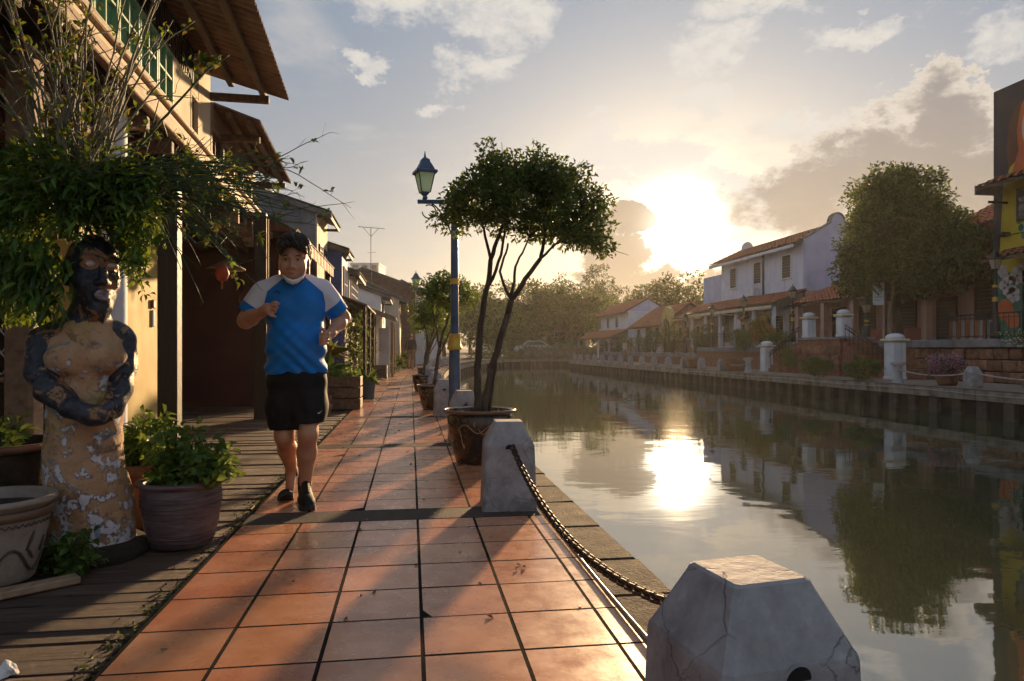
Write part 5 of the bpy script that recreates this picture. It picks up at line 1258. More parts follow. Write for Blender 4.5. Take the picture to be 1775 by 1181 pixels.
for i, ((px, Z, h, r, lm), wh_) in enumerate(zip(FT, WHERE)):
    p = at(px, 610, Z); rg = np.random.default_rng(100 + i); lob = []
    for k in range(5): a = rg.uniform(0, 6.28); q = rg.uniform(.2, .6) * r; s = rg.uniform(.42, .62) * r; lob.append((q * math.cos(a), q * math.sin(a), h - s * .8 - rg.uniform(0, .38) * h, s, s, s * .7))
    lob.append((0, 0, h - r * .45, r * .5, r * .5, r * .45)); lob.append((0, 0, h * .42, r * .75, r * .75, h * .28))
    broad_tree('far_tree', 'hazy far tree ' + wh_, (p.x, p.y, -.1), h, .3, lob, 200 + i, [M[lm], M['leaf_deep']], .42, .22, 95, 34, .85, 7, group='trees beyond the river bend')
fh = thing('house', 'pale distant house under the trees at the river bend', 'house', at(965, 602, 92).to_tuple()[:2] + (0,)); box_part(fh, 'wall', 'white_paint', -4, 4, 0, 6, 0, 4.2); box_part(fh, 'roof', 'roof_tile', -4.6, 4.6, -1, 6.5, 4.2, 4.9, bev=.3)
for i in range(4): box_part(fh, 'window', 'glass_dark', -3.2 + i * 1.8, -2.2 + i * 1.8, -.05, .02, 1.6, 3.0)
fw_ = thing('garden_wall', 'low pale wall along the far river bank at the bend', 'wall', (0, 0, 0), 0); p = at(1010, 612, 72); q = at(880, 612, 75)
mb = MB(); mb.box(-7, 6.0, 0, .3, -.1, 1.1, M=frame((p.x + 1, p.y, 0), R(-3))); mb.build('wall', M['bank_concrete'], fw_); 
# car
cr = thing('parked_car', 'small white hatchback parked beyond the far river bank', 'car', (at(925, 610, 74).x, at(925, 610, 74).y, .35), R(-8))
body = [(-2.0, .25), (-2.0, .75), (-1.75, .95), (-1.2, 1.0), (-.7, 1.42), (.8, 1.45), (1.5, .98), (1.95, .9), (2.05, .6), (2.0, .25)]
mb = MB(); mb.prism(body, -.8, .8); mb.build('body', M['car_white'], cr, fix=True)
mb = MB(); mb.prism([(-1.05, 1.0), (-.65, 1.36), (.75, 1.38), (1.3, 1.0)], -.82, -.805); mb.build('side_window', M['glass_dark'], cr, fix=True)
for x in (-1.3, 1.3):
    mb = MB(); mb.lathe([(.1, -.1), (.32, -.1), (.32, .1), (.1, .1)], 16); o = mb.build('wheel', M['black_metal'], cr); o.location = (x, -.78, .3); o.rotation_euler[0] = R(90)
tag(leaf_mesh('bank_undergrowth', np.stack([np.random.default_rng(9).uniform(6, 60, 9000), np.random.default_rng(10).uniform(69, 76, 9000), np.random.default_rng(12).uniform(0, 1.3, 9000) ** 1.5], 1), rdir(np.random.default_rng(13), 9000), .3, .16, [M['leaf_olive'], M['leaf_dark']], None, np.random.default_rng(14)), 'low undergrowth along the far river bank', 'undergrowth', kind='stuff')

# ================================================================== sculpture planter and the plants round it
SZ = 3.25; sp = at(152, 958, SZ); SS = SZ / FPX
def ray_frame(px0, Z):
    phi = math.atan((px0 - 887.5) / FPX); R0 = Z / math.cos(phi); mx, my = math.sin(phi), math.cos(phi)
    def f(px, py, d=0.0):
        vx = (px - 887.5) / FPX; tt = (R0 + d) / (vx * mx + my); return np.array([tt * (vx * my - mx), d, CAM_H + tt * (605 - py) / FPX])
    return f, -(YAW + phi)
S, S_RZ = ray_frame(152, SZ)
sc = thing('sculpture_planter', 'peeling painted plaster bust of a woman with folded arms used as a planter', 'sculpture', (sp.x, sp.y, 0), S_RZ)
F = Field((-.36, -.42, -.03), (.36, .3, 1.5), .0075)
F.chain([S(156, 955), S(156, 900), S(152, 850), S(146, 780), S(146, 710), S(148, 650), S(143, 600)], [.222, .20, .19, .172, .165, .155, .165], .06, (.93, .78, 1))
F.cap(S(80, 592), S(208, 588), .07, .068, .08)
F.ell(S(116, 622, -.10), (.095, .085, .078), .04); F.ell(S(184, 620, -.10), (.095, .085, .078), .04)
F.chain([S(145, 590), S(150, 540, -.02)], [.085, .07], .05)
ARMS = [[S(70, 592, -.01), S(62, 645, -.05), S(78, 678, -.11), S(120, 708, -.19), S(158, 722, -.215), S(185, 716, -.22)], [S(214, 590, -.01), S(224, 635, -.05), S(217, 675, -.12), S(200, 705, -.18), S(178, 722, -.215)]]
F.chain(ARMS[0], [.07, .062, .058, .048, .042, .036], .02); F.chain(ARMS[1], [.064, .052, .048, .044, .038], .02)
for k in range(4): F.cap(S(166 + k * 4, 712 + k * 3.5, -.235), S(186 - k * 2, 716 + k * 3.5, -.24), .012, .01, .006)
HY = R(17); hc = Vector(S(162, 478, -.03)); fw = Vector((math.sin(HY), -math.cos(HY), 0)); rt = Vector((math.cos(HY), math.sin(HY), 0))
def Hd(r, f, z): return tuple(hc + rt * r + fw * f + Vector((0, 0, z)))
hr = Matrix.Rotation(HY, 4, 'Z')
F.ell(Hd(0, -.01, .05), (.118, .135, .14), .03, hr); F.ell(Hd(0, .03, -.075), (.092, .1, .105), .05, hr); F.ell(Hd(0, .085, -.155), (.045, .04, .035), .04, hr)
for s_ in (-1, 1):
    F.ell(Hd(s_ * .062, .075, -.035), (.042, .04, .04), .03, hr)                       # cheek
    F.ell(Hd(s_ * .048, .135, .042), (.034, .03, .024), .02, hr, 'cut')                # socket
    F.cap(Hd(s_ * .018, .125, .075), Hd(s_ * .085, .1, .07), .014, .010, .018)          # brow
    F.ell(Hd(s_ * .048, .108, .042), (.03, .018, .017), .004, hr)                       # eye
    F.ell(Hd(s_ * .024, .142, -.042), (.017, .02, .014), .012, hr)                       # nostril
    F.ell(Hd(s_ * .115, -.02, .0), (.018, .035, .05), .015, hr)
F.chain([Hd(0, .12, .06), Hd(0, .14, .01), Hd(0, .158, -.035)], [.012, .017, .022], .014)
F.ell(Hd(0, .125, -.083), (.042, .024, .014), .008, hr); F.ell(Hd(0, .122, -.108), (.038, .024, .015), .008, hr); F.ell(Hd(0, .15, -.095), (.04, .012, .004), .004, hr, 'cut')
def bumpy(P, g): return g + .0035 * np.sin(P[..., 0] * 41 + np.sin(P[..., 2] * 23) * 2) * np.sin(P[..., 2] * 37 + P[..., 1] * 29) + .004 * np.sin(P[..., 2] * 15 + P[..., 0] * 11)
F.func(bumpy)
def seg_d(C, a, b_):
    a, b_ = np.array(a), np.array(b_); h = np.clip(((C - a) @ (b_ - a)) / ((b_ - a) @ (b_ - a)), 0, 1); return np.linalg.norm(C - a - h[:, None] * (b_ - a), axis=1)
def paint_a(C):
    """how much black paint: 1 on head, arms and shoulders, 0 on the gown"""
    da = np.minimum(*[np.min([seg_d(C, A_[i], A_[i + 1]) - (r_[i] + r_[i + 1]) / 2 for i in range(len(r_) - 1)], 0) for A_, r_ in ((ARMS[0], [.07, .062, .058, .048, .042, .036]), (ARMS[1], [.064, .052, .048, .044, .038]))])
    a = 1.0 - np.clip((da - .004) / .025, 0, 1); h = np.clip((C[:, 2] - 1.0) / .12, 0, 1); sh = np.clip((C[:, 2] - .95) / .08, 0, 1) * np.clip((np.abs(C[:, 0]) - .06) / .08, 0, 1); return np.maximum.reduce([a, h, sh])
def eye_a(C):
    L = C - np.array(hc); lr = L @ np.array(rt); lf = L @ np.array(fw); e = np.full(len(C), 9.0)
    for s_ in (-1, 1): e = np.minimum(e, np.sqrt(((lr - s_ * .048) / .036) ** 2 + ((L[:, 2] - .042) / .024) ** 2))
    e[lf < .05] = 9; return np.clip(1.6 - e, 0, 1.6)
def lip_a(C):
    L = C - np.array(hc); lr = L @ np.array(rt); lf = L @ np.array(fw); e = np.sqrt((lr / .044) ** 2 + ((L[:, 2] + .096) / .026) ** 2); e[lf < .09] = 9; return np.clip(1.5 - e, 0, 1.5)
m = bpy.data.materials.new('sculpture'); m.use_nodes = True; t = m.node_tree; b = t.nodes['Principled BSDF']
V = E(t, t.nodes.new('ShaderNodeTexCoord').outputs['Object'])
def attr(n_): a = t.nodes.new('ShaderNodeAttribute'); a.attribute_name = n_; return E(t, a.outputs['Fac'])
n1, n2, n3, n4, n5 = noise(t, V, 7, 8, .66, .4), noise(t, V, 15, 8, .66, .3), noise(t, V, 5, 7, .62, .5), noise(t, V, 34, 6, .65), noise(t, V, 9.5, 7, .66, .6)
pl_ = mixc(t, n3.sstep(.35, .65), (.36, .19, .09), (.54, .33, .19)); pl_ = mixc(t, n1.sstep(.55, .6) * .7, pl_, (.16, .08, .045)); pl_ = mixc(t, n4.sstep(.58, .68) * .5, pl_, (.55, .38, .24)); pl_ = mixc(t, noise(t, V, 11, 8, .7, 1.2).sstep(.58, .66) * .6, pl_, (.12, .07, .045)); pl_ = mixc(t, noise(t, V, 3.2, 5, .6, .6).sstep(.52, .62) * .5, pl_, (.42, .3, .06))
wz = (sepx(t, V)[2] * .11) + .50
fl = (n2 + (n5 - .5) * .55 - wz); flm = fl.sstep(-.012, .022)
pl_ = mixc(t, flm, pl_, mixc(t, n4, (.42, .38, .42), (.75, .72, .74))); bl_ = noise(t, V, 6.3, 7, .66, .8).sstep(.6, .63); pl_ = mixc(t, bl_ * .8, pl_, mixc(t, n4, (.05, .09, .15), (.2, .3, .38)))
bk = mixc(t, n4.sstep(.35, .7), (.012, .013, .019), (.045, .05, .07)); bk = mixc(t, n3.sstep(.56, .7) * .55, bk, (.05, .07, .12)); bk = mixc(t, n5.sstep(.54, .575), bk, (.32, .17, .08)); bk = mixc(t, n2.sstep(.66, .69), bk, (.42, .4, .42))
pm_ = (attr('paint') + (n2 - .5) * .9 + (n5 - .5) * .6).sstep(.47, .53); c = mixc(t, pm_, pl_, bk)
ea = attr('eye'); c = mixc(t, (ea + (n2 - .5) * .5).sstep(.55, .62), c, (.42, .21, .1)); c = mixc(t, ea.sstep(1.02, 1.1), c, mixc(t, n4, (.45, .4, .4), (.75, .7, .7)))
la = attr('lip'); c = mixc(t, (la + (n2 - .5) * 1.1).sstep(.6, .7), c, mixc(t, n4.sstep(.4, .6), (.14, .09, .1), (.42, .36, .38)))
t.links.new(c.s, b.inputs['Base Color']); t.links.new((.74 - pm_ * .42 + n4 * .12).s, b.inputs['Roughness'])
bp = t.nodes.new('ShaderNodeBump'); bp.inputs['Strength'].default_value = 1.0; bp.inputs['Distance'].default_value = .014
t.links.new((n4 * .5 + flm * .7 + pm_ * .8 + n1 * 1.2).s, bp.inputs['Height']); t.links.new(bp.outputs[0], b.inputs['Normal']); M['sculpture'] = m
sc.scale = (.93, .95, 1)
F.mesh('figure', M['sculpture'], None, sc, 1, {'paint': paint_a, 'eye': eye_a, 'lip': lip_a})
mb = MB(); mb.lathe([(.27, -.02), (.28, .02), (.25, .05), (.2, .055)], 22, (.01, .02, 0), wob=.06, rng=rn); mb.build('footing', M['soil'], sc, True)

def SW(px, py, Z):
    return at(px, py, Z)
# --- fern mop on the head
rg = np.random.default_rng(8); fm = thing('fern_plant', 'dense dark green fern mop growing from the head of the bust', 'fern', (sp.x, sp.y, 1.2))
C = []
while len(C) < 120:
    px, py = rg.uniform(-40, 262), rg.uniform(262, 520)
    if ((px - 100) / 140) ** 2 + ((py - 374) / 112) ** 2 > 1: continue
    if px > 62 and py > 378: continue
    C.append(at(px, py, SZ + rg.uniform(-.26, .3)) - Vector((sp.x, sp.y, 1.2)))
for _ in range(34): C.append(at(rg.uniform(-40, 70), rg.uniform(420, 525), SZ + rg.uniform(-.2, .25)) - Vector((sp.x, sp.y, 1.2)))
for _ in range(9): C.append(at(rg.uniform(52, 84), rg.uniform(400, 520), SZ - rg.uniform(.14, .26)) - Vector((sp.x, sp.y, 1.2)))
C = np.array([tuple(c_) for c_ in C]); n_ = 32; P = np.repeat(C, n_, 0) + rg.normal(0, .045, (len(C) * n_, 3)); cen = np.array(tuple(at(120, 390, SZ) - Vector((sp.x, sp.y, 1.2))))
Dr = (P - cen) / (np.linalg.norm(P - cen, axis=1)[:, None] + .05) + rdir(rg, len(P)) * .7 + np.array([0, -.25, -.25])
leaf_mesh('foliage', P, Dr, .078, .018, [M['leaf_mid'], M['leaf_dark'], M['leaf_dark'], M['leaf_bright']], fm, rg, droop=.35, fine=True)
hv = thing('hanging_vine', 'bright small leaved vine hanging beside the face of the bust', 'vine', (sp.x, sp.y, 1.2)); C, mb = [], MB()
for k in range(46):
    px = rg.uniform(205, 268); top = rg.uniform(300, 380); L = rg.uniform(60, 190) * (1 - abs(px - 232) / 60); Zv = SZ + rg.uniform(-.2, .2); pts = []
    for j in range(9):
        q = at(px + 7 * math.sin(j * .8 + k) + (j - 4) * rg.uniform(-1, 2), top + L * j / 8, Zv) - Vector((sp.x, sp.y, 1.2)); pts.append(q)
        for _ in range(5): C.append(tuple(q + Vector(rg.normal(0, .012, 3))))
    mb.tube(pts, .0016, 4)
for k in range(14):
    px = rg.uniform(15, 75); Zv = SZ + rg.uniform(-.1, .2); pts = []
    for j in range(7):
        q = at(px + 5 * math.sin(j + k), 470 + 14 * j, Zv) - Vector((sp.x, sp.y, 1.2)); pts.append(q)
        for _ in range(4): C.append(tuple(q + Vector(rg.normal(0, .012, 3))))
    mb.tube(pts, .0016, 4)
tag(mb.build('stems', M['stem_green'], hv, True), kind='stuff'); leaf_mesh('leaves', C, rdir(rg, len(C)) + np.array([0, 0, -.3]), .036, .02, [M['leaf_bright'], M['leaf_mid'], M['leaf_bright']], hv, rg, fine=True)
# --- the wiry thorn bush standing on the head
tb = thing('thorn_bush', 'wiry thorn bush with long bare branches rising and leaning from the bust', 'bush', (sp.x, sp.y, 1.2)); O = Vector((sp.x, sp.y, 1.2)); rng = random.Random(12)
mbg, mbw, lp, ld = MB(), MB(), [], []
def wire(a, b_, r0, r1, mb, n=12, kink=.03, sag=0.0, leaf=.25, sub=2):
    pts = []; off = Vector((0, 0, 0)); L = (b_ - a).length
    for i in range(n + 1):
        f = i / n; off = off * .75 + Vector((rng.gauss(0, 1), rng.gauss(0, 1), rng.gauss(0, 1))) * kink * L * .35
        pts.append(a.lerp(b_, f) + off * math.sin(math.pi * min(1, f * 1.3)) + Vector((0, 0, sag * 4 * f * (1 - f))))
    mb.tube([p - O for p in pts], [r0 + (r1 - r0) * i / n for i in range(n + 1)], 5)
    for i in range(2, n + 1):
        t_ = (pts[i] - pts[i - 1]).normalized()
        if rng.random() < leaf:
            for _ in range(rng.randint(2, 6)): lp.append(tuple(pts[i] - O + Vector([rng.gauss(0, .006) for _ in range(3)]))); ld.append(tuple(t_ * .6 + Vector([rng.gauss(0, .7) for _ in range(3)]) + Vector((0, 0, .25))))
        if sub and rng.random() < .42:
            e = pts[i] + (t_ + Vector([rng.gauss(0, .55) for _ in range(3)])).normalized() * L * rng.uniform(.12, .34)
            wire(pts[i], e, r1 * 1.1, r1 * .5, mb, 6, kink * 1.3, 0, leaf * 1.2, sub - 1)
for k in range(34):
    a = at(rng.uniform(95, 175), rng.uniform(330, 420), SZ + rng.uniform(-.12, .15)); b_ = at(rng.uniform(-60, 300), rng.uniform(-60, 150), SZ + rng.uniform(-.25, .5)); wire(a, b_, rng.uniform(.006, .011), .003, mbw, 13, .028, .06, .075)
for k in range(56):
    a = at(rng.uniform(110, 230), rng.uniform(300, 370), SZ + rng.uniform(-.15, .15)); f = rng.random(); b_ = at(rng.uniform(330, 505), 320 + rng.gauss(0, 26) + (60 if f > .8 else 0), SZ + rng.uniform(-.35, .45)); wire(a, b_, rng.uniform(.0045, .0075), .0022, mbg, 12, .022, .05, .025, 2)
for k in range(16):
    a = at(rng.uniform(180, 260), rng.uniform(310, 380), SZ + rng.uniform(-.15, .15)); b_ = at(rng.uniform(270, 430), rng.uniform(390, 475), SZ + rng.uniform(-.3, .3)); wire(a, b_, .004, .0018, mbg, 10, .03, .06, .03, 1)
wire(at(215, 280, SZ), at(368, 112, SZ - .1), .008, .004, mbg, 14, .012, .0, .12, 1); wire(at(240, 330, SZ), at(352, 525, SZ), .004, .002, mbg, 9, .02, .05, .05, 1); wire(at(-20, 330, SZ - .2), at(240, 255, SZ - .25), .007, .003, mbw, 12, .02, -.02, .05, 1)
mbw.build('old_branches', M['stem'], tb, True); mbg.build('green_branches', M['stem_green'], tb, True)
leaf_mesh('leaves', lp, ld, .032, .015, [M['leaf_mid'], M['leaf_olive'], M['leaf_bright'], M['leaf_mid'], M['leaf_red']], tb, np.random.default_rng(15), fine=True)
tipP = [tuple(at(352 + rng.gauss(0, 12), 112 + rng.gauss(0, 6), SZ - .1) - O) for _ in range(40)]; leaf_mesh('leaves', tipP, rdir(np.random.default_rng(2), 40) + np.array([.3, 0, .8]), .05, .022, [M['leaf_mid'], M['leaf_red']], tb, np.random.default_rng(3))

# --- pots beside the bust
p = at(315, 945, 3.40); RP = [(.125, 0), (.14, .01), (.165, .1), (.178, .2), (.18, .27), (.175, .28), (.19, .29), (.195, .305), (.187, .315), (.172, .31), (.165, .25), (.16, .245)]
pp_ = pot('ribbed_pot', 'purple brown ribbed pot of leafy mint next to the bust', (p.x, p.y, 0), RP, 'pot_purple', (.19, .303, .011, 'pot_purple'), .165, .25, seg=48)
for i in range(11):
    z = .035 + i * .021; r_ = .14 + (.04 * min(1, z / .2)) + .0015; mb = MB(); mb.tube([(r_ * math.cos(2 * math.pi * k / 40), r_ * math.sin(2 * math.pi * k / 40), z + .003 * math.sin(k * .7 + i * 2)) for k in range(41)], .0028, 5, cap=False); mb.build('rib', M['pot_purple'], pp_, True)
def bushy(name, label, base, tips, seed, lm, L, W, per, stemr=.004, cat='plant', spread=.03, fold=.25, droop=.25, out=.5):
    rg = np.random.default_rng(seed); rng = random.Random(seed); w = thing(name, label, cat, base); mb = MB(); P, Dd = [], []
    for tpv in tips:
        a = Vector((tpv[0] * .35 + rng.gauss(0, .03), tpv[1] * .35 + rng.gauss(0, .03), 0)); b_ = Vector(tpv); pts = limb(mb, a, b_, stemr, stemr * .4, rng, .08, 5, 7)
        for i, q in enumerate(pts[1:]):
            for k in range(per):
                d = rdir(rg, 1)[0]; P.append(tuple(q + Vector(d) * rng.uniform(0, spread))); Dd.append(tuple(Vector(d) + Vector((tpv[0], tpv[1], 0)) * out + Vector((0, 0, .1))))
    tag(mb.build('stems', M['stem_green'], w, True), kind='stuff'); leaf_mesh('leaves', P, Dd, L, W, lm, w, rg, fold, droop, True); return w
rg = np.random.default_rng(17)
tips = [tuple(at(rg.uniform(258, 412), rg.uniform(742, 832), 3.4 + rg.uniform(-.2, .2)) - Vector((p.x, p.y, .27))) for _ in range(46)]
bushy('mint_plant', 'leafy green mint bush spilling over the purple brown pot', (p.x, p.y, .27), tips, 18, [M['leaf_mid'], M['leaf_mid'], M['leaf_bright'], M['leaf_dark']], .042, .034, 5, spread=.035)
p2 = at(236, 900, 3.75)
pot('terracotta_pot', 'dark terracotta pot half hidden between the bust and the purple brown pot', (p2.x, p2.y, 0), [(a * .55, z * .95) for a, z in PT], 'pot_terracotta', None, .15, .26)
tips = [tuple(at(rg.uniform(218, 300), rg.uniform(718, 815), 3.75 + rg.uniform(-.15, .15)) - Vector((p2.x, p2.y, .27))) for _ in range(34)]
bushy('leafy_plant', 'bright narrow leaved plant behind the mint pot against the yellow wall', (p2.x, p2.y, .27), tips, 19, [M['leaf_bright'], M['leaf_bright'], M['leaf_mid']], .07, .02, 5, spread=.03)
p3 = at(-12, 1010, 2.85)
GP = [(.13, 0), (.145, .015), (.18, .16), (.198, .26), (.2, .29), (.195, .3), (.21, .31), (.222, .33), (.215, .345), (.19, .34), (.185, .29), (.18, .28)]
gp_ = pot('patterned_pot', 'pale gray pot with dark leaf pattern and brown rim at the picture edge', (p3.x, p3.y, 0), GP, 'pot_gray', (.212, .33, .014, 'pot_gray'), .185, .29); gp_.rotation_euler = (0, 0, 0)
def gf(z): return .145 + (.055 * min(1, z / .28)) + .004
A1 = math.atan2(-p3.y, -p3.x) + .55
relief(gp_, [[(A1 - .5 + .11 * i, .1 + .05 * math.sin(i * .6)) for i in range(12)], [(A1 + .1 + .03 * i, .14 + .018 * i) for i in range(5)], [(A1 + .3 - .05 * i, .1 + .012 * i) for i in range(5)], [(A1 + .5 + .02 * i, .12 + .02 * i) for i in range(4)]], gf, 'pot_dark_paint', .007)
mb = MB(); mb.lathe([(.2005, .262), (.2075, .264), (.2085, .298), (.2035, .3)], 40); mb.build('dark_band', M['pot_rim'], gp_, True)
relief(gp_, [[(A1 - 1.2 + .06 * i, .238 + .012 * (i % 2)) for i in range(40)]], gf, 'pot_dark_paint', .0025)
p4 = at(-8, 880, 3.45)
pot('old_pot', 'large old mossy brown pot with orange rim behind the patterned pot', (p4.x, p4.y, 0), [(.2, 0), (.22, .02), (.25, .2), (.265, .4), (.27, .44), (.29, .45), (.29, .485), (.26, .485), (.25, .42), (.24, .41)], 'coping', (.278, .47, .018, 'pot_terracotta'), .25, .42)
tips = [tuple(at(rg.uniform(-40, 35), rg.uniform(715, 765), 3.45 + rg.uniform(-.15, .15)) - Vector((p4.x, p4.y, .43))) for _ in range(10)]
bushy('leafy_plant', 'few green leaves in the large old mossy pot', (p4.x, p4.y, .43), tips, 25, [M['leaf_mid'], M['leaf_dark']], .06, .03, 3)
p5 = at(110, 962, 3.02)
tips = [tuple(at(rg.uniform(62, 168), rg.uniform(922, 985), 3.0 + rg.uniform(-.1, .1)) - Vector((p5.x, p5.y, 0))) for _ in range(22)]
bushy('weed', 'small round leaved weed at the foot of the bust', (p5.x, p5.y, 0), tips, 26, [M['leaf_mid'], M['leaf_dark'], M['leaf_dark']], .04, .026, 3, .002)
p = at(24, 1030, 2.72); mb = MB(); mb.cbox(-.3, .22, -.035, .035, 0, .03, .005, M=frame((p.x, p.y, -.012), R(38))); tag(mb.build('loose_board', M['timber_pale'], None), 'loose gray board lying in front of the patterned pot', 'board')
bm = bmesh.new(); bmesh.ops.create_icosphere(bm, subdivisions=3, radius=.026)
for v in bm.verts: v.co *= 1 + .45 * math.sin(v.co.x * 150 + v.co.z * 90) * math.sin(v.co.y * 130 + 1); v.co.z = max(v.co.z * .8, -.014)
me = bpy.data.meshes.new('crumpled_paper'); bm.to_mesh(me); bm.free(); me.materials.append(M['paper']); p = at(12, 1158, 2.06); tag(link('crumpled_paper', me, None, (p.x, p.y, .0)), 'crumpled white paper scrap on the deck in the corner', 'litter')
# weathered trunk post and lattice gate at the picture edge
p = at(42, 900, 4.05); w = thing('wooden_post', 'thick weathered wooden post behind the shoulder of the bust', 'post', (p.x, p.y, -.03)); mb = MB(); mb.cbox(-.075, .075, -.075, .075, 0, 2.76, .02, jit=.006, rng=rn); mb.build('shaft', M['timber_pale'], w)
p = at(-30, 900, 4.3); g = thing('lattice_gate', 'diamond lattice metal gate at the picture edge behind the pots', 'gate', (p.x, p.y, 0), R(12))
for (a, b_) in (((-.5, 0, .1), (-.5, 0, 2.1)), ((.18, 0, .1), (.18, 0, 2.1)), ((-.5, 0, 2.1), (.18, 0, 2.1)), ((-.5, 0, .1), (.18, 0, .1)), ((-.5, 0, .75), (.18, 0, .75))): mb = MB(); mb.tube([a, b_], .017, 6); mb.build('frame_bar', M['timber_pale'], g)
for i in range(-12, 8):
    for s_ in (1, -1):
        x0 = -.5 + i * .085; pts = []
        for k in range(30):
            x = x0 + .05 * k if s_ > 0 else -.5 + .68 - (i * .085 + .05 * k); z = .78 + .05 * k * 1.6
            if -.5 <= x <= .18 and z <= 2.1: pts.append((x, .004 * s_, z))
        if len(pts) > 1: mb = MB(); mb.tube([pts[0], pts[-1]], .004, 4); mb.build('lattice_wire', M['steel'], g)
# lantern, lamp, flower box
w = thing('red_lantern', 'small red paper lantern hanging under the veranda', 'lantern', at(385, 474, 9.2)); mb = MB(); mb.lathe([(.02, -.1), (.06, -.09), (.095, 0), (.06, .09), (.02, .1)], 14); mb.build('shade', M['lantern_red'], w, True); mb = MB(); mb.tube([(0, 0, .1), (0, 0, .55)], .004, 4); mb.build('cord', M['black_metal'], w); mb = MB(); mb.tube([(0, 0, -.1), (0, 0, -.2)], .012, 5); mb.build('tassel', M['lantern_red'], w)
w = thing('hat_lamp', 'straw hat shaped lamp hanging behind the red lantern', 'lamp', at(392, 468, 9.8)); mb = MB(); mb.lathe([(.25, 0), (.26, .012), (.03, .13), (.005, .14)], 20); mb.build('shade', M['timber_pale'], w, True); mb = MB(); mb.tube([(0, 0, .14), (0, 0, .5)], .005, 4); mb.build('cord', M['black_metal'], w)
p = at(158, 112, 4.85); w = thing('flower_box', 'white gray flower box on the ledge over the bust', 'planter', (p.x, p.y, p.z)); mb = MB(); mb.cbox(-.12, .1, -.22, .22, 0, .17, .012); mb.build('trough', M['gray_render'], w)
P = [(rng.uniform(-.08, .08), rng.uniform(-.2, .2), .17) for _ in range(90)]; leaf_mesh('leaves', P, rdir(np.random.default_rng(4), 90) + np.array([0, 0, .8]), .06, .03, [M['leaf_red'], M['leaf_olive']], w, np.random.default_rng(5))

# ================================================================== planters along the left of the path
def crate(label, px, py, Z, w_, d_, h_, rz=0.0):
    p = at(px, py, Z); c_ = thing('wooden_planter', label, 'planter', (p.x, p.y, 0), rz, 'slatted wooden planters')
    k = 3; hs = h_ / k
    for i in range(k):
        for (a, b_, c2, d2) in ((-w_ / 2, w_ / 2, -d_ / 2, -d_ / 2 + .025), (-w_ / 2, w_ / 2, d_ / 2 - .025, d_ / 2)): mb = MB(); mb.cbox(a, b_, c2, d2, i * hs + .008, (i + 1) * hs - .008, .005); mb.build('slat', M['timber'], c_)
        for x in (-w_ / 2, w_ / 2 - .025): mb = MB(); mb.cbox(x - (.002 if x < 0 else -.002), x + .025, -d_ / 2 + .027, d_ / 2 - .027, i * hs + .012, (i + 1) * hs - .012, .005); mb.build('slat', M['timber_pale'], c_)
    mb = MB(); mb.box(-w_ / 2 + .03, w_ / 2 - .03, -d_ / 2 + .03, d_ / 2 - .03, .02, h_ - .05); mb.build('soil', M['soil'], c_); return c_, p
c_, p = crate('slatted wooden planter box just behind the runner at the deck edge', 592, 706, 11.1, .62, .55, .52)
tips = [(rg.uniform(-.28, .28), rg.uniform(-.25, .25), rg.uniform(.04, .16)) for _ in range(40)]; bushy('leafy_plant', 'low green ground cover in the planter behind the runner', (p.x, p.y, .48), tips, 31, [M['leaf_bright'], M['leaf_mid']], .06, .025, 4)
def spiky(label, base, n, L, W, lm, seed, up=.8):
    rg = np.random.default_rng(seed); w = thing('spiky_plant', label, 'plant', base); P = rg.normal(0, .02, (n, 3)); P[:, 2] = 0; d = rg.normal(0, 1, (n, 3)); d[:, 2] = np.abs(d[:, 2]) * up + up * .6; leaf_mesh('leaves', P, d, L, W, lm, w, rg, .15, .45); return w
q = at(566, 640, 11.3); spiky('yellow green spiky plant behind the runner hand', (q.x, q.y, .48), 34, .42, .045, [M['leaf_bright'], M['leaf_bright'], M['leaf_mid']], 32)
q = at(568, 585, 12.5); spiky('reddish spiky cordyline showing beside the runner elbow', (q.x, q.y, .8), 26, .4, .05, [M['leaf_red'], M['leaf_red'], M['leaf_olive']], 33)
q = at(638, 692, 13.2); pot('blue_pot', 'blue gray pot with an agave beside the wooden planter', (q.x, q.y, 0), [(.1, 0), (.115, .01), (.14, .3), (.155, .34), (.16, .37), (.145, .37), (.135, .33), (.13, .32)], 'pot_blue', None, .13, .32); spiky('green agave in the blue gray pot', (q.x, q.y, .33), 24, .24, .04, [M['leaf_mid'], M['leaf_bright']], 34, .35)
c_, p = crate('farther slatted planter box beside the deck under the white side wall', 648, 655, 22.6, .85, .6, .42)
w = thing('post_vine', 'green vine climbing the porch post behind the wooden planter', 'vine', at(616, 610, 18.9)); P = np.stack([rg.normal(0, .16, 900), rg.normal(0, .16, 900), rg.uniform(-.5, 1.15, 900)], 1); leaf_mesh('leaves', P, rdir(rg, 900), .11, .06, [M['leaf_mid'], M['leaf_olive']], w, rg); mb = MB(); mb.tube([(0, 0, -.9), (.03, 0, 0), (-.02, 0, 1.1)], .015, 5); mb.build('stem', M['bark'], w)
for i, (px, py, Z) in enumerate(((686, 640, 29.5), (700, 637, 33), (672, 647, 26.5))):
    q = at(px, py, Z); shrub(['low green shrub beside the far house fronts', 'low shrub at the elbow of the walking person', 'small shrub by the lean-to post'][i], (q.x, q.y, 0), .3, .7, 90 + i, [M['leaf_mid'], M['leaf_olive']], .1, .04, 20, 26)
q = at(560, 722, 10.4); w = thing('brick_stack', 'short stack of old bricks by the runner knee behind him', 'bricks', (q.x, q.y, -.02))
for i in range(4): mb = MB(); mb.cbox(-.11 + .02 * (i % 2), .1 + .02 * (i % 2), -.1, .1, i * .07, i * .07 + .066, .006); mb.build('brick', M['brick_red'], w)

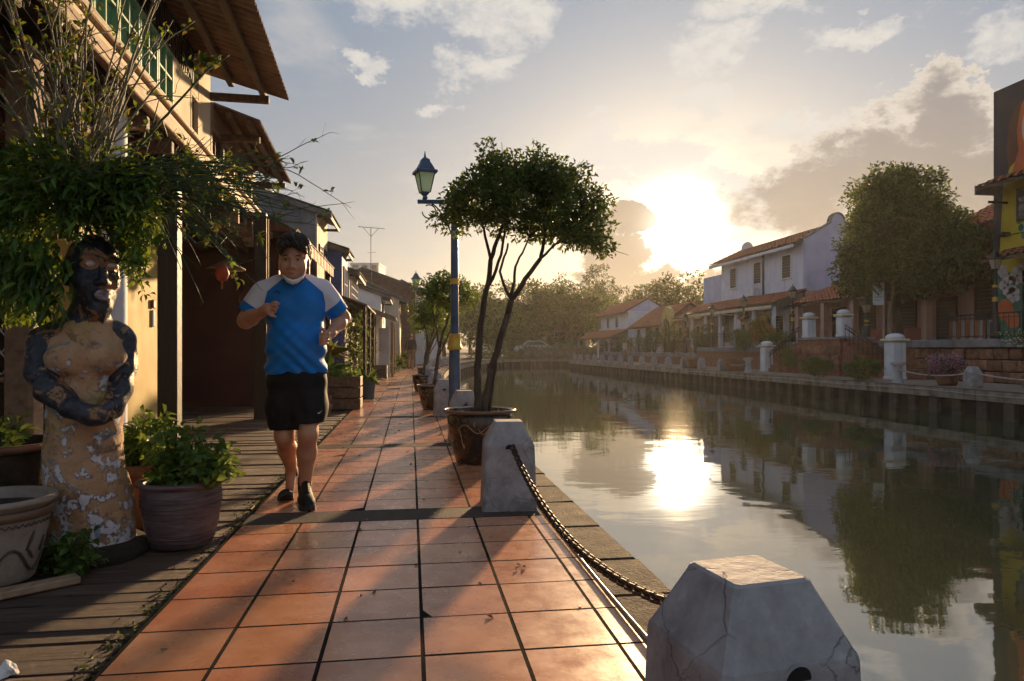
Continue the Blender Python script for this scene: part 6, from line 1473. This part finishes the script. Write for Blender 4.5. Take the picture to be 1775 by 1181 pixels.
rg = np.random.default_rng(44); P = np.stack([rg.uniform(-2.4, .75, 90), rg.uniform(1.6, 9, 90), np.full(90, .004)], 1); d = rg.normal(0, 1, (90, 3)); d[:, 2] *= .12
tag(leaf_mesh('fallen_leaves', P, d, .03, .014, [M['leaf_olive'], M['leaf_red'], M['timber_pale']], None, rg), 'few small fallen leaves scattered on deck and tiles', 'fallen leaves', kind='stuff')

# ================================================================== people
from mathutils.bvhtree import BVHTree
JZ = 4.33; jp = at(512, 870, JZ)
man = thing('person', 'runner in blue and white T-shirt, black shorts and black shoes, mask under chin', 'person', (jp.x, jp.y, 0), 0)
J, J_RZ = ray_frame(512, JZ); man.rotation_euler[2] = J_RZ; man.scale = (.95, 1, 1)
def smooth_noise(P, s, a): return a * (np.sin(P[..., 0] * s + 1.3 * np.sin(P[..., 2] * s * .7 + 1)) * np.sin(P[..., 2] * s * 1.1 + 1.7 * np.sin(P[..., 1] * s * .8)))
F = Field((-.46, -.5, -.02), (.46, .36, 1.7), .0065)
# legs
RK, RA = J(492, 756, -.06), J(505, 815, .17); LK, LA = J(535, 752, -.16), J(530, 838, -.06)
RH, LH = J(493, 662, .0), J(534, 662, .0)
F.chain([RH, RH * .5 + RK * .5, RK], [.1, .084, .06], .04); F.chain([RK, RK * .62 + RA * .38 + [0, .02, 0], RA], [.055, .058, .036], .03)
F.chain([LH, LH * .5 + LK * .5, LK], [.1, .084, .06], .04); F.chain([LK, LK * .62 + LA * .38 + [0, .02, 0], LA], [.055, .058, .036], .03)
F.ell(RK + [0, -.035, .005], (.04, .03, .045), .02); F.ell(LK + [0, -.035, .005], (.04, .03, .045), .02)
F.cap(RA, RA + [-.01, -.06, -.1], .034, .03, .02); F.cap(LA, LA + [0, -.06, -.06], .034, .03, .02)
# trunk
F.chain([J(513, 655), J(513, 600, -.02), J(512, 545), J(511, 515)], [.135, .14, .13, .12], .05, (1.15, .85, 1)); F.cap(J(460, 510), J(560, 510), .055, .055, .05)
F.cap(J(510, 505), J(509, 470, -.05), .062, .058, .03)
# arms
RE, RW = J(421, 556, .03), J(452, 541, -.2); LE, LW = J(599, 551, .07), J(577, 578, -.1)
F.chain([J(449, 507), RE * .45 + J(449, 507) * .55, RE], [.06, .056, .046], .03); F.chain([RE, RE * .65 + RW * .35, RW], [.048, .046, .03], .025)
F.chain([J(565, 505), LE * .45 + J(565, 505) * .55, LE], [.06, .056, .044], .03); F.chain([LE, LE * .65 + LW * .35, LW], [.046, .045, .03], .025)
# his right hand, fingers loosely curled with the index leading
F.ell(J(462, 535, -.245), (.036, .03, .031), .012); F.cap(RW, J(460, 536, -.24), .03, .03, .015)
for pts, r_ in (([J(468, 527, -.262), J(476, 524, -.275), J(483, 527, -.262)], .0092), ([J(469, 531, -.27), J(477, 530, -.288), J(480, 534, -.272)], .0094), ([J(469, 536, -.27), J(475, 537, -.288), J(476, 541, -.27)], .009), ([J(467, 541, -.264), J(471, 543, -.278), J(470, 546, -.262)], .0082), ([J(459, 541, -.262), J(467, 547, -.277), J(476, 549, -.272)], .0098)): F.chain(pts, [r_ * 1.08, r_, r_ * .82], .004)
# his left hand, fist with the thumb up
F.ell(J(566, 586, -.155), (.034, .03, .038), .012); F.cap(LW, J(568, 584, -.14), .03, .03, .015)
for k, (y, l) in enumerate(((578, 1.0), (584, 1.05), (590, 1.0), (595.5, .85))):
    F.chain([J(573 - k, y, -.185), J(564 - k * .6, y + 1, -.2), J(557, y + 1.5, -.182), J(561, y + 2, -.165)], [.0098, .0098, .009, .008], .003)
F.chain([J(570, 578, -.165), J(562, 571, -.185), J(557, 569, -.185)], [.0115, .0105, .009], .004)
# head
hc = J(508, 448, -.1)
def H(px, py, f): v = J(px, py, -.1); return np.array([v[0], -.1 - f, v[2]])
F.ell(hc + [.004, .02, .02], (.088, .105, .118), .03); F.ell(H(507, 468, .015), (.076, .078, .07), .04); F.ell(H(506, 481, .05), (.034, .03, .022), .03)
for x in (492, 521): F.ell(H(x, 465, .055), (.033, .03, .034), .025)
for x in (495.5, 516.5): F.ell(H(x, 453, .108), (.019, .02, .011), .012, None, 'cut')
for x0, x1 in ((489, 501), (512, 524)): F.cap(H(x0, 448, .075), H(x1, 447.5, .09), .009, .009, .014)
F.chain([H(506, 452, .088), H(505.5, 460, .096), H(505, 466, .106)], [.008, .0095, .0125], .012)
for x in (499.5, 510.5): F.ell(H(x, 467.5, .095), (.0095, .012, .0085), .009)
F.ell(H(505, 475, .083), (.021, .013, .005), .006); F.ell(H(505, 478, .081), (.018, .012, .0055), .006)
for x, y in ((484.5, 456), (535.5, 456)): F.ell(J(x, y, -.075), (.012, .022, .033), .01)
def lip_m(C):
    l = H(505, 476.4, .09); e = np.sqrt(((C[:, 0] - l[0]) / .0215) ** 2 + ((C[:, 2] - l[2]) / (.0095 + .002 * np.cos((C[:, 0] - l[0]) * 260))) ** 2); e[C[:, 1] > -.155] = 9; return 1 - e
m = M['skin'].copy(); m.name = 'skin_face'; t = m.node_tree; b = t.nodes['Principled BSDF']; a_ = t.nodes.new('ShaderNodeAttribute'); a_.attribute_name = 'lip'
old = E(t, b.inputs['Base Color'].links[0].from_socket); t.links.new(mixc(t, E(t, a_.outputs['Fac']).sstep(-.15, .35) * .8, old, (.34, .13, .1)).s, b.inputs['Base Color'])
F.mesh('body', m, None, man, 1, {'lip': lip_m})
# eyes and brows
mat('eye_dark', [(.02, .012, .01), (.03, .02, .016)], 5, 2, .2); mat('eye_white', [(.42, .36, .33), (.5, .44, .4)], 5, 2, .3)
for x in (495.5, 516.5):
    e_ = MB(); c_ = H(x, 453.2, .081); e_.lathe([(.001, -.009), (.009, -.006), (.0125, 0), (.009, .006), (.001, .009)], 12); o = e_.build('eye', M['eye_white'], man, True); o.location = c_; o.scale = (1.15, .8, .62)
    e_ = MB(); e_.lathe([(.001, -.005), (.0052, -.003), (.006, 0), (.0052, .003), (.001, .005)], 10); i_ = e_.build('iris', M['eye_dark'], o, True); i_.location = (-.0005, -.0096, 0); i_.scale = (1.1, .8, 1.6)
for (x0, y0, x1, y1) in ((488.5, 447.5, 501, 446.8), (511.5, 446.8, 525, 448)):
    mb = MB(); a, b_ = H(x0, y0, .083), H(x1, y1, .083); m_ = (a + b_) / 2 + [0, -.012, .004]; mb.tube([a, (a + m_) / 2 + [0, -.002, .001], m_, (m_ + b_) / 2 + [0, -.002, .001], b_], [.002, .0035, .004, .0035, .002], 6); mb.build('eyebrow', M['hair'], man, True)
# hair
G = Field((-.14, -.26, 1.40), (.16, .08, 1.70), .005)
c0 = J(510, 432, -.075); G.ell(c0 + [0, .01, .01], (.104, .118, .095), .02); G.ell(J(512, 445, -.02), (.1, .08, .1), .03)
G.ell(J(508, 414, -.12), (.075, .07, .032), .025); G.ell(J(525, 424, -.14), (.05, .05, .045), .02); G.ell(J(492, 424, -.13), (.04, .05, .035), .02)
G.ell(H(506, 459, .09), (.082, .11, .092), .012, None, 'cut'); G.ell(J(508, 492, -.12), (.12, .12, .09), .0, None, 'cut')
G.cap(H(512, 428, .1), H(522, 437, .1), .022, .011, .018); G.cap(H(524, 429, .09), H(532, 441, .08), .022, .010, .018); G.cap(H(498, 428, .1), H(494, 432, .1), .018, .010, .018); G.cap(H(489, 430, .085), H(486, 443, .06), .014, .007, .015)
def tuft(P, g): a = np.arctan2(P[..., 0] - c0[0], -(P[..., 1] - c0[1])); return g + .0026 * np.sin(a * 34 + np.sin(P[..., 2] * 40) * 1.5 + P[..., 2] * 70) + .0022 * np.sin(P[..., 0] * 210 + P[..., 2] * 160 + P[..., 1] * 90)
G.func(tuft); G.mesh('hair', M['hair'], None, man, 0)
# mask pulled under the chin
mb = MB(); mk = [J(486.5, 472, -.12), J(489.5, 479, -.155), J(497, 486, -.182), J(507, 489.5, -.192), J(517, 487, -.18), J(525.5, 480.5, -.15), J(531, 473, -.11)]
k = len(mk); vs_, fs_ = [], []
for i, p in enumerate(mk):
    f = i / (k - 1); hw = .006 + .009 * math.sin(math.pi * f); o_ = np.array([0, .0, 0])
    for (dy, dz) in ((-.006, hw), (-.014, 0), (-.006, -hw), (.006, -hw), (.006, hw)): vs_.append(tuple(p + [0, dy, dz]))
for i in range(k - 1):
    for j in range(5): fs_.append((i * 5 + j, i * 5 + (j + 1) % 5, (i + 1) * 5 + (j + 1) % 5, (i + 1) * 5 + j))
mb.add(vs_, fs_); msk = mb.build('face_mask', M['mask_white'], man, True, fix=True)
for a, b_ in ((mk[0], J(484.5, 453, -.075)), (mk[-1], J(536, 453, -.07))): mb = MB(); mb.tube([a, (a + b_) / 2 + [0, -.004, 0], b_], .0018, 5); mb.build('ear_loop', M['mask_white'], msk)
# T-shirt
T = Field((-.44, -.27, .76), (.44, .24, 1.40), .0062)
T.ell(J(511, 535), (.198, .128, .21), .03); T.ell(J(513, 598, -.035), (.188, .15, .18), .05); T.ell(J(515, 640, -.01), (.196, .138, .14), .05); T.ell(J(487, 535, -.06), (.08, .07, .09), .05); T.ell(J(535, 535, -.06), (.08, .07, .09), .05)
T.cap(J(462, 505), J(556, 504), .064, .064, .06); T.cap(J(485, 497, -.01), J(535, 497, -.01), .055, .055, .06)
SR0, SR1, SL0, SL1 = J(452, 508), J(427, 545, .01), J(563, 506), J(592, 543, .035)
T.cap(SR0, SR0 + (SR1 - SR0) * 1.25, .072, .073, .035); T.cap(SL0, SL0 + (SL1 - SL0) * 1.25, .072, .071, .035)
T.cap(J(510, 470, -.03), J(510, 499, -.03), .072, .07, .008, 'cut')
def folds(P, g):
    x, y, z = P[..., 0], P[..., 1], P[..., 2]
    w1 = np.sin((z * 1.0 + x * .75) * 62 + 2.2 * np.sin(x * 13 + z * 7)); w2 = np.sin((z - x * .9) * 55 + 2 * np.sin(x * 11 - z * 9)); low = np.clip((1.2 - z) / .3, .15, 1)
    g = g + .0105 * w1 * low * np.clip(.5 + 2.2 * x, .2, 1) + .0085 * w2 * low * np.clip(.5 - 2 * x, .2, 1) + smooth_noise(P, 24, .003)
    hem = .795 + .006 * np.sin(x * 9 + 1) - .01 * (y < 0); g = np.maximum(g, hem - z)
    for a, b_, s_ in ((SR0, SR1, -1), (SL0, SL1, 1)):
        d = (b_ - a) / np.linalg.norm(b_ - a); pl = (P - b_) @ d.astype(np.float32); reg = (x * s_ > .2); g = np.where(reg, np.maximum(g, pl), g)
    return g
T.func(folds)
def panel_a(C):
    r = np.full(len(C), -.1)
    for s_, a, b_ in ((-1, SR0, SR1), (1, SL0, SL1)):
        d = (b_ - a) / np.linalg.norm(b_ - a); t_ = (C - a) @ d
        edge = .186 - 1.2 * np.clip(C[:, 2] - 1.285, 0, 1) - .25 * np.clip(C[:, 2] - 1.22, 0, .065)
        r = np.maximum(r, np.minimum.reduce([C[:, 0] * s_ - np.maximum(edge, .06), .098 - t_, C[:, 2] - 1.17]))
    return r
m = M['shirt_blue'].copy(); m.name = 'shirt_two_tone'; t = m.node_tree; b = t.nodes['Principled BSDF']; a_ = t.nodes.new('ShaderNodeAttribute'); a_.attribute_name = 'panel'
old = E(t, b.inputs['Base Color'].links[0].from_socket); t.links.new(mixc(t, E(t, a_.outputs['Fac']).sstep(-.0012, .0012), old, (.68, .66, .74)).s, b.inputs['Base Color'])
sh_ = T.mesh('t_shirt', m, None, man, 1, {'panel': panel_a})
def decal(target, name, m, polys, off=.0025):
    me = target.data; bv = BVHTree.FromPolygons([v.co[:] for v in me.vertices], [p.vertices[:] for p in me.polygons]); mb = MB()
    for pl in polys:
        v = []
        for (px, py) in pl:
            q = J(px, py, -.12); hit = bv.ray_cast(Vector((q[0], -1, q[2])), Vector((0, 1, 0))); y = hit[0].y if hit[0] is not None else -.15; v.append((q[0], y - off, q[2]))
        k = len(v); mb.add(v + [(a, b_ + .001, c_) for a, b_, c_ in v], [tuple(range(k)), tuple(range(2 * k - 1, k - 1, -1))])
    return mb.build(name, m, target, fix=True)
decal(sh_, 'chest_logo', flat('logo_navy', (.004, .02, .1)), [[(473, 505), (479, 503.6), (484, 506), (483, 507.5), (479, 506), (475, 506.6)], [(480, 506), (483, 507.4), (483.5, 511), (482, 510)], [(475, 506), (477, 506.3), (474.5, 508.5), (473.6, 508)]])
# shorts
Q = Field((-.3, -.32, .38), (.3, .24, .88), .0065)
Q.ell(J(515, 655, -.01), (.178, .142, .12), .03); Q.chain([J(492, 668, -.01), J(491, 705, -.03), J(493, 765, -.05)], [.108, .104, .096], .05); Q.chain([J(538, 668, -.02), J(538, 705, -.075), J(535, 760, -.145)], [.108, .108, .1], .05); Q.cap(J(514, 670, -.03), J(514, 705, -.05), .11, .09, .05)
zr, zl = J(490, 744, -.05)[2], J(536, 733, -.12)[2]
def sfold(P, g):
    x, z = P[..., 0], P[..., 2]; g = g + .004 * np.sin(x * 75 + 2 * np.sin(z * 20)) * np.clip((.72 - z) * 4, 0, 1) + smooth_noise(P, 30, .0025)
    lim = np.where(x < .0 + .02, zr + .05 * (x + .1), zl + .02 * x); return np.maximum(np.maximum(g, lim - z), z - .855)
Q.func(sfold); so = Q.mesh('shorts', M['shorts_black'], None, man, 1)
decal(so, 'leg_logo', M['mask_white'], [[(552, 713.2), (554, 714.2), (561, 709.6), (554.5, 715.8), (552.4, 715.2)]])
mb = MB()
# shoes, built once with the toe towards -y
def shoe(parent, name='shoe'):
    U = Field((-.08, -.24, -.01), (.08, .13, .2), .005)
    U.ell((0, -.13, .045), (.05, .085, .045), .03); U.ell((0, -.03, .06), (.044, .08, .055), .03); U.ell((0, .055, .06), (.04, .045, .062), .03); U.cap((0, .03, .1), (0, .045, .135), .044, .045, .02); U.cap((0, -.1, .09), (0, -.01, .125), .012, .022, .02)
    U.cap((0, .03, .13), (0, .05, .2), .034, .036, .004, 'cut'); U.func(lambda P, g: np.maximum(g, .024 - P[..., 2]))
    o = U.mesh(name, M['shoe_black'], None, parent, 1)
    b_ = MB(); out = [(.03, .105), (.044, .07), (.042, .0), (.05, -.09), (.053, -.15), (.04, -.205), (.012, -.225), (-.02, -.222), (-.045, -.195), (-.053, -.14), (-.047, -.07), (-.04, 0), (-.044, .07), (-.03, .105), (0, .115)]
    k = len(out); v = [(x, y, z + (.018 * max(0, -y - .15) / .07)) for z in (0, .028) for x, y in out]; b_.add(v, [tuple(range(k - 1, -1, -1)), tuple(range(k, 2 * k))] + [(i, (i + 1) % k, k + (i + 1) % k, k + i) for i in range(k)]); b_.build('sole', M['shoe_sole'], o, fix=True)
    l_ = MB()
    for i in range(5): y = -.1 + i * .022; z = .098 + i * .0095; l_.tube([(-.022, y, z - .006), (0, y - .003, z + .006), (.022, y, z - .006)], .003, 5)
    l_.build('laces', M['shoe_sole'], o, True)
    return o
o = shoe(man); o.location = (LA[0], LA[1] - .02, 0); o.rotation_euler = (R(3), 0, R(4))
o = shoe(man); Mx = Matrix.Translation((RA[0] - .028, RA[1] - .15, .012)) @ Matrix.Rotation(R(8), 4, 'Z') @ Matrix.Rotation(R(-36), 4, 'X') @ Matrix.Translation((0, .2, 0)); o.matrix_local = Mx
for (k_, r_) in ((RA, .042), (LA, .042)): mb = MB(); mb.tube([k_ + np.array([0, 0, -.035]), k_ + np.array([0, 0, .004])], r_, 12); mb.build('sock', M['shoe_black'], man, True)
for c_ in (J(474, 533, -.282), J(562, 585, -.197)): mb = MB(); mb.tube([(c_[0] + .001, c_[1] + .0115 * math.cos(a), c_[2] + .0115 * math.sin(a)) for a in [R(30 * k) for k in range(13)]], .0022, 5, cap=False); mb.build('ring', M['steel'], man, True)

def passer(label, loc, rz, h, shirt, legs, seed, stride=.18, long=False, bare=True):
    w = thing('person', label, 'person', loc, rz); s = h / 1.72; F = Field((-.42, -.4, -.02), (.42, .4, 1.76), .018); v = lambda x, y, z: np.array([x, y, z])
    for sg, st in ((-1, stride), (1, -stride)):
        F.chain([v(sg * .09, 0, .9), v(sg * .1, -st * .5, .48), v(sg * .09, st * .4 - st, .09)] if False else [v(sg * .09, 0, .9), v(sg * .1, st * .55, .5), v(sg * .09, st, .08)], [.1, .065, .042], .03); F.cap(v(sg * .09, st + .02, .05), v(sg * .1, st - .14, .04), .045, .04, .02)
        F.chain([v(sg * .19, 0, 1.4), v(sg * .25, -st * .3 + .02, 1.14), v(sg * .24, -st * .6 - .06, .9)], [.062, .05, .032], .03); F.ell(v(sg * .24, -st * .6 - .08, .85), (.03, .04, .055), .02)
    F.chain([v(0, 0, .92), v(0, 0, 1.12), v(0, 0, 1.33)], [.135, .13, .13], .05, (1.2, .85, 1)); F.cap(v(-.15, 0, 1.39), v(.15, 0, 1.39), .06, .06, .05); F.cap(v(0, 0, 1.4), v(0, -.02, 1.55), .055, .055, .03); F.ell(v(0, -.02, 1.62), (.078, .095, .115), .02); F.ell(v(0, -.12, 1.6), (.015, .02, .02), .01)
    def mf(C): r = np.zeros(len(C), int); r[(C[:, 2] > .92) & (C[:, 2] < 1.46) & (np.abs(C[:, 0]) < .28)] = 1; r[(C[:, 2] > 1.05) & (C[:, 2] < 1.46)] = 1; r[(C[:, 2] <= .95) & (C[:, 2] > (.1 if long else .48)) & (np.abs(C[:, 0]) < .2)] = 2; r[C[:, 2] < .1] = 3; return r
    o = F.mesh('body', [M['skin'], M[shirt], M[legs], M['shoe_black']], mf, w); G = Field((-.13, -.16, 1.5), (.13, .14, 1.8), .016); G.ell((0, .0, 1.655), (.09, .105, .1), .02); G.ell((0, -.12, 1.58), (.1, .09, .1), .01, None, 'cut'); G.mesh('hair', M['hair'], None, w)
    w.scale = (s, s, s); return w
mat('khaki', [(.2, .12, .08), (.26, .17, .11)], 5, 4, .8); mat('tee_black', [(.012, .012, .014), (.02, .02, .022)], 5, 4, .8)
p = at(712, 642, 32.5); passer('person in black T-shirt and shorts walking away along the far path', (p.x, p.y, 0), R(175), 1.62, 'tee_black', 'khaki', 1)
p = at(1281, 600, 36.8); passer('person in white shirt standing on the porch of the white house', (p.x, p.y, 1.0), R(60), 1.65, 'shirt_white', 'tee_black', 2, .03, True)
p = at(1083, 630, 53); passer('distant person in pale pink shirt on the far promenade', (p.x, p.y, -.03), R(30), 1.65, 'panel_white', 'khaki', 3, .1, True)

# ================================================================== the hazy morning air
hz = MB(); hz.box(-60, 120, -14, 240, -2.2, 21.0)
hm = bpy.data.materials.new('haze'); hm.use_nodes = True; t = hm.node_tree; t.nodes.clear()
o_ = t.nodes.new('ShaderNodeOutputMaterial'); pv = t.nodes.new('ShaderNodeVolumePrincipled')
pv.inputs['Color'].default_value = (1.0, .95, .88, 1); pv.inputs['Density'].default_value = .00045; pv.inputs['Anisotropy'].default_value = .5
t.links.new(pv.outputs[0], o_.inputs['Volume'])
tag(hz.build('haze', hm), 'thin golden morning haze over the river', 'haze', kind='stuff')
